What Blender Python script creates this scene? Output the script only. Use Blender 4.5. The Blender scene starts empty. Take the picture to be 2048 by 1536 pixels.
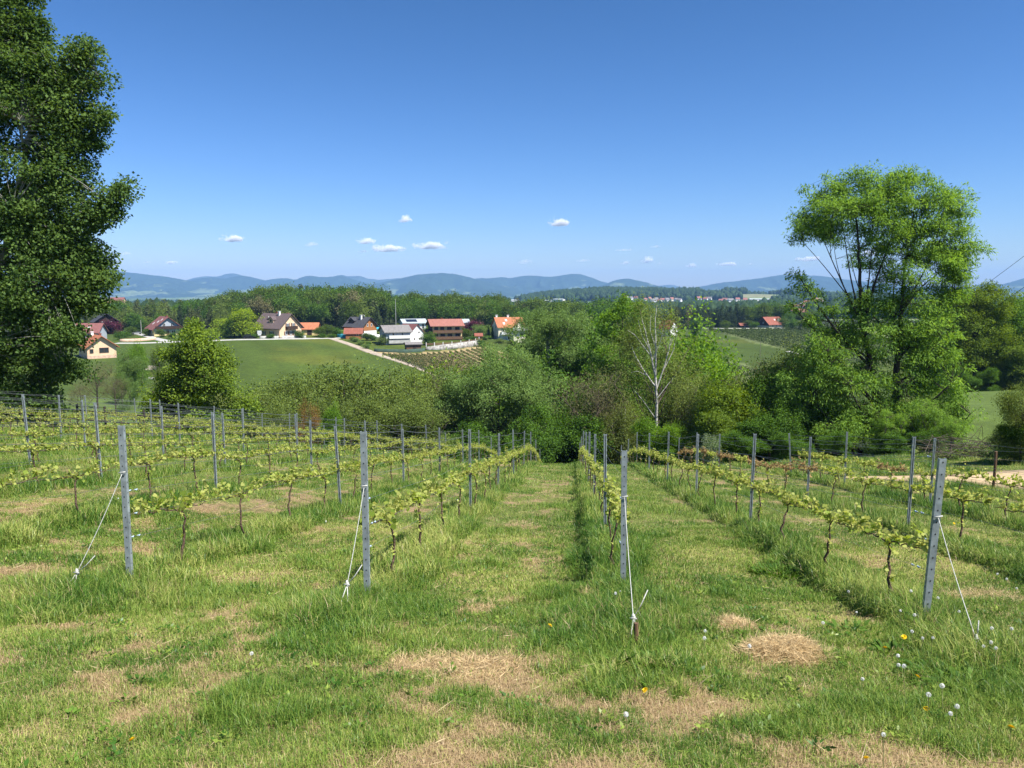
import bpy, math, random
import numpy as np
from math import radians, sin, cos, tan, pi, atan, sqrt
from mathutils import Vector

# ------------------------------------------------------------------ camera, sky, sun, exposure
PITCH = radians(7.04)
FPX = 1538.0
scene = bpy.context.scene
C = scene.collection
camd = bpy.data.cameras.new('camera'); cam = bpy.data.objects.new('camera', camd); C.objects.link(cam)
camd.sensor_width = 36.0; camd.lens = 36.0 * FPX / 2048.0
camd.clip_start = 0.05; camd.clip_end = 60000
cam.location = (0, 0, 0); cam.rotation_euler = (pi/2 - PITCH, 0, 0)
scene.camera = cam

SUN_EL = radians(57.0)
SUN_AZ = math.atan2(0.54, -0.36)          # clockwise from +Y (view direction): behind and to the right
sdir = Vector((sin(SUN_AZ)*cos(SUN_EL), cos(SUN_AZ)*cos(SUN_EL), sin(SUN_EL)))
w = bpy.data.worlds.new('World'); scene.world = w; w.use_nodes = True
nt = w.node_tree; nt.nodes.clear()
sky = nt.nodes.new('ShaderNodeTexSky'); sky.sky_type = 'NISHITA'; sky.sun_disc = False
sky.sun_elevation = SUN_EL; sky.sun_rotation = SUN_AZ
sky.altitude = 300; sky.air_density = 1.0; sky.dust_density = 0.3; sky.ozone_density = 3.0
bg = nt.nodes.new('ShaderNodeBackground'); bg.inputs[1].default_value = 0.12
wo = nt.nodes.new('ShaderNodeOutputWorld')
gmn = nt.nodes.new('ShaderNodeVectorMath'); gmn.operation = 'POWER'; gmn.inputs[1].default_value = (1.57, 1.33, 1.45)       # the deep clear blue of the day
vml = nt.nodes.new('ShaderNodeVectorMath'); vml.operation = 'MULTIPLY'; vml.inputs[1].default_value = (0.163, 0.269, 0.284)
nt.links.new(sky.outputs[0], gmn.inputs[0]); nt.links.new(gmn.outputs[0], vml.inputs[0]); nt.links.new(vml.outputs[0], bg.inputs[0]); nt.links.new(bg.outputs[0], wo.inputs[0])
sl = bpy.data.lights.new('sun', 'SUN'); sl.energy = 5.0; sl.angle = radians(0.53); sl.color = (1.0, 0.965, 0.9)
so = bpy.data.objects.new('sun', sl); C.objects.link(so)
so.rotation_euler = sdir.to_track_quat('Z', 'Y').to_euler(); so.location = (30, -40, 80)
scene.view_settings.view_transform = 'Standard'; scene.view_settings.look = 'None'
scene.view_settings.exposure = 0.98; scene.view_settings.gamma = 1.0
scene.render.engine = 'CYCLES'
cy = scene.cycles
cy.use_denoising = True
try: cy.denoiser = 'OPENIMAGEDENOISE'
except Exception: pass
cy.max_bounces = 6; cy.diffuse_bounces = 3; cy.glossy_bounces = 2; cy.transmission_bounces = 4
cy.volume_bounces = 5; cy.transparent_max_bounces = 8
cy.use_adaptive_sampling = True; cy.adaptive_threshold = 0.015
scene.render.use_persistent_data = False

rng = np.random.default_rng(7)
random.seed(7)

# ------------------------------------------------------------------ small maths
def smooth01(x): x = np.clip(x, 0, 1); return x*x*(3-2*x)
def _hash(ix, iy, s):
    n = (ix.astype(np.int64)*374761393 + iy.astype(np.int64)*668265263 + s*974711) & 0x7fffffff
    n = ((n ^ (n >> 13)) * 1274126177) & 0x7fffffff
    n = n ^ (n >> 16)
    return (n & 0xffff) / 65535.0
def vnoise(x, y, s=0):
    x = np.asarray(x, float); y = np.asarray(y, float)
    ix = np.floor(x); iy = np.floor(y); fx = x-ix; fy = y-iy
    fx = fx*fx*(3-2*fx); fy = fy*fy*(3-2*fy)
    a = _hash(ix, iy, s); b = _hash(ix+1, iy, s); c = _hash(ix, iy+1, s); d = _hash(ix+1, iy+1, s)
    return (a*(1-fx)+b*fx)*(1-fy) + (c*(1-fx)+d*fx)*fy
def fnoise(x, y, s=0, o=4):
    t = 0; a = 0.5; tot = 0
    for k in range(o):
        t = t + a*vnoise(x*2**k, y*2**k, s+k*17); tot += a; a *= 0.5
    return t/tot

CP, SP = cos(PITCH), sin(PITCH)
def ray(px, py):
    a = (px-1024)/FPX; b = (py-768)/FPX
    return np.array([a, CP-b*SP, -SP-b*CP])
def P(px, py, d):
    r = ray(px, py); return r*(d/r[1])
def MPP(d): return d/FPX

ROWA = radians(4.42)
SA, CA = sin(ROWA), cos(ROWA)
def to_uv(x, y): return x*CA - y*SA, x*SA + y*CA
def from_uv(u, v): return u*CA + v*SA, -u*SA + v*CA

# ------------------------------------------------------------------ terrain height
_vk = np.array([-40, -5, 0, 4, 8, 9.5, 15, 21, 27, 33, 40, 46, 55, 65, 75, 90])
_zk = -np.array([-4, 0.55, 1.6, 2.62, 3.52, 3.82, 4.72, 5.80, 6.96, 8.02, 9.28, 10.6, 12.98, 16.0, 19.1, 24])
_vs = np.arange(-40, 90, 0.25); _zs = np.interp(_vs, _vk, _zk)
_k = np.hanning(19); _k /= _k.sum()
_zs = np.convolve(np.pad(_zs, 9, mode='edge'), _k, 'valid')
def Hnear(x, y):
    u, v = to_uv(x, y)
    z = np.interp(v, _vs, _zs)
    l = np.maximum(0, -u-4.5)
    z = z + np.minimum(0.078*l, 2.7)*smooth01(v/14)
    r = np.maximum(0, u-8)
    z = z + np.minimum(0.07*r, 1.6)*smooth01((v-14)/16)
    return z
_D = np.array([50, 60, 80, 100, 130, 180, 230, 260, 290, 350, 400, 450, 600, 800, 1100, 1500, 1900, 2500, 3000, 4500, 7000, 15000.])
_X = np.array([-1600, 0, 260, 500, 750, 1000, 1200, 1450, 1700, 1880, 2048, 3600.])
L_ = [-8.5, -9.8, -12.3, -14.4, -16.6, -19.2, -20.4, -20.2, -19.6, -20.2, -20.5, -21, -26, -35, -50, -60, -62, -60, -60, -65, -70, -70]
_T = np.array([
 L_, L_,
 [-9.5, -11, -13.5, -15.6, -17.8, -20.2, -21, -20.2, -19.2, -19.5, -20, -21, -26, -35, -50, -60, -62, -60, -60, -65, -70, -70],
 [-12, -15.0, -22, -26.0, -28.5, -25.8, -21.0, -18.8, -17.6, -17.6, -17.2, -17, -22, -32, -46, -56, -60, -60, -60, -65, -70, -70],
 [-12, -15.5, -24, -29.0, -31.0, -27.2, -22.6, -20.6, -19.4, -18.2, -17.2, -16.4, -21, -32, -46, -56, -60, -58, -60, -65, -70, -70],
 [-12, -15.5, -24, -30.0, -33.0, -29.0, -23.8, -21.4, -19.4, -18.8, -19, -19.5, -23, -33, -44, -52, -50, -40, -55, -65, -70, -70],
 [-12, -15.5, -24, -31.0, -35.0, -37.0, -36.0, -35, -34.0, -32, -30, -28, -28, -34, -40, -42, -34, -14, -40, -60, -70, -70],
 [-11.5, -14.5, -20, -27.0, -33.0, -37.0, -37.0, -35.5, -32.5, -27.5, -25.2, -23.7, -25, -33, -37, -38, -33, -16, -40, -60, -70, -70],
 [-11, -13.0, -16, -20.0, -28.0, -36.0, -37.5, -36, -33.0, -28.0, -25.0, -23.0, -24, -31, -36, -36, -32, -24, -40, -60, -70, -70],
 [-10.4, -11.2, -12.3, -13.5, -18.0, -27.0, -33, -34, -33.0, -29.0, -26.0, -24, -24, -30, -36, -40, -38, -34, -45, -60, -70, -70],
 [-10.0, -10.8, -12.1, -13.2, -17.0, -24.0, -30, -32, -32, -30, -28, -26, -26, -30, -38, -44, -46, -44, -50, -60, -70, -70],
 [-10.0, -10.8, -12.1, -13.2, -17.0, -24.0, -30, -32, -32, -30, -28, -26, -26, -30, -38, -44, -46, -44, -50, -60, -70, -70],
])
def Hfar(x, y):
    r = np.sqrt(x*x+y*y)
    yy = np.maximum(y, 0.35*r)
    d = np.maximum(yy, 50.0)
    col = 1024 + FPX*x/np.maximum(yy, 1e-3)
    ci = np.interp(col, _X, np.arange(len(_X))); di = np.interp(np.log(d), np.log(_D), np.arange(len(_D)))
    c0 = np.clip(np.floor(ci).astype(int), 0, len(_X)-2); d0 = np.clip(np.floor(di).astype(int), 0, len(_D)-2)
    fc = ci-c0; fc = fc*fc*(3-2*fc); fd = di-d0
    T = _T
    return (T[c0, d0]*(1-fc)+T[c0+1, d0]*fc)*(1-fd) + (T[c0, d0+1]*(1-fc)+T[c0+1, d0+1]*fc)*fd
def H(x, y):
    x = np.asarray(x, float); y = np.asarray(y, float)
    b = smooth01((y-50)/24)
    r = np.sqrt(x*x+y*y)
    z = Hnear(x, y)*(1-b) + Hfar(x, y)*b
    z = z + (vnoise(x*0.5, y*0.5, 3)-0.5)*0.10*smooth01((60-r)/30) + (vnoise(x*2.1, y*2.1, 5)-0.5)*0.035*smooth01((30-r)/20)
    z = z + (fnoise(x/160, y/160, 9, 3)-0.5)*6*smooth01((r-700)/500)
    return z
def Hs(x, y): return float(H(np.array([x]), np.array([y]))[0])
def hit(px, py, d0=2.0, d1=4000):
    """first point of the ground along the ray through a point of the photograph"""
    r = ray(px, py); r = r/r[1]
    t = np.geomspace(d0, d1, 3000)
    z = H(r[0]*t, t)
    below = np.where(r[2]*t < z)[0]
    if len(below) == 0: k = len(t)-1
    else: k = max(1, below[0])
    a, b = t[k-1], t[k]
    for _ in range(20):
        m = 0.5*(a+b)
        if r[2]*m < Hs(r[0]*m, m): b = m
        else: a = m
    return np.array([r[0]*b, b, Hs(r[0]*b, b)])
def G(px, d):
    """ground point in the direction of column px at distance d"""
    x = (px-1024)/FPX*d
    for _ in range(3):
        z = Hs(x, d); s = d*CP - z*SP
        x = (px-1024)/FPX*s
    return np.array([x, d, Hs(x, d)])

# ------------------------------------------------------------------ object helpers
def link(o): C.objects.link(o); return o
def tag(o, label=None, cat=None, group=None, kind=None):
    if label: o['label'] = label
    if cat: o['category'] = cat
    if group: o['group'] = group
    if kind: o['kind'] = kind
    return o
def empty(name, loc=(0, 0, 0), rz=0.0, label=None, cat=None, group=None):
    o = bpy.data.objects.new(name, None); o.empty_display_size = 0.3
    o.location = [float(v) for v in loc]; o.rotation_euler = (0, 0, rz); link(o)
    return tag(o, label, cat, group)
def mesh_np(name, V, faces, mats=(), attrs=None, smooth=False, matidx=None):
    """faces: list of int arrays (n,k)"""
    me = bpy.data.meshes.new(name)
    V = np.asarray(V, np.float32)
    faces = [np.asarray(f, np.int32) for f in faces if len(f)]
    me.vertices.add(len(V)); me.vertices.foreach_set('co', V.ravel())
    nl = sum(f.size for f in faces); nf = sum(len(f) for f in faces)
    me.loops.add(nl); me.polygons.add(nf)
    me.loops.foreach_set('vertex_index', np.concatenate([f.ravel() for f in faces]))
    sizes = np.concatenate([np.full(len(f), f.shape[1], np.int32) for f in faces])
    starts = np.concatenate([[0], np.cumsum(sizes)[:-1]]).astype(np.int32)
    me.polygons.foreach_set('loop_start', starts)
    try: me.polygons.foreach_set('loop_total', sizes)
    except Exception: pass
    if matidx is not None: me.polygons.foreach_set('material_index', np.asarray(matidx, np.int32))
    if smooth: me.polygons.foreach_set('use_smooth', np.ones(nf, bool))
    for m in mats: me.materials.append(m)
    if attrs:
        for k, a in attrs.items():
            a = np.asarray(a, np.float32)
            if a.ndim == 1:
                at = me.attributes.new(k, 'FLOAT', 'POINT'); at.data.foreach_set('value', a)
            else:
                at = me.attributes.new(k, 'FLOAT_COLOR', 'POINT'); at.data.foreach_set('color', a.ravel())
    me.update(calc_edges=True)
    return me
def obj(name, me, parent=None, loc=None):
    o = bpy.data.objects.new(name, me); link(o)
    if parent is not None: o.parent = parent
    if loc is not None: o.location = [float(v) for v in loc]
    return o
class MB:
    """collects boxes, prisms, tubes and sheets; build() makes them one mesh object"""
    def __init__(s): s.V = []; s.F = []; s.n = 0; s.M = []; s.mi = 0
    def add(s, vs, fs):
        s.V += [tuple(map(float, v)) for v in vs]
        s.F += [tuple(i+s.n for i in f) for f in fs]; s.M += [s.mi]*len(fs); s.n += len(vs); return s
    def box(s, x0, x1, y0, y1, z0, z1):
        return s.add([(x0, y0, z0), (x1, y0, z0), (x1, y1, z0), (x0, y1, z0), (x0, y0, z1), (x1, y0, z1), (x1, y1, z1), (x0, y1, z1)],
              [(0, 3, 2, 1), (4, 5, 6, 7), (0, 1, 5, 4), (1, 2, 6, 5), (2, 3, 7, 6), (3, 0, 4, 7)])
    def tube(s, pts, rad, n=6, cap=True):
        pts = [np.array(p, float) for p in pts]
        if np.isscalar(rad): rad = [rad]*len(pts)
        base = s.n; vs = []; fs = []
        for i, p in enumerate(pts):
            t = pts[min(i+1, len(pts)-1)] - pts[max(i-1, 0)]; t = t/(np.linalg.norm(t)+1e-9)
            ref = np.array([0, 0, 1.]) if abs(t[2]) < 0.9 else np.array([1., 0, 0])
            a = np.cross(t, ref); a /= np.linalg.norm(a)+1e-9; b = np.cross(t, a)
            for k in range(n):
                th = 2*pi*k/n; vs.append(p + rad[i]*(cos(th)*a + sin(th)*b))
        for i in range(len(pts)-1):
            for k in range(n):
                k2 = (k+1) % n; fs.append((i*n+k, (i+1)*n+k, (i+1)*n+k2, i*n+k2))
        if cap: fs.append(tuple(range(n))); fs.append(tuple(range((len(pts)-1)*n+n-1, (len(pts)-1)*n-1, -1)))
        return s.add(vs, fs)
    def prism(s, poly, y0, y1):
        """polygon in xz extruded along y"""
        n = len(poly); vs = [(x, y0, z) for x, z in poly] + [(x, y1, z) for x, z in poly]
        fs = [tuple(range(n)), tuple(range(2*n-1, n-1, -1))] + [(i, i+n, (i+1) % n + n, (i+1) % n) for i in range(n)]
        return s.add(vs, fs)
    def prismx(s, poly, x0, x1):
        """polygon in yz extruded along x"""
        n = len(poly); vs = [(x0, y, z) for y, z in poly] + [(x1, y, z) for y, z in poly]
        fs = [tuple(range(n-1, -1, -1)), tuple(range(n, 2*n))] + [(i, (i+1) % n, (i+1) % n + n, i+n) for i in range(n)]
        return s.add(vs, fs)
    def mesh(s, name, mats, smooth=False):
        me = bpy.data.meshes.new(name); me.from_pydata(s.V, [], s.F)
        if not isinstance(mats, (list, tuple)): mats = [mats]
        for m in mats: me.materials.append(m)
        me.polygons.foreach_set('material_index', s.M)
        if smooth: me.polygons.foreach_set('use_smooth', [True]*len(s.F))
        me.update(); return me
    def build(s, name, mats, parent=None, smooth=False, loc=None):
        return obj(name, s.mesh(name, mats, smooth), parent, loc)

# ------------------------------------------------------------------ materials
def mat(name, col, rough=0.8, var=0.15, scale=3.0, metal=0.0, bump=0.0, col2=None, stretch=None, spec=0.3):
    m = bpy.data.materials.new(name); m.use_nodes = True; t = m.node_tree; n = t.nodes; L = t.links
    b = n['Principled BSDF']; b.inputs['Roughness'].default_value = rough; b.inputs['Metallic'].default_value = metal
    b.inputs['Specular IOR Level'].default_value = spec
    tc = n.new('ShaderNodeTexCoord'); mp = n.new('ShaderNodeMapping'); L.new(tc.outputs['Object'], mp.inputs[0])
    if stretch: mp.inputs['Scale'].default_value = stretch
    nz = n.new('ShaderNodeTexNoise'); nz.inputs['Scale'].default_value = scale; nz.inputs['Detail'].default_value = 6
    L.new(mp.outputs[0], nz.inputs['Vector'])
    cr = n.new('ShaderNodeValToRGB'); L.new(nz.outputs['Fac'], cr.inputs[0])
    c2 = col2 if col2 else tuple(c*(1-var*2) for c in col)
    c1 = col if col2 else tuple(min(1, c*(1+var)) for c in col)
    cr.color_ramp.elements[0].position = 0.32; cr.color_ramp.elements[0].color = (*c2, 1)
    cr.color_ramp.elements[1].position = 0.68; cr.color_ramp.elements[1].color = (*c1, 1)
    L.new(cr.outputs[0], b.inputs['Base Color'])
    if bump:
        bp = n.new('ShaderNodeBump'); bp.inputs['Strength'].default_value = bump; bp.inputs['Distance'].default_value = 0.05
        L.new(nz.outputs['Fac'], bp.inputs['Height']); L.new(bp.outputs[0], b.inputs['Normal'])
    return m
def leaf_mat(name, dark, light, trans=0.35, third=None, gloss=0.06, glr=0.45):
    """two-sided leaf: diffuse + translucent + a little gloss, colour picked leaf by leaf by the mesh attribute 'tint'"""
    m = bpy.data.materials.new(name); m.use_nodes = True; t = m.node_tree; n = t.nodes; L = t.links; n.clear()
    out = n.new('ShaderNodeOutputMaterial'); at = n.new('ShaderNodeAttribute'); at.attribute_name = 'tint'
    cr = n.new('ShaderNodeValToRGB'); L.new(at.outputs['Fac'], cr.inputs[0])
    e = cr.color_ramp.elements
    e[0].position = 0.1; e[0].color = (*dark, 1); e[1].position = 0.85 if not third else 0.7; e[1].color = (*light, 1)
    if third:
        q = e.new(0.97); q.color = (*third, 1)
    d = n.new('ShaderNodeBsdfDiffuse'); tr = n.new('ShaderNodeBsdfTranslucent'); g = n.new('ShaderNodeBsdfGlossy')
    g.inputs['Roughness'].default_value = glr
    hs = n.new('ShaderNodeHueSaturation'); hs.inputs['Hue'].default_value = 0.485; hs.inputs['Saturation'].default_value = 1.1; hs.inputs['Value'].default_value = 1.25
    L.new(cr.outputs[0], d.inputs[0]); L.new(cr.outputs[0], hs.inputs['Color']); L.new(hs.outputs[0], tr.inputs[0])
    m1 = n.new('ShaderNodeMixShader'); m1.inputs[0].default_value = min(0.5, trans+0.08)
    L.new(d.outputs[0], m1.inputs[1]); L.new(tr.outputs[0], m1.inputs[2])
    m2 = n.new('ShaderNodeMixShader'); m2.inputs[0].default_value = 0.02; g.inputs['Roughness'].default_value = 0.6; g.inputs['Color'].default_value = (0.5, 0.65, 0.4, 1)
    L.new(m1.outputs[0], m2.inputs[1]); L.new(g.outputs[0], m2.inputs[2]); L.new(m2.outputs[0], out.inputs[0])
    return m
M = {}
M['steel'] = mat('galvanised_steel', (0.31, 0.35, 0.36), 0.45, 0.17, 9, 0.25, 0.15)
M['hole'] = mat('dark_hole', (0.02, 0.02, 0.022), 0.9, 0.1)
M['wire'] = mat('steel_wire', (0.20, 0.21, 0.22), 0.5, 0.1, 10, 0.5)
M['rope'] = mat('pale_rope', (0.50, 0.50, 0.45), 0.9, 0.1, 60, 0, 0.3)
M['clip'] = mat('blue_white_twist', (0.45, 0.55, 0.66), 0.6, 0.15, 60)
M['vbark'] = mat('vine_bark', (0.13, 0.085, 0.055), 0.95, 0.3, 30, 0, 0.6)
M['cane'] = mat('vine_cane', (0.20, 0.13, 0.07), 0.9, 0.25, 30)
M['bark'] = mat('grey_brown_bark', (0.10, 0.08, 0.06), 0.95, 0.3, 3, 0, 0.5, stretch=(3, 3, 0.6))
M['darkbark'] = mat('dark_bark', (0.045, 0.036, 0.028), 0.95, 0.3, 3, 0, 0.5)
M['palebark'] = mat('pale_poplar_bark', (0.30, 0.29, 0.24), 0.9, 0.3, 3, 0, 0.4)
M['birch'] = mat('white_birch_bark', (0.62, 0.60, 0.55), 0.8, 0.1, 2.5, 0, 0.2, col2=(0.30, 0.28, 0.25), stretch=(1, 1, 6))
M['deadwood'] = mat('bare_broken_wood', (0.55, 0.47, 0.38), 0.9, 0.2, 2, 0, 0.3, stretch=(2, 2, .5))
M['wood'] = mat('weathered_wood', (0.16, 0.09, 0.05), 0.9, 0.25, 3, 0, 0.3, stretch=(6, 6, .6))
M['darkwood'] = mat('dark_stained_wood', (0.05, 0.028, 0.018), 0.85, 0.2, 3, stretch=(6, 6, .6))
M['orangewood'] = mat('orange_stained_wood', (0.36, 0.15, 0.05), 0.8, 0.2, 3, stretch=(6, 6, .6))
M['greywood'] = mat('grey_weathered_post', (0.22, 0.19, 0.15), 0.95, 0.2, 10, stretch=(4, 4, .5))
M['glass'] = mat('window_glass', (0.03, 0.035, 0.04), 0.08, 0.1, 1, spec=0.8)
M['frame'] = mat('white_window_frame', (0.75, 0.75, 0.72), 0.6, 0.04)
M['brownframe'] = mat('brown_window_frame', (0.10, 0.05, 0.03), 0.7, 0.1)
M['stone'] = mat('pale_stone_wall', (0.46, 0.44, 0.40), 0.9, 0.1, 1.1, 0, 0.6, col2=(0.14, 0.13, 0.115))
M['concrete'] = mat('concrete', (0.42, 0.41, 0.38), 0.9, 0.1, 1.2)
M['road'] = mat('pale_asphalt', (0.40, 0.39, 0.36), 0.9, 0.08, 0.5)
M['gravel'] = mat('gravel_track', (0.42, 0.35, 0.27), 0.95, 0.1, 0.8, col2=(0.27, 0.22, 0.16))
M['sand'] = mat('sandy_soil', (0.56, 0.41, 0.24), 0.95, 0.15, 1.2, 0, 0.7, col2=(0.40, 0.29, 0.16))
M['solar'] = mat('solar_panel', (0.015, 0.02, 0.035), 0.15, 0.1, 1, spec=0.6)
def roofmat(name, c, v=0.12): return mat(name, c, 0.85, v, 0.8, 0, 0.3, stretch=(4, 1, 1))
M['r_orange'] = roofmat('orange_roof_tiles', (0.40, 0.145, 0.07))
M['r_red'] = roofmat('faded_red_roof_tiles', (0.30, 0.125, 0.095))
M['r_rust'] = roofmat('rust_red_roof_tiles', (0.25, 0.085, 0.055))
M['r_maroon'] = roofmat('maroon_roof_tiles', (0.21, 0.085, 0.075))
M['r_brown'] = roofmat('brown_grey_roof_tiles', (0.115, 0.085, 0.082))
M['r_grey'] = roofmat('grey_roof_tiles', (0.20, 0.185, 0.175))
M['r_dark'] = roofmat('dark_roof_tiles', (0.055, 0.055, 0.062))
M['r_light'] = roofmat('light_grey_metal_roof', (0.36, 0.40, 0.42))
M['r_teal'] = mat('turquoise_canvas', (0.03, 0.34, 0.42), 0.7, 0.1)
def plaster(name, c): return mat(name, c, 0.9, 0.05, 0.6)
M['w_peach'] = plaster('peach_render', (0.72, 0.50, 0.32))
M['w_yellow'] = plaster('yellow_render', (0.70, 0.55, 0.26))
M['w_cream'] = plaster('cream_render', (0.72, 0.66, 0.50))
M['w_white'] = plaster('white_render', (0.76, 0.75, 0.71))
M['w_grey'] = plaster('grey_blue_render', (0.36, 0.39, 0.42))
M['w_brick'] = mat('salmon_block_wall', (0.60, 0.40, 0.29), 0.9, 0.12, 1.4)
# ------------------------------------------------------------------ ground
def poly_world(pix): return np.array([hit(px, py)[:2] for px, py in pix])
def in_poly(x, y, poly):
    ins = np.zeros(x.shape, bool); n = len(poly)
    for i in range(n):
        x0, y0 = poly[i]; x1, y1 = poly[(i+1) % n]
        c = ((y0 > y) != (y1 > y)) & (x < (x1-x0)*(y-y0)/(y1-y0+1e-12)+x0); ins ^= c
    return ins
PATCH_A = poly_world([(742, 704), (830, 706), (900, 701), (955, 692), (990, 700), (1040, 730), (1010, 775), (930, 765), (850, 740)])
PATCH_B = poly_world([(1408, 659), (1480, 656), (1625, 656), (1780, 660), (1780, 730), (1600, 708), (1500, 684)])
PATCH_C = poly_world([(1400, 712), (1500, 730), (1520, 775), (1400, 765)])

BARE = [(hit(px, py)[:2], rx, ry, a) for px, py, rx, ry, a in [(930, 1335, 0.42, 0.30, 0.75), (1010, 1345, 0.35, 0.25, 0.6), (1150, 1400, 0.45, 0.14, 0.6), (885, 1440, 0.13, 0.55, 0.75), (890, 1520, 0.16, 0.3, 0.7), (1270, 1405, 0.4, 0.12, 0.4), (960, 1225, 0.16, 0.4, 0.5),
    (1175, 1230, 0.10, 0.7, 0.5), (1470, 1250, 0.2, 0.25, 0.5), (700, 1470, 0.5, 0.08, 0.55), (300, 1470, 0.3, 0.12, 0.45), (470, 1230, 0.5, 0.4, 0.3), (120, 1150, 1.2, 0.5, 0.6), (1650, 1470, 1.0, 0.5, -0.6), (1900, 1480, 0.9, 0.5, -0.5), (1350, 1500, 0.5, 0.3, -0.55), (1100, 1490, 0.3, 0.25, -0.5), (550, 1400, 0.7, 0.3, -0.3), (1960, 1200, 0.6, 0.5, 0.5)]]
def straw_amount(x, y):
    """0 green .. 1 dead straw, for the mown ground of the vineyard"""
    u, v = to_uv(x, y)
    n1 = fnoise(x*0.8+3, y*0.8, 21, 4); n2 = fnoise(x*1.9, y*1.9, 31, 3); n3 = vnoise(x*0.2, y*0.2, 41)
    s = (n1-0.52)*2.6 + (fnoise(x*2.6+9, y*2.6, 33, 3)-0.5)*2.8 + (n2-0.5)*0.8+(fnoise(x*6.5, y*6.5, 37, 2)-0.5)*1.2 + (n3-0.5)*0.6 - 0.22
    # the worn cross strip in front of the rows and the tracks left by the mower
    s = s + 0.03*np.exp(-((v-6.0-0.25*u)/0.8)**2) + 0.22*np.exp(-((v-4.6)/0.5)**2)
    s = s + 0.34*np.exp(-((u+0.75)/0.42)**2)*smooth01((v-3)/2)*(0.35+1.3*vnoise(x*1.3, y*1.3, 44))
    s = s - 0.9*np.exp(-((u-2.1)/1.0)**2)*smooth01((v-7.5)/2)*0.6
    wx = x+0.35*(fnoise(x*2.2, y*2.2, 133, 3)-0.5); wy = y+0.5*(fnoise(x*2.2, y*2.2, 135, 3)-0.5)
    for (c_, rx, ry, a_) in BARE: s = s + a_*np.exp(-((wx-c_[0])/rx)**2-((wy-c_[1])/ry)**2)
    du = np.abs(((u-0.68+1.5) % 3.0)-1.5)
    s = s - 0.8*smooth01((0.6-du)/0.3)*smooth01((v-7)/2)
    s = s + 0.35*np.exp(-((u+6.8)/0.8)**2)*smooth01((v-4)/4)+0.35*np.exp(-((u+3.6)/0.5)**2)*smooth01((v-10)/5)
    return np.clip(s, 0, 1)
def row_du(u): return np.abs(((u-0.68+1.5) % 3.0)-1.5)

def landcolor(x, y):
    r = np.sqrt(x*x+y*y); u, v = to_uv(x, y)
    n = fnoise(x/7.0, y/7.0, 51, 4)[:, None]
    st = straw_amount(x, y)[:, None]
    green = np.array([0.12, 0.14, 0.035]); straw = np.array([0.27, 0.19, 0.10])
    near = green*(1-st)+straw*st
    meadow = np.array([0.056, 0.086, 0.013])*(0.86+0.28*n)
    stripe = (0.5+0.5*np.sin((x*0.92+y*0.4)/1.7+3*fnoise(x/40, y/40, 3, 2)))[:, None]
    meadow = meadow*(0.93+0.12*stripe) + np.array([0.03, 0.018, 0.002])*smooth01((fnoise(x/30, y/18, 77, 3)-0.52)*5)[:, None]
    lgrass = np.array([0.085, 0.125, 0.026])*(0.75+0.5*n)
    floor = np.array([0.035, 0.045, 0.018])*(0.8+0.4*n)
    col = 1024+FPX*x/np.maximum(y, 1)
    out = near.copy()
    def mix(o, c, m): m = np.asarray(m, float)[:, None]; return o*(1-m)+c*m
    far = smooth01((y-52)/12)
    out = mix(out, lgrass, far)
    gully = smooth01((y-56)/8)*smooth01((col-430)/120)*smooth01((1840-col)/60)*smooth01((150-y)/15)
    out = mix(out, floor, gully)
    mead = smooth01((y-110)/20)*smooth01((345-y)/10)
    out = mix(out, meadow, mead)
    out = mix(out, meadow*0.95, ((y > 150) & (col > 1350) & (col < 1800) & (y < 460)).astype(float))
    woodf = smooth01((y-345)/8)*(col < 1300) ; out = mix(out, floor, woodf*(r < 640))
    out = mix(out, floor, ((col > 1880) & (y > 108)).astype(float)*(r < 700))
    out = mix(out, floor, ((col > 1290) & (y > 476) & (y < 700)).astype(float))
    soil = np.array([0.36, 0.27, 0.135])*(0.8+0.4*n); soil2 = np.array([0.13, 0.16, 0.055])*(0.8+0.4*n)
    out = mix(out, soil, in_poly(x, y, PATCH_A)); out = mix(out, soil2, in_poly(x, y, PATCH_B)); out = mix(out, soil2, in_poly(x, y, PATCH_C))
    q = fnoise(x/210+5, y/260, 61, 4); wood = np.array([0.028, 0.050, 0.018]); f1 = np.array([0.15, 0.22, 0.06]); f2 = np.array([0.20, 0.20, 0.10])
    fm = smooth01((q-0.50)*14); f2m = smooth01((vnoise(x/150, y/150, 71)-0.6)*8)
    fc = f1*(1-f2m[:, None])+f2*f2m[:, None]
    farc = wood*(1-fm[:, None])+fc*fm[:, None]
    out = mix(out, farc, smooth01((r-640)/60))
    return np.clip(out, 0, 1)

fa = np.radians(np.concatenate([np.arange(-43, 43.001, 0.2), np.arange(47, 317, 4.5)]))
rr = np.concatenate([[0.4, 0.9, 1.3], np.geomspace(1.7, 11000, 560)])
A_, R_ = np.meshgrid(fa, rr)
X_ = (R_*np.sin(A_)).ravel(); Y_ = (R_*np.cos(A_)).ravel()
Z_ = H(X_, Y_)
na, nr = len(fa), len(rr)
idx = np.arange(na*nr).reshape(nr, na)
i0 = idx[:-1, :]; i1 = idx[1:, :]
q = np.stack([i0, np.roll(i0, -1, 1), np.roll(i1, -1, 1), i1], -1).reshape(-1, 4)
center = np.array([[0, 0, Hs(0, 0)]])
V = np.concatenate([np.stack([X_, Y_, Z_], 1), center])
ctri = np.stack([np.full(na, na*nr), np.roll(idx[0], -1), idx[0]], 1)
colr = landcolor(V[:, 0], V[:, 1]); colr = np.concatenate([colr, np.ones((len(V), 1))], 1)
rad = np.sqrt(V[:, 0]**2+V[:, 1]**2)
gm = bpy.data.materials.new('ground'); gm.use_nodes = True; t = gm.node_tree; n = t.nodes; L = t.links
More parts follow.
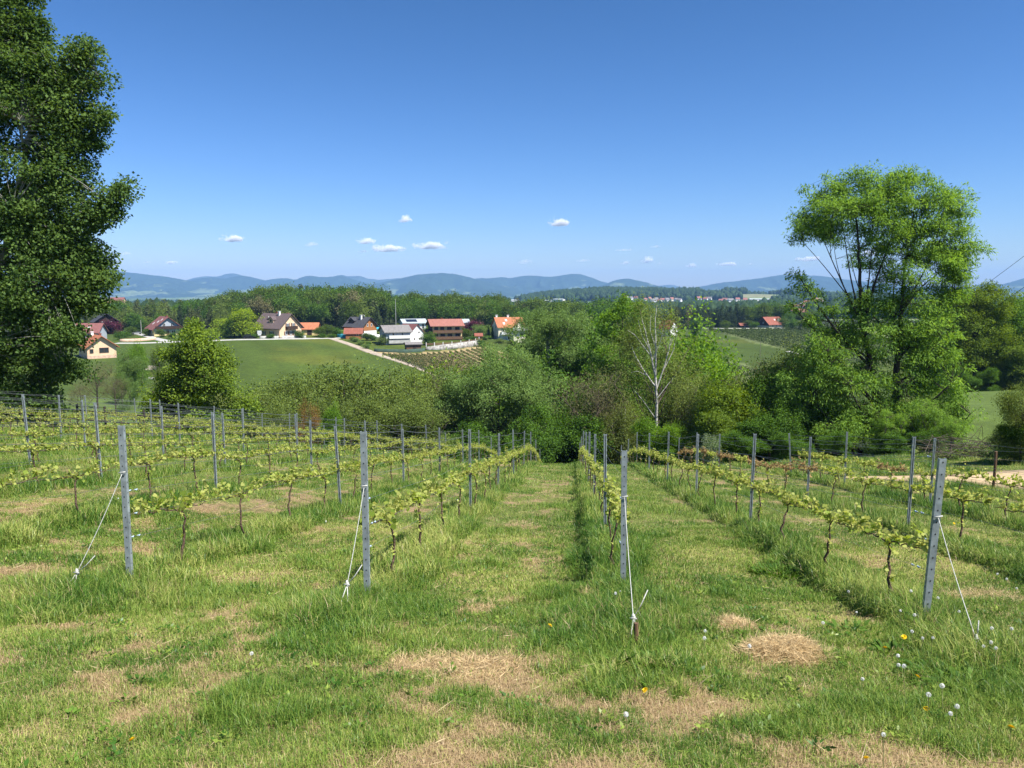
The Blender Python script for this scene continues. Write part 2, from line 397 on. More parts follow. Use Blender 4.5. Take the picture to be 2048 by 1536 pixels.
b = n['Principled BSDF']; b.inputs['Roughness'].default_value = 0.95; b.inputs['Specular IOR Level'].default_value = 0.15
at = n.new('ShaderNodeAttribute'); at.attribute_name = 'col'
geo = n.new('ShaderNodeNewGeometry')
def noise(scale, detail=5):
    z = n.new('ShaderNodeTexNoise'); z.inputs['Scale'].default_value = scale; z.inputs['Detail'].default_value = detail
    L.new(geo.outputs['Position'], z.inputs['Vector']); return z
n1 = noise(9, 8); n2 = noise(0.8, 6); n3 = noise(0.03, 6)
def maprange(src, a, b2, c, d):
    mr = n.new('ShaderNodeMapRange'); L.new(src, mr.inputs[0])
    for k, v_ in enumerate((a, b2, c, d)): mr.inputs[k+1].default_value = v_
    return mr.outputs[0]
m1 = maprange(n1.outputs['Fac'], 0.3, 0.7, 0.55, 1.35)
m2 = maprange(n2.outputs['Fac'], 0.3, 0.7, 0.80, 1.2)
m3 = maprange(n3.outputs['Fac'], 0.3, 0.7, 0.85, 1.15)
def mul(a, b2):
    q_ = n.new('ShaderNodeMath'); q_.operation = 'MULTIPLY'; L.new(a, q_.inputs[0]); L.new(b2, q_.inputs[1]); return q_.outputs[0]
f = mul(mul(m1, m2), m3)
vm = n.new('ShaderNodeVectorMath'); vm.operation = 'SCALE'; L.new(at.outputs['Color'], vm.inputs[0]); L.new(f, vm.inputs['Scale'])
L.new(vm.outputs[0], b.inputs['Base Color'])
bp = n.new('ShaderNodeBump'); bp.inputs['Strength'].default_value = 0.5; bp.inputs['Distance'].default_value = 0.04
L.new(n1.outputs['Fac'], bp.inputs['Height']); L.new(bp.outputs[0], b.inputs['Normal'])
gme = mesh_np('ground', V, [q, ctri], [gm], {'col': colr}, smooth=True)
tag(obj('ground', gme), 'green and straw coloured hillside falling to a valley', None, kind='structure')

# haze: one closed box of even air round everything but the clouds and the sky
hb = MB().box(-11400, 11400, -11400, 11400, -82, 268)
hm = bpy.data.materials.new('haze'); hm.use_nodes = True; hn = hm.node_tree.nodes; hn.clear()
ho = hn.new('ShaderNodeOutputMaterial'); pv = hn.new('ShaderNodeVolumePrincipled')
pv.inputs['Color'].default_value = (0.30, 0.53, 0.97, 1); pv.inputs['Density'].default_value = 0.88e-4
pv.inputs['Anisotropy'].default_value = 0.0
hm.node_tree.links.new(pv.outputs[0], ho.inputs['Volume'])
tag(hb.build('haze', hm), 'thin blue summer haze over the valley', None, kind='stuff')

# ------------------------------------------------------------------ mountains
def mtn_mat(name, wood, field, cut):
    m = bpy.data.materials.new(name); m.use_nodes = True; t = m.node_tree; n = t.nodes; L = t.links
    b = n['Principled BSDF']; b.inputs['Roughness'].default_value = 1; b.inputs['Specular IOR Level'].default_value = 0.0
    geo = n.new('ShaderNodeNewGeometry'); mp = n.new('ShaderNodeMapping'); mp.inputs['Scale'].default_value = (1, 0.35, 3.0)
    L.new(geo.outputs['Position'], mp.inputs[0])
    z = n.new('ShaderNodeTexNoise'); z.inputs['Scale'].default_value = 0.0042; z.inputs['Detail'].default_value = 9; z.inputs['Roughness'].default_value = 0.6
    L.new(mp.outputs[0], z.inputs[0])
    # the fields lie low on the slopes
    sx = n.new('ShaderNodeSeparateXYZ'); L.new(geo.outputs['Position'], sx.inputs[0])
    mr = n.new('ShaderNodeMapRange'); L.new(sx.outputs['Z'], mr.inputs[0]); mr.inputs[1].default_value = -60; mr.inputs[2].default_value = 170
    mr.inputs[3].default_value = 0.05; mr.inputs[4].default_value = -0.13
    ad = n.new('ShaderNodeMath'); ad.operation = 'ADD'; L.new(z.outputs['Fac'], ad.inputs[0]); L.new(mr.outputs[0], ad.inputs[1])
    cr = n.new('ShaderNodeValToRGB'); L.new(ad.outputs[0], cr.inputs[0])
    cr.color_ramp.elements[0].position = cut; cr.color_ramp.elements[0].color = (*wood, 1)
    cr.color_ramp.elements[1].position = cut+0.03; cr.color_ramp.elements[1].color = (*field, 1)
    z2 = n.new('ShaderNodeTexNoise'); z2.inputs['Scale'].default_value = 0.03; z2.inputs['Detail'].default_value = 6
    L.new(geo.outputs['Position'], z2.inputs[0])
    m2 = n.new('ShaderNodeMapRange'); L.new(z2.outputs['Fac'], m2.inputs[0]); m2.inputs[1].default_value = 0.3; m2.inputs[2].default_value = 0.7
    m2.inputs[3].default_value = 0.6; m2.inputs[4].default_value = 1.4
    vm = n.new('ShaderNodeVectorMath'); vm.operation = 'SCALE'; L.new(cr.outputs[0], vm.inputs[0]); L.new(m2.outputs[0], vm.inputs['Scale'])
    L.new(vm.outputs[0], b.inputs['Base Color']); return m
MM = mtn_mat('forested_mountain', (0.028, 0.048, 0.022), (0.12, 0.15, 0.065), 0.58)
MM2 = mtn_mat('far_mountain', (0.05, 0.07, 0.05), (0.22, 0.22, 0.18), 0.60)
def ridge(label, pts, d, depth, m, seed, rough=1.0):
    pts = sorted(pts); px = np.arange(pts[0][0], pts[-1][0]+0.1, 3.0)
    # rounded interpolation of the outline
    py = np.interp(px, [p[0] for p in pts], [p[1] for p in pts])
    k = np.hanning(9); k /= k.sum(); py = np.convolve(np.pad(py, 4, mode='edge'), k, 'valid')
    py = py + (fnoise(px/9.0, px*0, seed, 3)-0.5)*1.6*rough
    T = np.concatenate([np.linspace(-1, 0, 26), np.linspace(0.12, 1, 7)])
    vs = []
    n = len(px)
    for i in range(n):
        p = P(px[i], py[i], d); zr = p[2]; zb = -78.0
        e = smooth01(min(i, n-1-i)/6.0)
        hgt = (zr-zb)*e if (pts[0][0] > -300 and pts[-1][0] < 2500) else (zr-zb)
        x = p[0]*(1+T*depth/d)
        y = np.full(len(T), d)+T*depth
        f = (1-np.abs(T))**1.35
        rel = (fnoise(x/420+seed, y/520, seed+3, 4)-0.5)*1.1*np.sin(pi*np.abs(T))*np.minimum(hgt, 260)*0.8
        gul = -np.abs(fnoise(x/230+7, y/900, seed+5, 3)-0.5)*1.1*np.sin(pi*np.clip(np.abs(T)*1.4, 0, 1))*np.minimum(hgt, 260)
        z = zb+hgt*f+(rel+gul)*e
        vs.append(np.stack([x, y, z], 1))
    V = np.concatenate(vs); nt_ = len(T); idx = np.arange(n*nt_).reshape(n, nt_)
    q = np.stack([idx[:-1, :-1], idx[1:, :-1], idx[1:, 1:], idx[:-1, 1:]], -1).reshape(-1, 4)
    me = mesh_np('mountain', V, [q], [m], smooth=True)
    return tag(obj('mountain', me), label, kind='structure')
ridge('long wooded shoulder falling from the far side of the big poplar', [(-500, 530), (-100, 530), (120, 540), (220, 541), (260, 545), (300, 550), (330, 553), (370, 560), (420, 570), (480, 581), (540, 590)], 8300, 1700, MM, 11)
ridge('pair of blue wooded hills left of the forest ridge', [(350, 575), (380, 561), (400, 557), (425, 554), (450, 558), (468, 553), (485, 551), (505, 554), (530, 561), (552, 568), (575, 574), (620, 585)], 8900, 1300, MM, 12)
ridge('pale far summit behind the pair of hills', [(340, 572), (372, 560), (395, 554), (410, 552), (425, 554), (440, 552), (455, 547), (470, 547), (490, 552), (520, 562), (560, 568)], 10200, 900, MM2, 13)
ridge('low blue ridge above the forest treetops', [(500, 570), (530, 561), (555, 557), (575, 556), (590, 560), (605, 554), (618, 551), (635, 554), (665, 554), (685, 551), (705, 558), (740, 568), (790, 580)], 8800, 1300, MM, 14)
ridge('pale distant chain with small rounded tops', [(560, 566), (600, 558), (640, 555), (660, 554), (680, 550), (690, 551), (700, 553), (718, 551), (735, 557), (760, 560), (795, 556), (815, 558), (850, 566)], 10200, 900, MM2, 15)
ridge('broad domed mountain with pale meadows on its slope', [(700, 580), (740, 570), (780, 561), (810, 555), (835, 549), (860, 547), (885, 546), (910, 548), (940, 555), (980, 566), (1020, 576), (1060, 586)], 8000, 1500, MM, 16)
ridge('long level blue ridge rising to a peak', [(900, 572), (930, 560), (955, 557), (980, 556), (1005, 554), (1022, 557), (1040, 552), (1060, 551), (1080, 552), (1100, 554), (1120, 551), (1145, 547), (1160, 548), (1180, 554), (1200, 562), (1230, 570), (1290, 582)], 9000, 1300, MM, 17)
ridge('single cone shaped wooded hill beside the peak', [(1140, 592), (1180, 580), (1205, 570), (1225, 562), (1245, 557), (1262, 558), (1285, 563), (1310, 570), (1345, 577), (1390, 584), (1440, 589)], 7600, 1200, MM, 18)
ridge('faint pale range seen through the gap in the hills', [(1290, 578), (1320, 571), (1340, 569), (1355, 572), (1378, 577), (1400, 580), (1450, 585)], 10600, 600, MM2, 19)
ridge('great sloping mountain behind the ash tree', [(1320, 584), (1380, 577), (1440, 566), (1500, 559), (1530, 555), (1560, 550), (1600, 550), (1640, 552), (1700, 560), (1760, 566), (1850, 573), (1900, 574), (1960, 578), (2020, 586)], 8400, 1700, MM, 20)
ridge('blue ridge climbing above the dark wood', [(1860, 585), (1900, 576), (1945, 571), (1980, 566), (2005, 569), (2025, 563), (2048, 556), (2100, 549), (2200, 540), (2600, 535)], 7800, 1500, MM, 21)

# ------------------------------------------------------------------ clouds: small volumes beyond the haze
cm = bpy.data.materials.new('cloud'); cm.use_nodes = True; cn = cm.node_tree.nodes; cn.clear()
co = cn.new('ShaderNodeOutputMaterial'); cv = cn.new('ShaderNodeVolumePrincipled')
cv.inputs['Color'].default_value = (1, 1, 1, 1); cv.inputs['Anisotropy'].default_value = -0.3
ctc = cn.new('ShaderNodeTexCoord'); cnz = cn.new('ShaderNodeTexNoise'); cnz.inputs['Scale'].default_value = 0.010; cnz.inputs['Detail'].default_value = 5
cgr = cn.new('ShaderNodeAttribute')
cl_ = cm.node_tree.links
sep = cn.new('ShaderNodeVectorMath'); sep.operation = 'LENGTH'; cmp_ = cn.new('ShaderNodeMapping'); cmp_.inputs['Location'].default_value = (-1, -1, -0.62); cmp_.inputs['Scale'].default_value = (2, 2, 2)
cl_.new(ctc.outputs['Generated'], cmp_.inputs[0]); cl_.new(cmp_.outputs[0], sep.inputs[0]); cl_.new(ctc.outputs['Object'], cnz.inputs[0])
cr1 = cn.new('ShaderNodeMapRange'); cl_.new(sep.outputs['Value'], cr1.inputs[0]); cr1.inputs[1].default_value = 0.15; cr1.inputs[2].default_value = 1.0; cr1.inputs[3].default_value = 0.42; cr1.inputs[4].default_value = -0.22
cad = cn.new('ShaderNodeMath'); cad.operation = 'ADD'; cl_.new(cr1.outputs[0], cad.inputs[0]); cl_.new(cnz.outputs['Fac'], cad.inputs[1])
cr2 = cn.new('ShaderNodeMapRange'); cr2.name = 'dens'; cmu = cn.new('ShaderNodeMath'); cmu.operation = 'MULTIPLY_ADD'; cmu.inputs[1].default_value = 2.2; cmu.inputs[2].default_value = -0.60; cl_.new(cnz.outputs['Fac'], cmu.inputs[0]); cl_.new(cmu.outputs[0], cad.inputs[1]); cl_.new(cad.outputs[0], cr2.inputs[0]); cr2.inputs[1].default_value = 0.50; cr2.inputs[2].default_value = 1.15; cr2.inputs[3].default_value = 0.0; cr2.inputs[4].default_value = 0.035
cl_.new(cr2.outputs[0], cv.inputs['Density'])
cm.node_tree.links.new(cv.outputs[0], co.inputs['Volume'])
cm2 = cm.copy(); cm2.name = 'faint_cloud'; cm2.node_tree.nodes['dens'].inputs[4].default_value = 0.008
import bmesh
def ico(sub):
    bm = bmesh.new(); bmesh.ops.create_icosphere(bm, subdivisions=sub, radius=1)
    V = np.array([v.co[:] for v in bm.verts]); F = np.array([[v.index for v in f.verts] for f in bm.faces]); bm.free(); return V, F
IV, IF = ico(4)
clouds = [(465, 480, 46, 13, 1, 'small flat-bottomed cloud high above the pair of blue hills'), (809, 442, 27, 12, 1, 'tiny round cloud, the highest above the domed mountain'),
 (1117, 449, 44, 12, 1, 'bright oval cloud high above the long level ridge'), (733, 485, 36, 10, 1, 'small puff just above the long cloud bank over the chain'),
 (776, 501, 60, 10, 1, 'wispy bank of cloud over the pale distant chain'), (727, 504, 26, 5, 0, 'faint scrap of cloud at the end of the wispy bank'),
 (855, 495, 64, 12, 1, 'longest white cloud, above the broad domed mountain'), (893, 487, 16, 6, 0, 'faint crumb of cloud beside the longest white cloud'),
 (1049, 525, 32, 8, 0, 'thin cloud low above the level ridge'), (342, 526, 28, 5, 1, 'thin white streak low above the long wooded shoulder'),
 (295, 525, 20, 4, 0, 'fainter streak beside the thin white streak'), (250, 509, 26, 5, 0, 'faint small cloud next to the poplar edge'),
 (1250, 527, 18, 8, 1, 'small bright puff above the cone shaped hill'), (1294, 523, 24, 11, 1, 'two-lobed puff above the faint pale range'),
 (1318, 528, 14, 6, 0, 'crumb of cloud beside the two-lobed puff'), (1383, 533, 24, 7, 1, 'little cloud above the start of the great mountain'),
 (1452, 530, 46, 7, 1, 'pair of joined clouds over the great sloping mountain'), (1500, 529, 18, 4, 0, 'tiny cloud beside the pair of joined clouds'),
 (1618, 520, 46, 10, 1, 'cloud seen through the ash branches, low down'), (1735, 512, 34, 12, 1, 'cloud behind the forked trunk of the ash'),
 (1245, 501, 34, 4, 0, 'very faint dash of cloud above the small bright puff'), (620, 491, 30, 7, 0, 'faint cloud with ragged edge above the low blue ridge'),
 (1165, 522, 30, 5, 0, 'faint smear of cloud above the peak'), (1312, 494, 22, 5, 0, 'faint tuft of cloud above the two-lobed puff')]
for k, (px, py, wd, ht, st, lab) in enumerate(clouds):
    d = 14500.0; p = P(px, py, d); s = MPP(d)
    v = IV.copy()
    nz = np.array([fnoise(v[:, 0]*1.8+k*9, v[:, 2]*1.8+v[:, 1]*1.3, 200+k, 4)])[0]
    lump = 0.55+0.95*nz
    v = v*lump[:, None]
    v[:, 2] = np.where(v[:, 2] < 0, v[:, 2]*0.25, v[:, 2]*(0.8+0.7*vnoise(v[:, 0]*2.6+k, v[:, 1]*0+k, 300+k)))
    v = v*np.array([wd*0.56, wd*0.40, ht*1.05])*s
    me = mesh_np('cloud', v, [IF], [cm if st else cm2], smooth=True)
    o = obj('cloud', me, None, p); tag(o, lab, 'cloud', 'small fair weather clouds above the mountains')
# ------------------------------------------------------------------ leaves and trees
def unit(v): return v/(np.linalg.norm(v, axis=-1, keepdims=True)+1e-9)
def leaves(Pc, D, Ls, Ws, rg, fold=0.12, up=None):
    """diamond leaves at Pc along D"""
    n = len(Pc); R = unit(rg.normal(size=(n, 3))) if up is None else unit(rg.normal(size=(n, 3))*0.62+up)
    S = unit(np.cross(D, R)); N = np.cross(S, D)
    Ls = np.broadcast_to(Ls, (n,))[:, None]; Ws = np.broadcast_to(Ws, (n,))[:, None]
    v0 = Pc; v1 = Pc + D*Ls*0.42 + S*Ws*0.5 + N*Ls*fold; v2 = Pc + D*Ls; v3 = Pc + D*Ls*0.42 - S*Ws*0.5 + N*Ls*fold
    V = np.stack([v0, v1, v2, v3], 1).reshape(-1, 3)
    F = np.arange(n*4).reshape(n, 4)
    return V, F
def tubes(lines, sides=5):
    """lines: list of (pts (k,3), radii (k,))"""
    Vs = []; Fs = []; off = 0
    th = 2*pi*np.arange(sides)/sides; cs = np.cos(th); sn = np.sin(th)
    for pts, rad in lines:
        k = len(pts); t = np.gradient(pts, axis=0); t = unit(t)
        ref = np.where(np.abs(t[:, 2:3]) < 0.9, np.array([[0, 0, 1.]]), np.array([[1., 0, 0]]))
        a = unit(np.cross(t, ref)); b = np.cross(t, a)
        ring = pts[:, None, :] + rad[:, None, None]*(a[:, None, :]*cs[None, :, None]+b[:, None, :]*sn[None, :, None])
        Vs.append(ring.reshape(-1, 3)); i = np.arange(k*sides).reshape(k, sides)+off
        Fs.append(np.stack([i[:-1], np.roll(i[:-1], -1, 1), np.roll(i[1:], -1, 1), i[1:]], -1).reshape(-1, 4)); off += k*sides
    return np.concatenate(Vs), np.concatenate(Fs)
def bez(p0, p1, p2, k):
    t = np.linspace(0, 1, k)[:, None]; return (1-t)**2*p0+2*t*(1-t)*p1+t*t*p2
STY = {}
def style(name, **k):
    d = dict(L=0.12, W=0.07, per=60, sig=0.45, flat=0.8, droop=0.2, out=0.5, twig=0.008, limb=0.06, tintv=0.5, lift=0.5)
    d.update(k); STY[name] = d
def tree_geo(blobs, stems, sty, seed, sprays=(), limbs=12, trunk_r=0.25, shell=0.45, low=0.25):
    """blobs: (x,y,z, rx,ry,rz, nclumps) in metres from the base; stems: lists of (x,y,z,r).
    returns branch geometry and leaf geometry with a tint per leaf"""
    rg = np.random.default_rng(seed); S = STY[sty]
    cl = []
    for b_ in blobs:
        c = np.array(b_[:3]); r = np.array(b_[3:6]); n = int(b_[6])
        d = unit(rg.normal(size=(n, 3))); rad = shell+(1-shell)*rg.random(n)**0.6
        wob = 0.82+0.36*fnoise(d[:, 0]*2.3+seed, d[:, 2]*2.3+d[:, 1], seed, 2)
        # the shoots gather in separate lobes, with gaps between them
        lobe = S.get('lobe', 6); m_ = max(1, int(round(n/lobe)))
        cc = c+d*r*rad[:, None]*wob[:, None]
        if m_ < n:
            k_ = rg.integers(0, m_, n); spr = S['sig']*S.get('spread', 1.25)
            cc = cc[k_]+rg.normal(size=(n, 3))*spr*np.array([1, 1, 0.7])
        cl.append(cc)
    for (a, b2, w0, w1, n) in sprays:
        a = np.array(a, float); b2 = np.array(b2, float); t = rg.random(n)**0.8
        w_ = w0+(w1-w0)*t
        cl.append(a+(b2-a)*t[:, None]+rg.normal(size=(n, 3))*w_[:, None]*0.5)
    cl = np.concatenate(cl); cl = cl[cl[:, 2] > low]
    stemp = []; lines = []
    for st in stems:
        p = np.array([s_[:3] for s_ in st], float); r = np.array([s_[3] for s_ in st], float)
        # refine with a slight wobble
        tt = np.linspace(0, len(p)-1, 5*len(p)); pp = np.stack([np.interp(tt, np.arange(len(p)), p[:, i]) for i in range(3)], 1)
        k_ = np.array([.25, .5, .25])
        for i in range(3): pp[1:-1, i] = np.convolve(pp[:, i], k_, 'same')[1:-1]
        pp[1:-1] += rg.normal(size=(len(pp)-2, 3))*r.mean()*0.16*np.array([1, 1, 0.2])
        rr_ = np.interp(tt, np.arange(len(p)), r); lines.append((pp, rr_)); stemp.append((pp, rr_)); nst = sum(len(q_[0])-1 for q_ in lines)*5
    SP_ = np.concatenate([p for p, r in stemp]); SR = np.concatenate([r for p, r in stemp])
    K = min(limbs, len(cl))
    # limb ends: spread out choice
    ends = [int(rg.integers(len(cl)))]; dist = np.linalg.norm(cl-cl[ends[0]], axis=1)
    for _ in range(K-1):
        j = int(np.argmax(dist*(0.7+0.3*rg.random(len(cl))))); ends.append(j); dist = np.minimum(dist, np.linalg.norm(cl-cl[j], axis=1))
    E = cl[ends]; own = np.argmin(np.linalg.norm(cl[:, None]-E[None], axis=2), 1)
    limbpts = []
    for e in E:
        hd = np.linalg.norm((SP_-e)[:, :2], axis=1); cost = np.abs(SP_[:, 2]-(e[2]-S['lift']*hd*1.2-0.3))+hd*0.6
        j = int(np.argmin(cost)); s0 = SP_[j]; mid = s0*0.45+e*0.55; mid[2] = s0[2]*0.6+e[2]*0.4 - 0.0
        mid += rg.normal(size=3)*0.07*np.linalg.norm(e-s0)
        pts = bez(s0, mid, s0+(e-s0)*0.93, 9); L_ = np.linalg.norm(e-s0)
        r0 = min(SR[j]*0.7, 0.009*L_+S['limb']*0.4+0.01); lines.append((pts, np.linspace(r0, r0*0.3+0.004, 9))); limbpts.append((pts, np.linspace(r0, r0*0.3+0.004, 9)))
    for i, c in enumerate(cl):
        pts, rr2 = limbpts[own[i]]; dd = np.linalg.norm(pts-c, axis=1)+np.where(np.arange(9) < 2, 1.0, 0)*0.5; j = int(np.argmin(dd+(pts[:, 2] > c[2])*0.3)); s0 = pts[j]
        mid = (s0+c)/2; mid[2] += 0.1*np.linalg.norm(c-s0)*(rg.random()-0.3)
        r0 = min(rr2[j]*0.6, S['twig']*3+0.004*np.linalg.norm(c-s0)); lines.append((bez(s0, mid, c, 5), np.linspace(r0, S['twig'], 5)))
    TV, TF = tubes(lines)
    # leaves
    per = S['per']; n = len(cl)*per; ci = np.repeat(np.arange(len(cl)), per)
    cen = cl.mean(0)
    outd = unit(cl-np.array([cen[0], cen[1], cen[2]-1.0]))
    size = (0.6+0.8*rg.random(len(cl)))*S['sig']
    off = rg.normal(size=(n, 3)); off *= np.minimum(1, 1.75/np.linalg.norm(off, axis=1, keepdims=True)); off = off*np.array([1, 1, S['flat']])*1.1
    off = off*size[ci][:, None]
    off[:, 2] -= S['droop']*(off[:, 0]**2+off[:, 1]**2)/(S['sig']+1e-6)*0.6
    Pc = cl[ci]+off+outd[ci]*size[ci][:, None]*0.3
    D = unit(rg.normal(size=(n, 3))*0.8+unit(off+1e-6)*S['out']+outd[ci]*0.35-np.array([0, 0, 1.0])*S['droop'])
    keep = Pc[:, 2] > 0.05
    Pc = Pc[keep]; D = D[keep]; ci = ci[keep]; n = len(Pc)
    V, F = leaves(Pc, D, S['L']*(0.6+0.8*rg.random(n)), S['W']*(0.6+0.8*rg.random(n)), rg, 0.12, outd[ci]*0.5+np.array([0.15, -0.25, 0.75]))
    ct = rg.random(len(cl))
    tint = np.clip(0.5+(ct[ci]-0.5)*0.7*S['tintv']*1.4+(rg.random(n)-0.5)*S['tintv']*1.2, 0, 1)
    global NSTEM
    NSTEM = nst
    return TV, TF, V, F, np.repeat(tint, 4)
def tree_meshes(name, leafm, barkm, *a, **k):
    TV, TF, V, F, tint = tree_geo(*a, **k)
    tw = M['bark'] if barkm is M['birch'] else barkm
    return mesh_np(name+'_trunk', TV, [TF], [barkm, tw], smooth=True, matidx=(np.arange(len(TF)) >= NSTEM).astype(int)), mesh_np(name+'_crown', V, [F], [leafm], {'tint': tint})
def place_tree(name, meshes, loc, label, cat='tree', group=None, rz=0.0, sc=1.0, sz=None, bush=False):
    o = empty(name, loc, rz, label, cat, group)
    o.scale = (sc, sc, sz or sc)
    obj('stem' if bush else 'trunk', meshes[0], o); obj('foliage' if bush else 'crown', meshes[1], o)
    return o
def single_mesh_tree(name, leafm, barkm, *a, **k):
    TV, TF, V, F, tint = tree_geo(*a, **k)
    VV = np.concatenate([TV, V]); tt = np.concatenate([np.full(len(TV), 0.5), tint])
    return mesh_np(name, VV, [TF, F+len(TV)], [barkm, leafm], {'tint': tt}, matidx=np.concatenate([np.zeros(len(TF), int), np.ones(len(F), int)]))
def conifer_mesh(name, leafm, barkm, h, r, seed, quad=0.55, dens=1.0, base=0.08, ragged=0.25):
    rg = np.random.default_rng(seed); lines = [(np.array([[0, 0, 0], [0, 0, h*0.5], [0, 0, h*0.97]], float), np.array([h*0.014, h*0.009, 0.02]))]
    Pc = []; D = []
    z = h*base
    while z < h*0.98:
        f = 1-z/h; R = r*(f**0.85)*(0.85+ragged*rg.random()); nb = int(5+6*f)
        for k in range(nb):
            a = rg.random()*2*pi; Rk = R*(0.65+0.5*rg.random()); d = np.array([cos(a), sin(a), 0.0])
            e = np.array([0, 0, z])+d*Rk-np.array([0, 0, 1])*Rk*0.30
            if Rk > 0.8: lines.append((np.array([[0, 0, z], e]), np.array([0.03, 0.01])))
            m = max(3, int(Rk*7*dens)); t = 0.15+0.85*rg.random(m)
            base_ = np.array([0, 0, z])+(e-np.array([0, 0, z]))*t[:, None]+rg.normal(size=(m, 3))*np.array([0.22, 0.22, 0.10])
            Pc.append(base_); D.append(unit(d+rg.normal(size=(m, 3))*0.45-np.array([0, 0, 0.45])))
        z += h*0.028*(0.8+0.4*rg.random())
    Pc = np.concatenate(Pc); D = np.concatenate(D); n = len(Pc)
    V, F = leaves(Pc, D, quad*(0.7+0.7*rg.random(n)), quad*0.42*(0.7+0.6*rg.random(n)), rg)
    TV, TF = tubes(lines, 4)
    tint = np.repeat(np.clip(0.5+rg.normal(size=n)*0.22, 0, 1), 4)
    VV = np.concatenate([TV, V]); tt = np.concatenate([np.full(len(TV), 0.5), tint])
    return mesh_np(name, VV, [TF, F+len(TV)], [barkm, leafm], {'tint': tt}, matidx=np.concatenate([np.zeros(len(TF), int), np.ones(len(F), int)]))
# leaf colours (albedo)
LM = {}
LM['poplar'] = leaf_mat('poplar_leaf', (0.040, 0.085, 0.018), (0.125, 0.20, 0.040), 0.36)
LM['ash'] = leaf_mat('ash_leaf', (0.095, 0.190, 0.028), (0.246, 0.403, 0.062), 0.45)
LM['maple'] = leaf_mat('broad_leaf', (0.078, 0.140, 0.017), (0.213, 0.302, 0.033), 0.38)
LM['bright'] = leaf_mat('fresh_green_leaf', (0.084, 0.179, 0.019), (0.202, 0.347, 0.033), 0.40)
LM['lime'] = leaf_mat('yellow_green_leaf', (0.17, 0.26, 0.020), (0.34, 0.44, 0.040), 0.40)
LM['willow'] = leaf_mat('willow_leaf', (0.095, 0.168, 0.043), (0.224, 0.336, 0.090), 0.40)
LM['alder'] = leaf_mat('olive_leaf', (0.085, 0.125, 0.026), (0.20, 0.265, 0.058), 0.38)
LM['vinerow'] = leaf_mat('distant_vine_leaf', (0.045, 0.075, 0.018), (0.11, 0.15, 0.04), 0.3)
LM['birch'] = leaf_mat('birch_leaf', (0.10, 0.135, 0.030), (0.23, 0.29, 0.065), 0.40)
LM['dark'] = leaf_mat('dark_green_leaf', (0.039, 0.095, 0.013), (0.112, 0.218, 0.025), 0.36)
LM['oak'] = leaf_mat('golden_green_leaf', (0.075, 0.13, 0.012), (0.19, 0.27, 0.024), 0.36)
LM['brown'] = leaf_mat('brown_bud_twig', (0.12, 0.115, 0.05), (0.23, 0.21, 0.095), 0.25)
LM['rust'] = leaf_mat('rusty_leaf', (0.18, 0.10, 0.03), (0.32, 0.20, 0.06), 0.28)
LM['purple'] = leaf_mat('purple_leaf', (0.045, 0.010, 0.022), (0.16, 0.03, 0.06), 0.28)
LM['conifer'] = leaf_mat('spruce_needles', (0.022, 0.042, 0.016), (0.065, 0.095, 0.034), 0.15)
LM['pine'] = leaf_mat('pine_needles', (0.050, 0.070, 0.022), (0.13, 0.15, 0.050), 0.15)
LM['white'] = leaf_mat('white_blossom', (0.07, 0.13, 0.03), (0.30, 0.36, 0.20), 0.3)
LM['vine'] = leaf_mat('young_vine_leaf', (0.12, 0.21, 0.022), (0.31, 0.40, 0.065), 0.42, third=(0.44, 0.46, 0.13))
LM['vinered'] = leaf_mat('reddish_vine_shoot', (0.15, 0.15, 0.035), (0.32, 0.29, 0.10), 0.32, third=(0.38, 0.25, 0.12))
LM['farwood'] = leaf_mat('far_wood_leaf', (0.018, 0.038, 0.014), (0.045, 0.080, 0.024), 0.2)
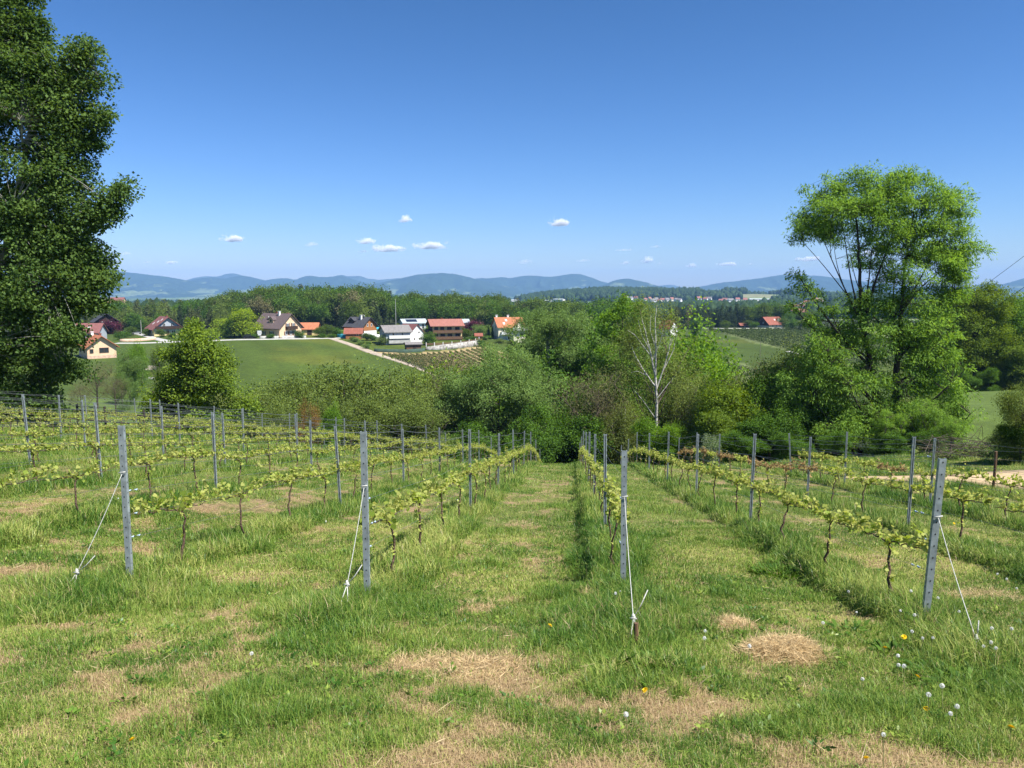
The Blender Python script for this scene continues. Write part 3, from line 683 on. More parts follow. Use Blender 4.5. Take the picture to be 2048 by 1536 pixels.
# ------------------------------------------------------------------ houses
def house(name, label, cat, px, py, W, D, eave, ridge, deg, wall, roof, over=0.6, wins=(), bals=(), chim=(), lower=None, clad=None,
          fr='frame', skylights=(), dormer=None, cross=None, group=None, dish=(), solar=None, shutters=False, doors=(), loc=None):
    th = radians(deg)
    g = hit(px, py) if loc is None else np.array(loc)
    back = np.array([0, 1.0])
    c = np.array([g[0]*(1+D*0.45/g[1]), g[1]+D*0.45])
    o = empty(name, (c[0], c[1], g[2]), th, label, cat, group)
    hW, hD = W/2, D/2
    wl = MB().prismx([(-hD, -2.5), (hD, -2.5), (hD, eave), (0, ridge), (-hD, eave)], -hW, hW)
    wo_ = wl.build('wall', M[wall], o)
    sl_ = (ridge-eave)/hD; t = 0.22; ye = hD+over; ze = eave-over*sl_
    rf = MB().prismx([(0, ridge+t+0.05), (-ye, ze+t+0.05), (-ye, ze+0.05), (0, ridge+0.05), (ye, ze+0.05), (ye, ze+t+0.05)], -hW-over, hW+over)
    ro = rf.build('roof', M[roof], o)
    for (cx, cyy, h) in chim:
        z0 = ridge-abs(cyy)*sl_-0.2
        MB().box(cx-0.35, cx+0.35, cyy-0.35, cyy+0.35, z0, ridge+h).box(cx-0.45, cx+0.45, cyy-0.45, cyy+0.45, ridge+h, ridge+h+0.15).build('chimney', M['w_white' if h > 0.9 else 'r_rust'], ro)
    def fb(mb, f, s0, s1, z0, z1, n0, n1):
        if f == 'F': mb.box(s0, s1, -hD-n1, -hD-n0, z0, z1)
        elif f == 'R': mb.box(hW+n0, hW+n1, s0, s1, z0, z1)
        elif f == 'L': mb.box(-hW-n1, -hW-n0, s0, s1, z0, z1)
        return mb
    if lower:
        zt, m = lower
        mb = MB(); fb(mb, 'F', -hW-0.04, hW+0.04, -2.4, zt, 0.0, 0.05); fb(mb, 'R', -hD, hD+0.02, -2.4, zt, 0.003, 0.05); fb(mb, 'L', -hD, hD+0.02, -2.4, zt, 0.003, 0.05)
        mb.build('plinth', M[m], o)
    if clad:
        for f, m in clad:
            x0, x1 = (hW+0.005, hW+0.06) if f == 'R' else (-hW-0.06, -hW-0.005)
            MB().prismx([(-hD+0.03, eave*0.52), (hD-0.03, eave*0.52), (hD-0.03, eave-0.05), (0, ridge-0.08), (-hD+0.03, eave-0.05)], x0, x1).build('gable_cladding', M[m], o)
    for (f, s, z, ww, hh) in wins:
        n0 = 0.065
        mb = MB(); q = 0.11
        fb(mb, f, s-ww/2, s+ww/2, z+hh-q, z+hh, n0, n0+0.07); fb(mb, f, s-ww/2, s+ww/2, z, z+q, n0, n0+0.07)
        fb(mb, f, s-ww/2, s-ww/2+q, z+q, z+hh-q, n0, n0+0.068); fb(mb, f, s+ww/2-q, s+ww/2, z+q, z+hh-q, n0, n0+0.068)
        if ww > 1.0: fb(mb, f, s-0.05, s+0.05, z+q, z+hh-q, n0, n0+0.066)
        wi = mb.build('window', M[fr], o)
        mb = MB(); fb(mb, f, s-ww/2+0.02, s+ww/2-0.02, z+0.02, z+hh-0.02, 0.0, n0+0.03); mb.build('pane', M['glass'], wi)
        if shutters:
            mb = MB(); fb(mb, f, s-ww/2-0.5, s-ww/2-0.03, z, z+hh, 0.002, 0.06); mb.build('shutter', M['brownframe'], wi)
            mb = MB(); fb(mb, f, s+ww/2+0.03, s+ww/2+0.5, z, z+hh, 0.002, 0.06); mb.build('shutter', M['brownframe'], wi)
    for (f, s, ww, hh, m) in doors:
        mb = MB(); fb(mb, f, s-ww/2, s+ww/2, -0.1, hh, 0.01, 0.10); do = mb.build('door', M[m], o)
        mb = MB(); fb(mb, f, s+ww/2-0.25, s+ww/2-0.15, 0.95, 1.1, 0.10, 0.16); mb.build('handle', M['steel'], do)
    for (f, s0, s1, z, m, dep) in bals:
        mb = MB(); fb(mb, f, s0, s1, z-0.18, z, 0.01, dep)
        bo = mb.build('balcony', M[m], o)
        mb = MB(); fb(mb, f, s0, s1, z+0.02, z+0.92, dep-0.08, dep-0.01)
        k = int((s1-s0)/0.5)
        fb(mb, f, s0-0.02, s1+0.02, z+0.92, z+1.0, dep-0.12, dep+0.02)
        fb(mb, f, s0, s0+0.07, z+0.0, z+0.92, 0.03, dep-0.09); fb(mb, f, s1-0.07, s1, z+0.0, z+0.92, 0.03, dep-0.09)
        mb.build('railing', M[m], bo)
    for (x, yy) in skylights:
        zc = ridge+t+0.05-abs(yy)*sl_
        dy = 0.45; MB().add([(x-0.4, yy-dy, zc-dy*sl_+0.05), (x+0.4, yy-dy, zc-dy*sl_+0.05), (x+0.4, yy+dy, zc+dy*sl_+0.05), (x-0.4, yy+dy, zc+dy*sl_+0.05),
            (x-0.4, yy-dy, zc-dy*sl_-0.1), (x+0.4, yy-dy, zc-dy*sl_-0.1), (x+0.4, yy+dy, zc+dy*sl_-0.1), (x-0.4, yy+dy, zc+dy*sl_-0.1)],
            [(0, 1, 2, 3), (7, 6, 5, 4), (0, 4, 5, 1), (1, 5, 6, 2), (2, 6, 7, 3), (3, 7, 4, 0)]).build('skylight', M['frame'], ro)
    if solar:
        x0, x1, y0, y1 = solar; z0 = ridge+t+0.05-abs(y0)*sl_+0.06; z1 = ridge+t+0.05-abs(y1)*sl_+0.06
        MB().add([(x0, y0, z0), (x1, y0, z0), (x1, y1, z1), (x0, y1, z1), (x0, y0, z0-0.12), (x1, y0, z0-0.12), (x1, y1, z1-0.12), (x0, y1, z1-0.12)],
                 [(0, 1, 2, 3), (7, 6, 5, 4), (0, 4, 5, 1), (1, 5, 6, 2), (2, 6, 7, 3), (3, 7, 4, 0)]).build('solar_panel', M['solar'], ro)
    for (x, yy) in dish:
        zc = ridge+t-abs(yy)*sl_
        MB().tube([(x, yy, zc-0.1), (x, yy, zc+0.7)], 0.05).tube([(x-0.03, yy-0.12, zc+0.75), (x+0.02, yy-0.02, zc+0.8)], [0.5, 0.35], 10).build('satellite_dish', M['frame'], ro)
    if dormer:
        x, yy, dw, m = dormer; zc = ridge-abs(yy)*sl_
        MB().prism([(x-dw, zc-0.6), (x+dw, zc-0.6), (x+dw, zc+0.9), (x, zc+1.7), (x-dw, zc+0.9)], yy-0.7, 0).build('dormer', M[m], ro)
        MB().prism([(x, zc+1.95), (x-dw-0.3, zc+0.72), (x-dw-0.3, zc+0.55), (x, zc+1.73), (x+dw+0.3, zc+0.55), (x+dw+0.3, zc+0.72)], yy-1.0, 0).build('dormer_roof', M[roof], ro)
        MB().box(x-0.35, x+0.35, yy-0.78, yy-0.72, zc, zc+0.9).build('pane', M['glass'], ro)
    if cross:
        x, dw, ce, cr_, proj, m = cross     # a gabled bay on the front face
        bay = MB().prism([(x-dw, -2.4), (x+dw, -2.4), (x+dw, ce), (x, cr_), (x-dw, ce)], -hD-proj, -0.3).build('gabled_bay', M[m], o)
        s2 = (cr_-ce)/dw
        MB().prism([(x, cr_+0.3), (x-dw-0.5, ce-0.5*s2+0.3), (x-dw-0.5, ce-0.5*s2+0.08), (x, cr_+0.05), (x+dw+0.5, ce-0.5*s2+0.08), (x+dw+0.5, ce-0.5*s2+0.3)], -hD-proj-0.5, -0.2).build('bay_roof', M[roof], bay)
        for (sx, z, ww, hh) in ((-dw*0.45, ce-0.5, 0.9, 1.7), (dw*0.4, ce-0.5, 0.9, 1.7), (-dw*0.55, ce-3.4, 0.7, 1.5), (dw*0.35, ce-3.3, 1.6, 1.4)):
            wi = MB().box(x+sx-ww/2, x+sx+ww/2, -hD-proj-0.06, -hD-proj-0.005, z, z+hh).build('window', M['frame'], bay)
            MB().box(x+sx-ww/2+0.1, x+sx+ww/2-0.1, -hD-proj-0.10, -hD-proj-0.061, z+0.1, z+hh-0.1).build('pane', M['glass'], wi)
        bb = MB().box(x-dw-0.6, x+dw+0.6, -hD-proj-1.2, -hD-proj-0.01, ce-0.75, ce-0.6)
        bb.box(x-dw-0.6, x+dw+0.6, -hD-proj-1.2, -hD-proj-1.13, ce-0.6, ce+0.2); bb.build('balcony', M['frame'], bay)
    return o
house('house', 'salmon walled house with bright orange roof at the foot of the big poplar', 'house', 196, 716, 11.5, 8.0, 3.6, 6.6, -50, 'w_peach', 'r_orange', 0.9,
      wins=[('R', 0.6, 1.7, 2.6, 1.5), ('R', -2.8, 1.7, 1.0, 1.2), ('F', -3, 1.6, 1.2, 1.3), ('F', 2, 1.6, 1.2, 1.3)], chim=[(1.5, 0.6, 0.6), (-3, -0.6, 0.95)], fr='brownframe', lower=(0.9, 'w_brick'))
house('house', 'low maroon-roofed house behind the orange roof under the poplar branches', 'house', 176, 680, 11, 8, 3.0, 6.0, 6, 'w_grey', 'r_maroon', 0.7,
      wins=[('F', -3, 1.0, 1.3, 1.2), ('F', 1, 1.0, 1.3, 1.2)], skylights=[(-1, -2.2), (1.6, -2.2)])
house('house', 'dark timber chalet high up at the forest edge beside the poplar', 'house', 212, 668, 10, 9, 5.6, 8.8, -55, 'darkwood', 'r_dark', 1.0,
      wins=[('R', -1.5, 4.2, 1.0, 1.2), ('R', 1.5, 4.2, 1.0, 1.2)], bals=[('R', -4, 4, 3.6, 'darkwood', 1.2)])
house('house', 'yellow house with long brown-red roof and dark gable balcony', 'house', 330, 671, 11.5, 11.0, 3.0, 7.4, -52, 'w_yellow', 'r_maroon', 1.0, clad=[('R', 'w_grey')],
      wins=[('R', -1.6, 3.4, 1.3, 1.7), ('R', 1.6, 3.4, 1.3, 1.7), ('R', 2.0, 0.5, 1.6, 1.7), ('R', -2.2, 0.5, 1.2, 1.5), ('F', -2, 0.8, 1.3, 1.3), ('F', 2, 0.8, 1.3, 1.3)],
      bals=[('R', -5, 5, 2.9, 'darkwood', 1.3)], chim=[(3.2, 0.3, 0.5)], skylights=[(-2.5, -3.6), (1.0, -2.6), (2.8, -1.6)], doors=[('R', -0.3, 1.0, 2.1, 'wood')])
house('house', 'large peach house with steep brown-grey roof, dormer and tall chimneys', 'house', 556, 675, 13.5, 11, 3.8, 8.6, -30, 'w_peach', 'r_brown', 0.8,
      wins=[('R', -1.4, 4.0, 1.1, 1.3), ('R', 1.4, 4.0, 1.1, 1.3), ('R', -2.2, 0.9, 1.1, 1.4), ('R', 0, 0.9, 1.1, 1.4), ('R', 2.2, 0.9, 1.1, 1.4), ('F', 2.6, 1.0, 1.2, 1.3), ('F', -1.5, 1.0, 1.2, 1.3)],
      bals=[('R', -2.6, 2.6, 3.2, 'darkwood', 1.2)], chim=[(2.0, -0.8, 0.95), (-0.5, 0.3, 0.6), (5.0, 0.5, 0.3)], dormer=(0.8, -3.2, 1.2, 'w_peach'), lower=(0.3, 'stone'), dish=[(-2.0, -2.4)], clad=[('L', 'darkwood')], shutters=True)
house('garage', 'long low outbuilding with orange roof beside the large peach house', 'outbuilding', 612, 670, 10, 6, 2.4, 4.6, 4, 'w_yellow', 'r_orange', 0.5,
      wins=[('F', -1.2, 0.9, 1.0, 1.0)], doors=[('F', 2.0, 1.8, 2.0, 'darkwood')])
house('house', 'chalet with dark grey roof and orange timber gable behind the swimming pool terrace', 'house', 722, 671, 9.5, 8.5, 3.8, 7.2, -32, 'w_white', 'r_dark', 0.9, clad=[('R', 'orangewood'), ('L', 'darkwood')],
      wins=[('R', -1.2, 3.6, 0.9, 1.2), ('R', 1.2, 3.6, 0.9, 1.2), ('F', 1.0, 1.2, 1.4, 1.3)], bals=[('F', -4.4, 0.5, 2.5, 'darkwood', 1.4)], dormer=(-2.2, -2.4, 1.4, 'darkwood'), dish=[(0.4, -0.4), (2.2, -0.2)], chim=[(1.4, -1.2, 0.95)])
house('shed', 'open timber carport with rust-red roof where the track meets the road', 'shed', 708, 678, 6.0, 4.6, 2.3, 3.9, 6, 'wood', 'r_rust', 0.7, bals=[('F', -2.8, 2.8, 0.2, 'orangewood', 0.9)], wins=[('F', 1.6, 1.2, 0.9, 0.7)])
house('house', 'grey-blue house with white balcony band and faded grey roof', 'house', 790, 689, 9.0, 9.0, 4.6, 6.6, 24, 'w_grey', 'r_grey', 0.8,
      wins=[('F', -1.8, 3.0, 0.9, 1.2), ('F', 1.6, 3.0, 0.9, 1.2), ('L', 0, 4.1, 1.1, 1.1), ('F', -1.6, 0.5, 0.9, 1.1), ('F', 1.8, 0.5, 0.9, 1.1)],
      bals=[('F', -3.6, 4.4, 2.4, 'w_white', 1.3), ('F', -3.8, 4.2, 0.7, 'concrete', 1.5)])
house('barn', 'tall white gable barn with maroon roof behind the grey-blue house', 'barn', 821, 684, 9.0, 6.2, 3.4, 6.4, -50, 'w_white', 'r_maroon', 0.4,
      wins=[('R', -1.1, 1.0, 0.5, 0.5), ('R', 1.1, 1.0, 0.5, 0.5), ('R', 0.9, 3.4, 0.5, 0.5)], fr='brownframe')
house('house', 'modern white house with light grey roof and dark solar panel', 'house', 826, 668, 9.5, 8.5, 4.6, 6.0, 20, 'w_white', 'r_light', 0.7,
      wins=[('F', -1.2, 3.0, 0.7, 1.4), ('F', 1.2, 2.2, 1.0, 2.0), ('F', 3.4, 2.2, 1.0, 2.0), ('L', -2, 3.0, 1.4, 0.8), ('L', 1.5, 3.0, 1.4, 0.8)], solar=(-3.4, 1.2, -3.6, -0.8), clad=[('L', 'w_grey')])
house('house', 'wide three-storey chalet with faded red roof and two long wooden balconies', 'house', 890, 680, 11.4, 9.5, 5.6, 7.6, 16, 'w_yellow', 'r_red', 1.0, clad=[('L', 'darkwood')],
      wins=[('F', -4.3, 3.7, 1.5, 1.3), ('F', -2.0, 3.7, 1.5, 1.3), ('F', 0.8, 3.7, 1.8, 1.3), ('F', 3.9, 3.7, 1.8, 1.3), ('F', -4.3, 1.2, 1.3, 1.3), ('F', -1.8, 1.2, 1.8, 1.3), ('F', 1.0, 1.2, 1.8, 1.3), ('F', 4.0, 1.2, 1.8, 1.3), ('L', -2, 3.6, 1.2, 1.2), ('L', 1.5, 3.6, 1.2, 1.2)],
      bals=[('F', -5.7, 5.7, 2.9, 'wood', 1.3), ('F', -5.7, 5.7, 0.45, 'wood', 1.3), ('L', -4.5, 4.5, 2.9, 'darkwood', 1.2)], chim=[(-1.2, 0.2, 0.5)], lower=(0.2, 'r_dark'), fr='brownframe')
house('house', 'little cream house with pale grey roof right behind the wide red-roofed chalet', 'house', 925, 660, 5.2, 5.5, 3.4, 4.7, 14, 'w_cream', 'r_light', 0.5, wins=[('F', -0.8, 0.8, 0.8, 2.0), ('F', 1.2, 0.8, 0.8, 2.0)])
house('house', 'white three-storey house with orange roof and gabled bay beside the tall aspen', 'house', 1016, 680, 10.5, 9.5, 5.0, 8.4, 17, 'w_cream', 'r_orange', 0.5,
      wins=[('F', -3.4, 2.6, 1.0, 1.8), ('F', -1.6, 2.6, 0.8, 1.8), ('F', -1.2, 0.2, 1.0, 1.5), ('L', -1.2, 4.4, 0.9, 1.3), ('L', 1.8, 2.0, 0.9, 1.3)], lower=(1.5, 'w_grey'), bals=[('F', -4.4, 0.2, 2.4, 'frame', 1.5)],
      chim=[(-4.6, 0.4, 1.0), (0.0, 0.3, 0.95)], skylights=[(-1.3, -1.6), (-2.6, -3.2)], cross=(2.9, 2.5, 4.6, 7.4, 1.0, 'w_cream'))
house('hut', 'small dark plank hut with flat grey roof in front of the stone wall', 'hut', 826, 702, 5.0, 4.0, 2.2, 2.75, 16, 'wood', 'r_grey', 0.45, clad=[('L', 'darkwood')], doors=[('F', 0.4, 1.2, 1.9, 'darkwood')])
house('hut', 'tiny orange timber hut with red roof at the end of the stone wall', 'hut', 957, 681, 2.6, 2.4, 1.7, 2.5, 8, 'orangewood', 'r_rust', 0.35, doors=[('F', 0.1, 0.8, 1.5, 'wood')])
house('farmhouse', 'red-roofed farmhouse with dark half-hipped gable beyond the vineyard near the ash', 'house', 1541, 655, 12, 10, 2.2, 6.2, 25, 'w_cream', 'r_rust', 0.8, clad=[('L', 'darkwood')],
      wins=[('F', -3, 0.6, 1.2, 1.0), ('F', 0, 0.6, 1.2, 1.0), ('F', 3, 0.6, 1.2, 1.0), ('L', 0, 2.4, 1.2, 1.0)], chim=[(-3, 0.4, 0.5)], dormer=(3.4, -2.6, 0.9, 'w_white'), skylights=[(1.0, -2.2)])
house('shed', 'low open shed with rust-red roof beside the far farmhouse', 'shed', 1487, 655, 5.6, 4.5, 1.3, 2.5, 4, 'darkwood', 'r_rust', 0.5, wins=[('F', 0, 0.3, 1.0, 0.6)])
house('house', 'white gabled house with red roof peeping over the birch crown', 'house', 1338, 662, 8, 7, 4.6, 8.6, -50, 'w_white', 'r_rust', 0.6, wins=[('R', -1, 4.4, 0.8, 1.0), ('R', 1.2, 4.4, 0.8, 1.0)], loc=tuple(G(1336, 430)))
house('house', 'yellow-walled house poking out of the far wood by the poplar edge', 'house', 204, 606, 9, 8, 5.0, 7.0, 10, 'w_yellow', 'r_grey', 0.5, wins=[('F', 0, 2.6, 1.4, 1.2)], loc=tuple(P(204, 604, 560)-np.array([0, 0, 4.0])))
house('house', 'red-roofed house poking out of the far wood above the maple', 'house', 232, 606, 12, 8, 4.5, 7.5, 8, 'w_peach', 'r_maroon', 0.5, wins=[('F', 0, 2.2, 1.4, 1.2)], loc=tuple(P(232, 606, 580)-np.array([0, 0, 3.6])))

# far villages in the valley
rv = np.random.default_rng(12)
far_spots = [(1252, 598, 1), (1262, 600, 1), (1272, 599, 0), (1290, 603, 1), (1299, 602, 0), (1306, 604, 1), (1312, 602, 1), (1319, 605, 0), (1326, 603, 1), (1334, 604, 1), (1343, 602, 0), (1352, 603, 1), (1358, 605, 1),
    (1398, 600, 1), (1411, 603, 1), (1418, 602, 1), (1443, 604, 1), (1450, 603, 0), (1461, 605, 1), (1475, 603, 1), (1490, 604, 0), (1512, 603, 2), (1527, 602, 2), (1096, 604, 2), (1118, 603, 2), (1030, 586, 2),
    (1582, 622, 0), (1590, 616, 1), (1594, 624, 1), (1600, 612, 1), (1606, 618, 0), (1613, 608, 0), (1618, 613, 1), (1625, 606, 0), (1632, 603, 0), (1641, 606, 1), (1648, 610, 1), (1601, 628, 0), (1585, 629, 1), (1610, 632, 1)]
ordw = ['first', 'second', 'third', 'fourth', 'fifth', 'sixth', 'seventh', 'eighth', 'ninth', 'tenth', 'eleventh', 'twelfth', 'thirteenth', 'fourteenth', 'fifteenth', 'sixteenth', 'seventeenth', 'eighteenth', 'nineteenth', 'twentieth']
hallsort = sorted(q_[0] for q_ in far_spots if q_[2] == 2)
vsort = [sorted(q_[0] for q_ in far_spots if q_[2] < 2 and (0 if q_[0] < 1380 else 1 if q_[0] < 1560 else 2) == v_) for v_ in range(3)]
for k, (px, py, kind) in enumerate(far_spots):
    d = 1750.0 if px < 1560 else (900.0 if py > 618 else 1250.0)
    g = hit(px, py, 650, 2600)
    sc_ = g[1]/1600.0
    W = (rv.uniform(9, 14) if kind < 2 else rv.uniform(26, 38)); D_ = W*0.7 if kind < 2 else 12; e = rv.uniform(4, 6.5); rd = e+(rv.uniform(3, 4.5) if kind < 2 else 1.2)
    nm = 'far_house' if kind < 2 else 'far_hall'
    o = empty(nm, (g[0], g[1], g[2]), radians(rv.uniform(-50, 50)), None, None)
    vi = 0 if px < 1380 else 1 if px < 1560 else 2
    if kind == 2:
        lab = 'long low white hall with flat roof, far off, %s from the poplar side' % ordw[hallsort.index(px)]
    else:
        red = kind == 0 or rv.random() < 0.45
        lab = 'tiny white house with %s roof, %s from the poplar, %s' % ('faded red' if red else 'grey', ordw[vsort[vi].index(px)], ('village past the birch', 'village past the spruces', 'village past the ash')[vi])
    tag(o, lab, 'house' if kind < 2 else 'hall', 'distant valley houses')
    MB().prismx([(-D_/2, -4), (D_/2, -4), (D_/2, e), (0, rd), (-D_/2, e)], -W/2, W/2).build('wall', M['w_white' if kind else 'w_cream'], o)
    MB().prismx([(0, rd+0.4), (-D_/2-0.7, e-0.3), (-D_/2-0.7, e-0.6), (0, rd+0.05), (D_/2+0.7, e-0.6), (D_/2+0.7, e-0.3)], -W/2-0.7, W/2+0.7).build('roof', M['r_light' if kind == 2 else 'r_red' if red else 'r_grey'], o)

# ------------------------------------------------------------------ roads, walls, fences of the village
def ribbon(name, mtl, pix, width, label, kind='structure', lift=0.06, world=None, cat=None):
    pts = np.array([hit(*p)[:2] for p in pix]) if world is None else np.array(world)
    seg = np.concatenate([[0], np.cumsum(np.linalg.norm(np.diff(pts, axis=0), axis=1))]); n = max(8, int(seg[-1]/2.0)); s = np.linspace(0, seg[-1], n)
    c = np.stack([np.interp(s, seg, pts[:, i]) for i in range(2)], 1)
    for i in range(2): c[1:-1, i] = np.convolve(c[:, i], [.25, .5, .25], 'same')[1:-1]
    wv = np.interp(s, seg, width) if not np.isscalar(width) else np.full(n, width)
    t = unit(np.gradient(c, axis=0)); nn = np.stack([-t[:, 1], t[:, 0]], 1)
    cols = np.linspace(-0.5, 0.5, 5); rows = []
    for q_ in cols:
        p = c+nn*(wv*q_)[:, None]; z = H(p[:, 0], p[:, 1])+lift; rows.append(np.stack([p[:, 0], p[:, 1], z], 1))
    V = np.stack(rows, 1)
    e0 = V[:, :1].copy(); e0[:, :, 2] -= 0.4; e1 = V[:, -1:].copy(); e1[:, :, 2] -= 0.4
    V = np.concatenate([e0, V, e1], 1); idx = np.arange(n*7).reshape(n, 7)
    q = np.stack([idx[:-1, :-1], idx[1:, :-1], idx[1:, 1:], idx[:-1, 1:]], -1).reshape(-1, 4)
    o = obj(name, mesh_np(name, V.reshape(-1, 3), [q[:, ::-1]], [mtl], smooth=False)); tag(o, label, cat, kind=kind); return o
ribbon('road', M['road'], [(232, 686.5), (330, 684.5), (420, 681.5), (520, 679), (600, 677.5), (660, 676.5), (700, 675.5)], 3.6, 'pale village road along the top of the meadow')
ribbon('driveway', M['road'], [(243, 661.5), (262, 664.5), (290, 671), (318, 679), (338, 684)], 3.2, 'pale driveway dropping to the village road')
ribbon('track', M['gravel'], [(664, 677.5), (700, 689), (740, 704), (790, 719), (840, 736), (880, 752), (920, 775)], 3.2, 'gravel farm track running down beside the meadow')
ribbon('road', M['road'], [(1395, 656.8), (1440, 657), (1500, 656.8), (1560, 656.6), (1640, 656.6), (1720, 657)], 3.4, 'pale road above the far vineyard', lift=0.15)
ribbon('path', M['road'], [(1575, 703), (1590, 706), (1610, 710), (1640, 717)], 3.0, 'short pale path end beside the far vineyard', lift=0.15)
def wall_strip(name, label, cat, mtl, pix, h, th=0.35, world=None, drop=0.8, group=None):
    pts = np.array([hit(*p)[:2] for p in pix]) if world is None else np.array(world)
    seg = np.concatenate([[0], np.cumsum(np.linalg.norm(np.diff(pts, axis=0), axis=1))]); n = max(3, int(seg[-1]/1.5)); s = np.linspace(0, seg[-1], n)
    c = np.stack([np.interp(s, seg, pts[:, i]) for i in range(2)], 1); t = unit(np.gradient(c, axis=0)); nn = np.stack([-t[:, 1], t[:, 0]], 1)*th/2
    z = H(c[:, 0], c[:, 1]); hh = np.full(n, h) if np.isscalar(h) else np.interp(s/seg[-1], np.linspace(0, 1, len(h)), h)
    a = c+nn; b_ = c-nn
    V = np.stack([np.column_stack([a, z-drop]), np.column_stack([a, z+hh]), np.column_stack([b_, z+hh]), np.column_stack([b_, z-drop])], 1)
    idx = np.arange(n*4).reshape(n, 4)
    q = np.concatenate([np.stack([idx[:-1, k], idx[1:, k], idx[1:, (k+1) % 4], idx[:-1, (k+1) % 4]], -1) for k in range(4)]+[idx[:1], idx[-1:, ::-1]])
    o = obj(name, mesh_np(name, V.reshape(-1, 3), [q], [mtl])); tag(o, label, cat, group); return o
sw_pix = [(852, 700), (875, 699.5), (900, 698), (925, 695.5), (948, 692), (958, 688)]
wall_strip('stone_wall', 'pale boulder retaining wall below the garden of the red-roofed chalet', 'wall', M['stone'], sw_pix, [1.1, 1.7, 1.9, 1.9, 1.5], 0.9)
tf = empty('garden_fence', hit(852, 700), 0, 'brown plank fence with white posts on top of the boulder wall', 'fence')
pw = np.array([hit(*p)[:2] for p in sw_pix]); pw[:, 1] += 1.1
zz = H(pw[:, 0], pw[:, 1]); fm = MB()
for i in range(len(pw)-1):
    a, b_ = pw[i], pw[i+1]; lift0, lift1 = 1.3, 1.3
    for (z0, z1) in ((0.25, 0.5), (0.6, 0.85)):
        fm.add([(a[0], a[1], zz[i]+lift0+z0), (b_[0], b_[1], zz[i+1]+lift1+z0), (b_[0], b_[1], zz[i+1]+lift1+z1), (a[0], a[1], zz[i]+lift0+z1),
                (a[0], a[1]+0.06, zz[i]+lift0+z0), (b_[0], b_[1]+0.06, zz[i+1]+lift1+z0), (b_[0], b_[1]+0.06, zz[i+1]+lift1+z1), (a[0], a[1]+0.06, zz[i]+lift0+z1)],
               [(0, 1, 2, 3), (7, 6, 5, 4), (0, 4, 5, 1), (3, 2, 6, 7)])
po = fm.build('planks', M['wood']); po.parent = tf; po.matrix_parent_inverse = tf.matrix_basis.inverted()
for k in range(8):
    t_ = k/7*(len(pw)-1); i = min(int(t_), len(pw)-2); f_ = t_-i; p = pw[i]*(1-f_)+pw[i+1]*f_; z = zz[i]*(1-f_)+zz[i+1]*f_
    m_ = MB().box(-0.12, 0.12, -0.12, 0.12, -1.0, 1.15).build('post', M['w_white']); m_.parent = tf; m_.matrix_parent_inverse = tf.matrix_basis.inverted(); m_.location = (p[0], p[1]-0.1, z+1.3)
wall_strip('terrace_wall', 'white terrace wall in front of the orange timber chalet', 'wall', M['w_white'], [(700, 672.5), (722, 675), (745, 677.5), (762, 678)], 1.7, 0.4)
wall_strip('garden_wall', 'low light concrete wall in front of the large peach house', 'wall', M['concrete'], [(520, 677.2), (560, 676.6), (612, 675.6)], 0.9, 0.25)
wall_strip('garden_wall', 'low terracotta garden wall between driveway and village road', 'wall', M['w_brick'], [(240, 683.5), (262, 683.0), (290, 681.5), (312, 679)], 1.0, 0.25)
wall_strip('net_fence', 'dark green net fence along the lower garden edge by the plank hut', 'fence', mat('green_net', (0.05, 0.085, 0.06), 0.9, 0.15, 2), [(748, 703.5), (780, 705), (815, 705.5), (850, 702.5)], 1.1, 0.06)
wall_strip('plastered_wall', 'small white courtyard wall beside the purple-leaved tree', 'wall', M['w_white'], [(964, 664), (976, 665.5)], 2.4, 0.3, group=None)
def small(name, label, cat, pt, mb, mtl, rz=0.0):
    o = mb.build(name, mtl, None, loc=pt); o.rotation_euler[2] = rz; tag(o, label, cat); return o
g = hit(752, 668); t = empty('pavilion', g, 0.2, 'garden pavilion with turquoise canvas roof beside the timber chalet', 'pavilion')
MB().add([(-2.3, -2.3, 2.3), (2.3, -2.3, 2.3), (2.3, 2.3, 2.3), (-2.3, 2.3, 2.3), (0, 0, 3.9), (-2.3, -2.3, 2.05), (2.3, -2.3, 2.05), (2.3, 2.3, 2.05), (-2.3, 2.3, 2.05)],
         [(0, 1, 4), (1, 2, 4), (2, 3, 4), (3, 0, 4), (0, 5, 6, 1), (1, 6, 7, 2), (2, 7, 8, 3), (3, 8, 5, 0), (8, 7, 6, 5)]).build('canvas_roof', M['r_teal'], t)
for sx in (-2.1, 2.1):
    for sy in (-2.1, 2.1): MB().box(sx-0.08, sx+0.08, sy-0.08, sy+0.08, -0.6, 2.1).build('post', M['frame'], t)
g = hit(690, 674.5); t = empty('swimming_pool', g, 0.1, 'raised round blue pool on the terrace left of the carport', 'pool')
MB().tube([(0, 0, -0.5), (0, 0, 1.2)], 3.0, 20, cap=False).build('side', M['r_teal'], t); MB().tube([(0, 0, 0.3), (0, 0, 1.08)], 2.95, 20).build('water', mat('pool_water', (0.16, 0.40, 0.50), 0.1, 0.03), t)
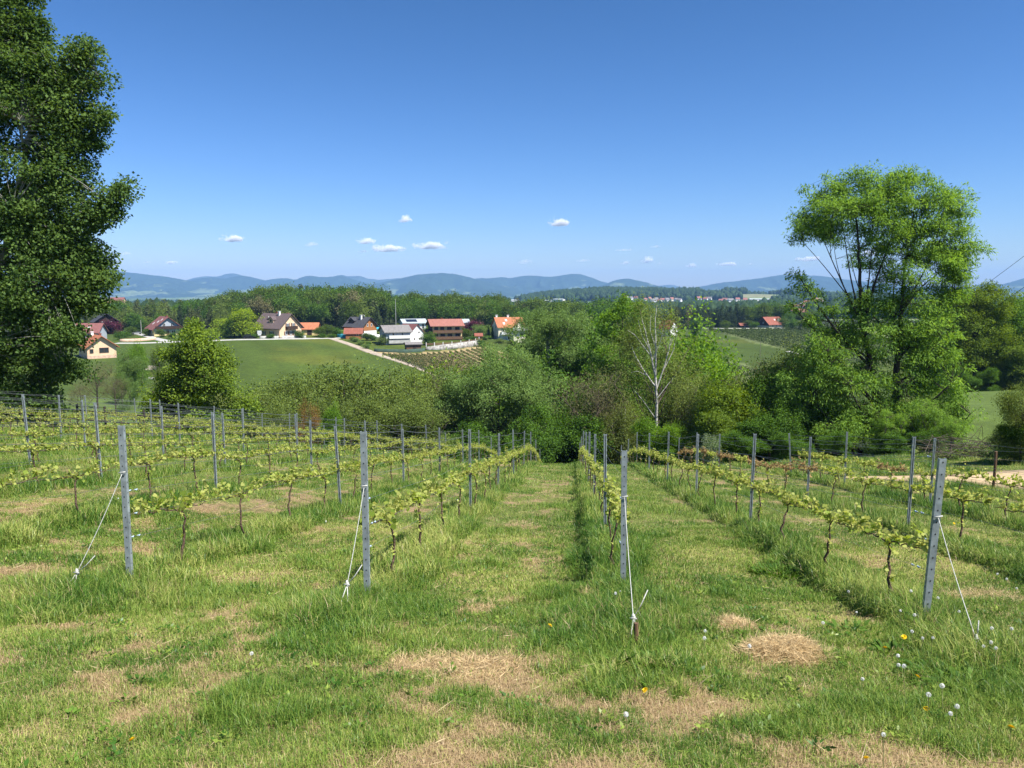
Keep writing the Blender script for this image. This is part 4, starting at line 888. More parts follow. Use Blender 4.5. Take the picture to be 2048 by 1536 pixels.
# cars, signs, poles
def car(label, pt, rz, paint):
    t = empty('parked_car', pt, rz, label, 'car')
    MB().prism([(-2.1, 0.35), (2.1, 0.35), (2.15, 0.8), (1.2, 0.95), (-1.9, 1.0), (-2.15, 0.8)], -0.85, 0.85).build('body', paint, t)
    MB().prism([(1.15, 0.96), (0.5, 1.42), (-1.4, 1.45), (-1.85, 1.0)], -0.72, 0.72).build('cabin', M['glass'], t)
    MB().prism([(0.45, 1.43), (0.35, 1.5), (-1.3, 1.52), (-1.4, 1.46)], -0.7, 0.7).build('roof', paint, t)
    for sx in (-1.35, 1.35):
        for sy in (-0.88, 0.68): MB().tube([(sx, sy, 0.33), (sx, sy+0.2, 0.33)], 0.33, 12).build('wheel', M['hole'], t)
car('dark car parked under the yellow-green trees beside the village road', hit(428, 680)+np.array([0, 1, 0.1]), 0.15, mat('dark_paint', (0.03, 0.035, 0.045), 0.3, 0.02))
car('grey car parked on the driveway above the terracotta wall', hit(272, 669)+np.array([0, 0.5, 0.1]), 0.5, mat('grey_paint', (0.18, 0.19, 0.2), 0.3, 0.02))
car('black car half hidden behind the hedge left of the peach house', hit(497, 678)+np.array([0, 1, 0.1]), 0.1, mat('black_paint', (0.015, 0.015, 0.018), 0.3, 0.02))
def pole(name, label, pt, h, r=0.09, m='concrete', cat='pole', arms=False):
    t = empty(name, pt, 0, label, cat)
    MB().tube([(0, 0, -0.5), (0, 0, h)], [r, r*0.6], 8).build('mast', M[m], t)
    if arms:
        MB().box(-0.6, 0.6, -0.05, 0.05, h-0.4, h-0.3).build('crossarm', M[m], t)
    return t
pole('utility_pole', 'slim pale pole between the hedge and the brown-red roofed house', hit(283, 668), 6.0, 0.14)
pole('utility_pole', 'thin grey pole in front of the spruces behind the solar-roofed house', G(792, 345), 14.0, 0.14)
pole('utility_pole', 'thin wooden pole standing in the far vineyard', G(1520, 330), 7.0, 0.12, 'greywood')
g = hit(519.5, 677.5); t = empty('road_sign', g, 0, 'pair of white road signs on a post beside the peach house', 'sign')
MB().tube([(0, 0, -0.3), (0, 0, 3.0)], 0.05, 6).build('pole', M['steel'], t)
for z, wd in ((2.7, 0.75), (2.1, 0.8), (1.5, 0.6)):
    MB().box(-wd, wd, -0.09, -0.05, z-0.25, z+0.25).build('panel', M['frame'], t)
# dead white log and brush pile in the left valley
g = hit(283, 742); t = empty('log_pile', g, 0.2, 'pale bleached logs lying in the rough grass behind the maple', 'log pile')
rl = np.random.default_rng(4)
for k in range(7):
    a = rl.uniform(-0.5, 0.5); L0 = rl.uniform(2, 3.6); c0 = rl.uniform(-0.8, 0.8, 2)
    MB().tube([(c0[0]-L0*cos(a), c0[1]-L0*sin(a), 0.2+0.15*k), (c0[0]+L0*cos(a), c0[1]+L0*sin(a), 0.3+0.14*k)], [0.16, 0.11], 7).build('log', M['deadwood'], t)
g = hit(300, 760); t = empty('stone_heap', g, 0.1, 'low heap of pale stones in the grass next to the maple', 'stone heap')
for k in range(12):
    s_ = rl.uniform(0.3, 0.65); v = IV*(np.array([1.2, 1, 0.7])*s_)*(0.8+0.4*rl.random((len(IV), 1))*0.3); vv = IV*np.array([1.2, 1, .7])*s_*(0.85+0.3*fnoise(IV[:, 0]*1.5+k, IV[:, 1]*1.5+IV[:, 2], k, 2))[:, None]
    so_ = obj('stone', mesh_np('stone', vv, [IF], [M['stone']], smooth=True), t, (rl.uniform(-2.6, 2.6), rl.uniform(-0.8, 0.8), 0.15+0.3*rl.random()))
# rows of the far vineyards: each a low green hedge on the bare soil
def far_row(label, a, b_, h, wd, seed, group, ls=0.2, dn=60):
    rg = np.random.default_rng(seed); a = np.array(a); b_ = np.array(b_); Ln = np.linalg.norm(b_-a); n = int(Ln*dn); t = rg.random(n)
    p = a+(b_-a)*t[:, None]+rg.normal(size=(n, 2))*wd*0.3; z = H(p[:, 0], p[:, 1]) + h*(0.1+0.9*rg.random(n))
    D = unit(rg.normal(size=(n, 3))); V, F = leaves(np.column_stack([p, z]), D, ls, ls*0.8, rg)
    base = MB()
    o = empty('vine_row', (a[0], a[1], Hs(a[0], a[1])), 0, label, 'vine row', group)
    me = mesh_np('foliage', V-np.array([a[0], a[1], Hs(a[0], a[1])]), [F], [LM['vinerow']], {'tint': np.repeat(rg.random(n), 4)}); obj('foliage', me, o)
    ns = max(3, int(Ln/9)); mb = MB(); z0 = Hs(a[0], a[1])
    for k in range(ns):
        q_ = a+(b_-a)*(k+0.02)/(ns-0.96); zz_ = Hs(*q_)-z0; mb.tube([(q_[0]-a[0], q_[1]-a[1], zz_-0.2), (q_[0]-a[0], q_[1]-a[1], zz_+h+0.3)], 0.04, 4)
    mb.build('stakes', M['greywood'], o); tag(o.children[-1], kind='stuff')
top = [(765, 709), (790, 710), (815, 710.5), (840, 710), (865, 708), (890, 706), (915, 704), (940, 700), (962, 697)]
tp = np.array([hit(*p)[:2] for p in top]); ws = [(886, 757), (905, 758), (925, 757), (945, 757), (965, 756), (985, 753), (1005, 748), (1022, 740), (1030, 726)]
bp_ = np.array([hit(*p)[:2] for p in ws])
NR = 19; ordn = ['first', 'second', 'third', 'fourth', 'fifth', 'sixth', 'seventh', 'eighth', 'ninth', 'tenth', 'eleventh', 'twelfth', 'thirteenth', 'fourteenth', 'fifteenth', 'sixteenth', 'seventeenth', 'eighteenth', 'nineteenth', 'twentieth',
  'twenty-first', 'twenty-second', 'twenty-third', 'twenty-fourth', 'twenty-fifth', 'twenty-sixth', 'twenty-seventh', 'twenty-eighth', 'twenty-ninth', 'thirtieth', 'thirty-first', 'thirty-second', 'thirty-third', 'thirty-fourth']
for k in range(NR):
    s = k/(NR-1)*(len(tp)-1); a = np.array([np.interp(s, range(len(tp)), tp[:, i]) for i in range(2)]); b_ = np.array([np.interp(s, range(len(bp_)), bp_[:, i]) for i in range(2)])
    far_row('%s row from the gravel track in the vineyard below the boulder wall' % ordn[k], a, b_, 0.75, 0.16, 400+k, 'vine rows below the boulder wall')
ea = hit(1418, 661)[:2]; eb = hit(1600, 707)[:2]; dr = (eb-ea)
far_off = unit(np.array([[dr[1], -dr[0]]]))[0]
if far_off[1] < 0: far_off = -far_off
roadY = hit(1500, 657.5)[1]
for k in range(15):
    a = ea+far_off*k*5.0; b_ = a+dr*1.25
    # rows stop at the road
    t0 = 0.0
    for t_ in np.linspace(0, 1, 60):
        if (a+(b_-a)*t_)[1] < roadY-3: t0 = t_; break
    else: continue
    a2 = a+(b_-a)*t0
    far_row('%s row from the meadow edge in the vineyard in front of the farmhouse' % ordn[k], a2, b_, 1.1 if k else 1.7, 0.5, 450+k, 'vine rows in front of the farmhouse', 0.5, 22)
c0 = hit(1420, 722)[:2]; c1 = hit(1480, 735)[:2]; dc = unit(np.array([c1-c0]))[0]; pc = np.array([dc[1], -dc[0]])
if pc[1] > 0: pc = -pc
for k in range(9):
    a = c0-dc*14+pc*k*3.0; far_row('%s row from the top in the little vineyard below the far meadow' % ordn[k], a, a+dc*46, 1.1, 0.4, 480+k, 'vine rows of the little lower vineyard', 0.4, 22)
# ------------------------------------------------------------------ tree styles
style('poplar', L=0.145, W=0.115, per=95, sig=0.30, flat=0.8, droop=0.15, limb=0.10, twig=0.008, tintv=0.7, lift=0.5, lobe=5, spread=1.2)
style('ash', L=0.23, W=0.07, per=78, sig=0.30, flat=0.6, droop=0.5, limb=0.08, twig=0.008, tintv=0.8, lift=0.9, out=0.9, lobe=3, spread=1.3)
style('maple', L=0.17, W=0.14, per=90, sig=0.36, flat=0.7, droop=0.3, limb=0.06, tintv=0.8, lobe=4)
style('alder', L=0.15, W=0.11, per=85, sig=0.42, flat=0.9, droop=0.1, limb=0.05, tintv=0.8, lift=0.8, lobe=4)
style('willow', L=0.22, W=0.07, per=110, sig=0.42, flat=0.85, droop=0.2, limb=0.06, tintv=0.75, lift=0.9, lobe=5)
style('birch', L=0.13, W=0.09, per=75, sig=0.45, flat=1.4, droop=0.9, limb=0.05, twig=0.006, tintv=0.8, lift=1.1, lobe=4)
style('bare', L=0.20, W=0.03, per=40, sig=0.50, flat=0.9, droop=0.0, limb=0.05, twig=0.015, tintv=0.8)
style('bushy', L=0.12, W=0.09, per=75, sig=0.26, flat=0.8, droop=0.2, limb=0.03, twig=0.006, tintv=0.9)
style('fartree', L=0.42, W=0.34, per=42, sig=0.80, flat=0.7, droop=0.1, limb=0.12, twig=0.03, tintv=0.9, lobe=3)
style('midtree', L=0.20, W=0.15, per=85, sig=0.45, flat=0.75, droop=0.25, limb=0.06, tintv=0.85, lobe=5)

BOOST = {'poplar': 1.28, 'ash': 1.4, 'birch': 1.0}
GROW = {'ash': 1.08}
def hero(name, label, cat, bx, d, blobs, stems, sty, leafm, barkm, seed, sprays=(), limbs=14, depth=1.0, group=None, bush=False):
    g = G(bx, d); m = MPP(d)
    def loc(px, py): p = P(px, py, d)-g; return p[0], p[2]
    bl = []
    for b_ in blobs:
        x, z = loc(b_[0], b_[1]); yo = b_[5] if len(b_) > 5 else 0.0
        gr = GROW.get(sty, 1.0); bl.append((x, yo, z, b_[2]*m*gr, (b_[6] if len(b_) > 6 else min(b_[2], b_[3]*1.3)*m*depth), b_[3]*m*gr, b_[4]))
    st = []
    for s_ in stems:
        ss = []
        for q in s_:
            if q[1] is None: ss.append((loc(q[0], 800)[0], 0, -0.4, q[2]))
            else:
                x, z = loc(q[0], q[1]); ss.append((x, q[3] if len(q) > 3 else 0, z, q[2]))
        st.append(ss)
    sp = []
    for a in sprays:
        x0, z0 = loc(a[0], a[1]); x1, z1 = loc(a[2], a[3]); yo = a[7] if len(a) > 7 else 0
        sp.append(((x0, yo, z0), (x1, yo, z1), a[4]*m, a[5]*m, a[6]))
    return place_tree(name, tree_meshes(name, LM[leafm], M[barkm], [tuple(q[:6])+(q[6]*BOOST.get(sty, 1.25),) for q in bl], st, sty, seed, sp, limbs), g, label, cat, group, bush=bush)

hero('poplar_tree', 'huge dark green poplar with pale branches filling the left edge of the view', 'tree', -40, 38,
     [(q_[0]-(36 if q_[1] < 500 else 16),)+q_[1:] for q_ in [(-60, -330, 120, 150, 110), (-40, -130, 120, 140, 150), (0, 20, 85, 110, 130), (60, 90, 55, 80, 60), (-160, 60, 120, 160, 110), (110, 190, 80, 85, 110), (20, 230, 120, 110, 140), (-180, 300, 140, 170, 130),
      (70, 350, 110, 85, 130), (160, 290, 45, 55, 40), (120, 440, 80, 70, 80), (20, 480, 120, 90, 130), (-180, 520, 150, 160, 130), (100, 560, 105, 75, 110), (160, 520, 45, 45, 30), (60, 650, 115, 75, 120), (-60, 700, 150, 90, 110), (40, 740, 90, 55, 80), (-150, 760, 120, 60, 60)]],
     [[(-40, None, 0.55), (-35, 700, 0.48), (-30, 450, 0.38), (-40, 150, 0.26), (-50, -150, 0.15), (-60, -400, 0.05)], [(-38, 640, 0.26), (20, 480, 0.2), (60, 260, 0.13), (90, 120, 0.05)]],
     'poplar', 'poplar', 'palebark', 101, limbs=46,
     sprays=[(a_[0]-20, a_[1], a_[2]-(28 if a_[1] < 500 else 8))+a_[3:] for a_ in [(60, 230, 213, 92, 55, 12, 46), (30, 120, 122, 62, 40, 12, 22), (60, 10, 80, -40, 30, 15, 14), (110, 220, 228, 150, 40, 14, 30), (100, 320, 242, 238, 45, 12, 38), (100, 470, 282, 376, 50, 14, 52), (120, 470, 250, 420, 30, 16, 22),
             (100, 380, 195, 335, 30, 12, 16), (120, 560, 225, 548, 40, 14, 30), (120, 520, 216, 490, 30, 12, 16), (110, 620, 205, 600, 35, 14, 22), (80, 660, 160, 668, 30, 12, 22), (60, 720, 165, 735, 35, 12, 20), (40, 760, 118, 800, 30, 14, 18), (90, 170, 170, 110, 30, 10, 14)]])
hero('ash_tree', 'tall forked ash tree with airy fresh green crown and dark bare limbs beyond the posts', 'tree', 1785, 57,
     [(1665, 425, 58, 42, 42), (1735, 385, 62, 42, 52), (1815, 375, 55, 36, 45), (1880, 420, 42, 42, 34), (1625, 460, 38, 26, 18), (1790, 440, 75, 50, 62), (1700, 460, 50, 34, 26), (1870, 490, 60, 44, 44), (1925, 490, 34, 28, 18),
      (1815, 530, 60, 50, 44), (1895, 560, 48, 36, 26), (1850, 600, 62, 38, 34), (1770, 560, 26, 22, 7), (1830, 650, 52, 42, 34), (1730, 610, 48, 22, 20), (1690, 645, 55, 30, 28), (1760, 670, 60, 36, 36), (1640, 690, 40, 36, 24), (1700, 715, 70, 42, 42), (1850, 710, 52, 46, 36),
      (1770, 740, 60, 34, 30), (1640, 770, 60, 44, 36), (1720, 790, 80, 44, 46), (1860, 790, 52, 44, 34), (1810, 830, 95, 42, 60, -1.5), (1690, 850, 85, 36, 50, -1.0), (1880, 850, 48, 34, 30), (1590, 840, 50, 32, 24),
      (1600, 760, 40, 40, 26), (1660, 740, 60, 50, 40), (1860, 660, 45, 50, 30), (1880, 740, 36, 50, 26), (1800, 480, 100, 90, 50, 2.0), (1900, 520, 45, 50, 22), (1720, 420, 80, 50, 36, 1.5), (1780, 620, 60, 40, 22, 1.0), (1740, 830, 90, 50, 40), (1590, 600, 14, 12, 4), (1840, 420, 80, 50, 30, -1.0)],
     [[(1770, None, 0.30), (1750, 760, 0.23), (1722, 640, 0.18), (1720, 540, 0.11), (1714, 440, 0.06), (1700, 390, 0.02)], [(1724, 650, 0.12), (1752, 560, 0.08), (1785, 470, 0.045), (1800, 400, 0.02)], [(1720, 640, 0.08), (1686, 570, 0.05), (1655, 500, 0.03), (1640, 460, 0.015)], [(1722, 645, 0.08), (1702, 560, 0.055), (1690, 480, 0.03), (1680, 420, 0.015)], [(1724, 640, 0.07), (1738, 560, 0.05), (1745, 480, 0.03), (1745, 400, 0.015)],
      [(1795, None, 0.30), (1793, 740, 0.23), (1802, 620, 0.14), (1815, 500, 0.08), (1830, 400, 0.03)], [(1804, 620, 0.09), (1850, 540, 0.055), (1895, 450, 0.02)], [(1803, 625, 0.07), (1845, 570, 0.045), (1900, 530, 0.02)]],
     'ash', 'ash', 'darkbark', 202, limbs=60, sprays=[(1700, 660, 1572, 530, 14, 16, 14), (1650, 600, 1600, 560, 16, 14, 9), (1690, 430, 1592, 445, 20, 14, 10), (1760, 380, 1745, 345, 18, 12, 8), (1820, 370, 1815, 340, 16, 10, 8), (1885, 400, 1890, 380, 14, 10, 6),
             (1900, 500, 1957, 482, 20, 12, 9), (1880, 580, 1940, 545, 18, 12, 8), (1860, 420, 1935, 440, 24, 12, 10), (1660, 420, 1612, 382, 16, 10, 8), (1680, 390, 1655, 352, 16, 10, 8), (1720, 380, 1702, 350, 14, 10, 7), (1870, 400, 1915, 405, 14, 10, 7), (1900, 460, 1950, 462, 14, 10, 7), (1880, 560, 1950, 525, 14, 10, 8), (1640, 450, 1588, 415, 14, 10, 8), (1630, 470, 1584, 482, 12, 9, 6), (1860, 600, 1905, 590, 14, 10, 8), (1640, 650, 1590, 610, 14, 12, 8)])
hero('maple_tree', 'rounded young maple with dense glossy foliage standing alone beside the meadow', 'tree', 392, 60,
     [(392, 684, 32, 28, 30), (392, 722, 60, 36, 60), (392, 770, 80, 42, 90), (396, 820, 92, 42, 90), (400, 860, 85, 30, 50), (470, 815, 28, 28, 14), (330, 800, 28, 26, 12)],
     [[(392, None, 0.2), (392, 800, 0.14), (392, 680, 0.04)]], 'maple', 'maple', 'bark', 303, limbs=20, depth=1.25, sprays=[(392, 690, 388, 650, 20, 8, 9), (350, 730, 335, 690, 14, 8, 6), (440, 730, 452, 690, 14, 8, 6), (460, 830, 505, 800, 22, 12, 10)])
hero('willow_tree', 'broad grey-green willow dome in the gully below the orange-roofed white house', 'tree', 990, 72,
     [(960, 760, 60, 50, 60), (1020, 740, 55, 46, 55), (985, 790, 95, 60, 110), (1060, 790, 45, 50, 40), (920, 810, 42, 50, 36), (990, 850, 110, 45, 90)],
     [[(990, None, 0.35), (990, 900, 0.3), (980, 800, 0.15), (985, 730, 0.04)], [(990, 880, 0.2), (1040, 790, 0.08)]], 'willow', 'willow', 'bark', 404, limbs=30, depth=1.2,
     sprays=[(985, 740, 975, 700, 22, 10, 10), (1020, 730, 1030, 698, 20, 10, 10), (920, 790, 890, 740, 20, 10, 8)])
hero('aspen_tree', 'tall pale-leaved aspen with stripped white lower trunk rising from the gully', 'tree', 1100, 92,
     [(1085, 655, 42, 34, 46), (1125, 650, 40, 36, 46), (1100, 690, 75, 40, 70), (1050, 700, 35, 40, 28), (1150, 690, 38, 40, 34), (1040, 660, 24, 22, 12), (1120, 735, 60, 22, 26), (1050, 745, 40, 20, 16)],
     [[(1112, None, 0.4), (1108, 850, 0.36), (1100, 750, 0.3), (1096, 705, 0.24), (1100, 640, 0.07)], [(1108, 850, 0.28), (1070, 750, 0.2), (1050, 722, 0.1)]],
     'willow', 'willow', 'birch', 505, limbs=26, sprays=[(1085, 640, 1078, 615, 18, 8, 10), (1120, 640, 1128, 612, 18, 8, 10), (1150, 660, 1165, 632, 16, 8, 8)])
hero('maple_tree', 'vivid green maple whose top stands highest between aspen and birch', 'tree', 1240, 86,
     [(1245, 640, 34, 30, 34), (1225, 690, 46, 40, 44), (1270, 660, 28, 34, 20), (1215, 750, 40, 36, 30), (1275, 730, 40, 44, 28)], [[(1240, None, 0.3), (1240, 800, 0.2), (1245, 640, 0.05)]], 'maple', 'bright', 'bark', 506, limbs=18, sprays=[(1245, 630, 1250, 598, 20, 8, 12), (1270, 640, 1278, 605, 14, 8, 8)])
# the birch: white limbs, thin hanging foliage
hero('birch_tree', 'old birch with many bare white limbs and thin hanging leaves', 'tree', 1312, 68,
     [(1290, 680, 45, 50, 34, 1.6), (1340, 690, 40, 50, 30, 1.6), (1245, 740, 30, 60, 26), (1310, 760, 60, 50, 26, 2.6), (1378, 760, 34, 60, 34), (1250, 830, 36, 50, 26), (1385, 830, 44, 50, 40), (1320, 635, 30, 26, 16, 1.5), (1300, 700, 60, 60, 24, 3.0), (1340, 800, 50, 60, 30, 2.5), (1310, 700, 58, 70, 16, -0.9), (1300, 660, 40, 40, 8, -0.5)],
     [[(1314, None, 0.17), (1313, 860, 0.15), (1313, 795, 0.13), (1311, 755, 0.11)], [(1311, 755, 0.085), (1300, 700, 0.07), (1290, 660, 0.05), (1280, 625, 0.02)], [(1311, 755, 0.085), (1312, 690, 0.065), (1310, 640, 0.045), (1314, 610, 0.02)],
      [(1312, 775, 0.075), (1290, 745, 0.065), (1272, 715, 0.05), (1262, 690, 0.02)], [(1313, 778, 0.075), (1330, 730, 0.06), (1340, 690, 0.045), (1341, 655, 0.02)], [(1330, 735, 0.05), (1347, 700, 0.04), (1352, 670, 0.02)],
      [(1300, 700, 0.045), (1284, 672, 0.035), (1276, 640, 0.018)], [(1305, 720, 0.045), (1322, 680, 0.035), (1330, 640, 0.018)], [(1300, 710, 0.04), (1270, 670, 0.03), (1255, 660, 0.015)], [(1341, 690, 0.035), (1350, 665, 0.03), (1346, 660, 0.015)],
      [(1296, 752, 0.04), (1275, 742, 0.03), (1262, 745, 0.015)], [(1312, 800, 0.045), (1335, 770, 0.035), (1350, 752, 0.02)], [(1313, 700, 0.04), (1300, 660, 0.03), (1302, 630, 0.015)], [(1313, 840, 0.045), (1285, 800, 0.03), (1268, 780, 0.015)]],
     'birch', 'birch', 'birch', 606, limbs=30, sprays=[(1290, 640, 1285, 612, 20, 10, 10), (1330, 650, 1338, 622, 18, 10, 8)])
hero('oak_tree', 'large golden-green oak on the edge of the dark wood beyond the ash', 'tree', 1950, 120,
     [(1940, 602, 42, 34, 90), (1980, 612, 38, 38, 80), (1915, 640, 34, 36, 60), (1955, 660, 62, 50, 150), (1900, 690, 28, 40, 40), (1990, 690, 40, 60, 70), (1940, 730, 60, 50, 90)], [[(1950, None, 0.5), (1950, 700, 0.35), (1950, 600, 0.1)]],
     'midtree', 'oak', 'darkbark', 707, limbs=24)

# templates for the remaining trees: unit height of about 10 m, copied with obj.copy()
def template(sty, leafm, barkm, seed, h=10.0, wd=3.4, n=150, low=0.28, kind='round'):
    rg = np.random.default_rng(seed); bl = []
    n = n*1.6
    if kind == 'round':
        bl = [(0, 0, h*0.66, wd*0.8, wd*0.8, h*0.26, n*0.35)]
        for k in range(6):
            a = k*1.05+rg.random(); z = h*rg.uniform(low+0.08, 0.82); r = wd*0.55*(1.15-abs(z/h-0.55)*1.2)
            bl.append((cos(a)*wd*0.55, sin(a)*wd*0.55, z, r, r, h*0.14, n*0.11))
    elif kind == 'tall':
        for k in range(7):
            z = h*(low+0.1+k*(0.86-low)/7); r = wd*(0.55+0.45*sin(pi*min(1, (k+1.3)/7.5))); a = rg.random()*6.28
            bl.append((cos(a)*wd*0.2, sin(a)*wd*0.2, z, r, r, h*0.10, n/7))
    elif kind == 'bush':
        for k in range(6):
            a = k*1.05; bl.append((cos(a)*wd*0.6*(k > 0), sin(a)*wd*0.6*(k > 0), h*rg.uniform(0.35, 0.62), wd*0.55, wd*0.55, h*0.34, n/6))
    st = [[(0, 0, -h*0.05, h*0.022), (rg.normal()*0.15, rg.normal()*0.15, h*0.4, h*0.017), (rg.normal()*0.3, 0, h*0.85, h*0.004)]]
    if kind == 'bush': st = [[(0, 0, -0.1, h*0.012), (cos(a)*wd*0.3, sin(a)*wd*0.3, h*0.6, h*0.005)] for a in (0.3, 2.2, 4.4)]
    return st, bl
def make_t(name, sty, leafm, barkm, seed, **k):
    st, bl = template(sty, leafm, barkm, seed, **k)
    me = tree_meshes(name, LM[leafm], M[barkm], bl, st, sty, seed, (), 14)
    zs = np.zeros(len(me[1].vertices)*3, np.float32); me[1].vertices.foreach_get('co', zs); return me, float(np.percentile(zs[2::3], 99.7))
TT = {
 'alder': [make_t('alder_tree', 'alder', 'alder', 'bark', 11+i, wd=3.3+0.4*i, n=190, kind=('round', 'tall', 'round')[i], low=0.1) for i in range(3)],
 'dark': [make_t('leafy_tree', 'midtree', 'dark', 'darkbark', 21+i, wd=3.5, n=230, kind=('round', 'tall')[i], low=0.05) for i in range(2)],
 'bright': [make_t('leafy_tree', 'midtree', 'bright', 'bark', 31+i, wd=3.2, n=220, kind=('round', 'tall')[i], low=0.08) for i in range(2)],
 'maple': [make_t('leafy_tree', 'midtree', 'maple', 'bark', 41+i, wd=3.3, n=220, kind=('round', 'tall')[i], low=0.05) for i in range(2)],
 'willow': [make_t('willow_tree', 'willow', 'willow', 'bark', 51+i, wd=3.4, n=170, low=0.05) for i in range(2)],
 'bare': [make_t('bare_tree', 'bare', 'brown', 'bark', 61, wd=3.4, n=170, low=0.05)],
 'birch': [make_t('birch_tree', 'birch', 'birch', 'birch', 66, wd=3.0, n=190, low=0.08)],
 'rust': [make_t('rusty_shrub', 'alder', 'rust', 'bark', 71, wd=3.6, n=90, low=0.05)],
 'ashy': [make_t('ash_shrub', 'ash', 'ash', 'bark', 75, wd=3.8, n=150, low=0.02)],
}
def by_top(kind, px, topy, d, label, wf=1.0, group='trees and tall shrubs in the gully beyond the vineyard', i=None, name=None, cat='tree'):
    ml = TT[kind]; (me, h0) = ml[(int(px)+int(topy)) % len(ml) if i is None else i]
    g = G(px, d); h = P(px, topy, d)[2]-g[2]; s = h/h0
    return place_tree(name or me[0].name.split('.')[0].replace('_trunk', ''), me, g, label, cat, group, rz=(px*0.37) % 6.28, sc=s*wf, sz=s)
gl = [
 ('alder', 528, 784, 72, 'olive alder next to the maple, lowest of the alder thicket', 1.0), ('alder', 566, 764, 82, 'olive alder second from the maple in the thicket', 1.0),
 ('alder', 603, 758, 78, 'feathery olive alder behind the rusty shrub', 1.05), ('alder', 648, 742, 86, 'olive alder just behind the bright green bush of the thicket', 1.0),
 ('alder', 697, 734, 84, 'tallest olive alder, in the middle of the thicket under the meadow', 1.05), ('alder', 742, 736, 88, 'olive alder with flat top in front of the far gravel track', 1.0),
 ('alder', 788, 742, 82, 'olive alder below the lower end of the gravel track', 1.0), ('alder', 835, 744, 85, 'olive alder in front of the far vine rows', 1.0), ('alder', 868, 760, 74, 'olive alder touching the willow dome', 0.9),
 ('alder', 760, 790, 66, 'low olive alder at the front of the thicket', 1.1), ('alder', 690, 800, 66, 'low olive alder beside the bright green bush', 1.1), ('alder', 550, 820, 63, 'low olive alder at the foot of the maple', 1.1), ('alder', 830, 800, 64, 'low olive alder at the foot of the willow dome', 1.1),
 ('rust', 622, 798, 62, 'rust-coloured shrub glowing in the alder thicket', 0.5), ('bright', 662, 808, 60, 'small bright green bush in front of the alder thicket', 0.55),
 ('maple', 905, 735, 100, 'bushy green tree at the corner of the far vine rows', 0.9), ('bare', 893, 742, 80, 'thin half-bare tree left of the willow dome', 0.7),
 ('bright', 1040, 690, 105, 'soft green tree in front of the orange-roofed white house', 0.9), ('dark', 1150, 640, 110, 'dark tree directly behind the aspen crown', 0.9), ('alder', 1185, 640, 125, 'brownish-green tree between aspen and vivid maple', 0.8),
 ('dark', 1170, 690, 88, 'dark shaded tree in the deepest part of the gully', 0.9), ('dark', 1215, 760, 76, 'dark tree at the foot of the vivid maple', 0.9), ('bare', 1190, 735, 68, 'brown twiggy half-leafed tree left of the birch', 0.8),
 ('dark', 1130, 790, 70, 'deep green low tree at the end of the mown aisle', 0.75), ('dark', 1165, 830, 66, 'deep green bush in the dark hollow at the aisle end', 1.1), ('dark', 1085, 815, 66, 'deep green bush between willow dome and aisle', 0.9),
 ('dark', 1050, 850, 66, 'dark bush at the foot of the willow dome', 1.2), ('dark', 930, 850, 66, 'dark low bush left under the willow dome', 1.2),
 ('bright', 1300, 830, 60, 'yellow-green shrub at the foot of the birch', 0.8), ('birch', 1375, 740, 72, 'olive birch with hanging twigs beside the old white-limbed birch', 1.0), ('birch', 1245, 790, 66, 'drooping grey-green birch just left of the white birch trunk', 0.8),
 ('bright', 1400, 672, 92, 'bright fresh green tree along the edge of the far meadow', 0.9), ('bright', 1372, 650, 104, 'green tree touching the birch crown behind it', 0.8), ('dark', 1345, 760, 84, 'dark green tree behind the birch trunk', 1.0),
 ('birch', 1400, 800, 64, 'speckled olive shrub tree right behind the third front post row', 1.0), ('bright', 1345, 850, 58, 'low yellow-green bush in front of the speckled olive shrub', 0.9),
 ('maple', 1450, 762, 58, 'glossy green rounded tree left of the ash thicket', 0.85), ('dark', 1500, 748, 60, 'dark rounded tree beside the olive one, left of the ash', 0.9), ('maple', 1425, 820, 56, 'glossy green bush at the foot of the rounded tree', 0.9),
 ('alder', 1560, 706, 64, 'olive small-leaved tree leaning over the dark hollow near the ash', 0.9), ('alder', 1605, 690, 66, 'tall olive tree tucked against the ash crown', 0.8), ('bare', 1500, 715, 74, 'brown twiggy tree below the far meadow', 0.7),
 ('dark', 1540, 800, 56, 'dark bush in the hollow left of the ash', 1.1), ('dark', 1620, 790, 58, 'dark bush under the left side of the ash', 1.0), ('dark', 1700, 800, 60, 'dark bush hidden behind the ash trunks', 1.1), ('dark', 1670, 860, 52, 'dark low bush behind the wires under the ash', 1.4),
 ('dark', 1580, 868, 50, 'lowest dark bush behind the leaning post', 1.4), ('dark', 1480, 862, 52, 'dark low bush behind the third pair of posts', 1.4), ('dark', 1780, 865, 52, 'dark low bush straight below the ash fork', 1.4),
 ('ashy', 1850, 800, 54, 'fresh green ash shrub at the foot of the big ash', 0.9), ('ashy', 1770, 820, 53, 'pale green ash shrub in front of the ash trunks', 0.9), ('ashy', 1900, 835, 46, 'spreading ash shrub by the sandy track', 0.9), ('ashy', 1905, 756, 62, 'slim ash sapling standing against the dark wood', 0.22),
 ('alder', 2028, 846, 33, 'low olive bush at the foot of the hedge tree by the track', 1.3), ('dark', 2062, 830, 32, 'dark bush under the hedge tree by the track', 1.4), ('dark', 1800, 830, 55, 'dark bush filling the gap between the two ash trunks', 1.2), ('dark', 1860, 850, 52, 'dark bush in front of the second ash trunk', 1.3),
 ('alder', 2040, 768, 32, 'olive hedge tree overhanging the sandy track', 0.8), ('alder', 2100, 720, 36, 'olive hedge tree at the edge of the view by the track', 0.8),
]
for (k, px, ty, d, lab, wf) in gl: by_top(k, px, ty, d, lab, wf)
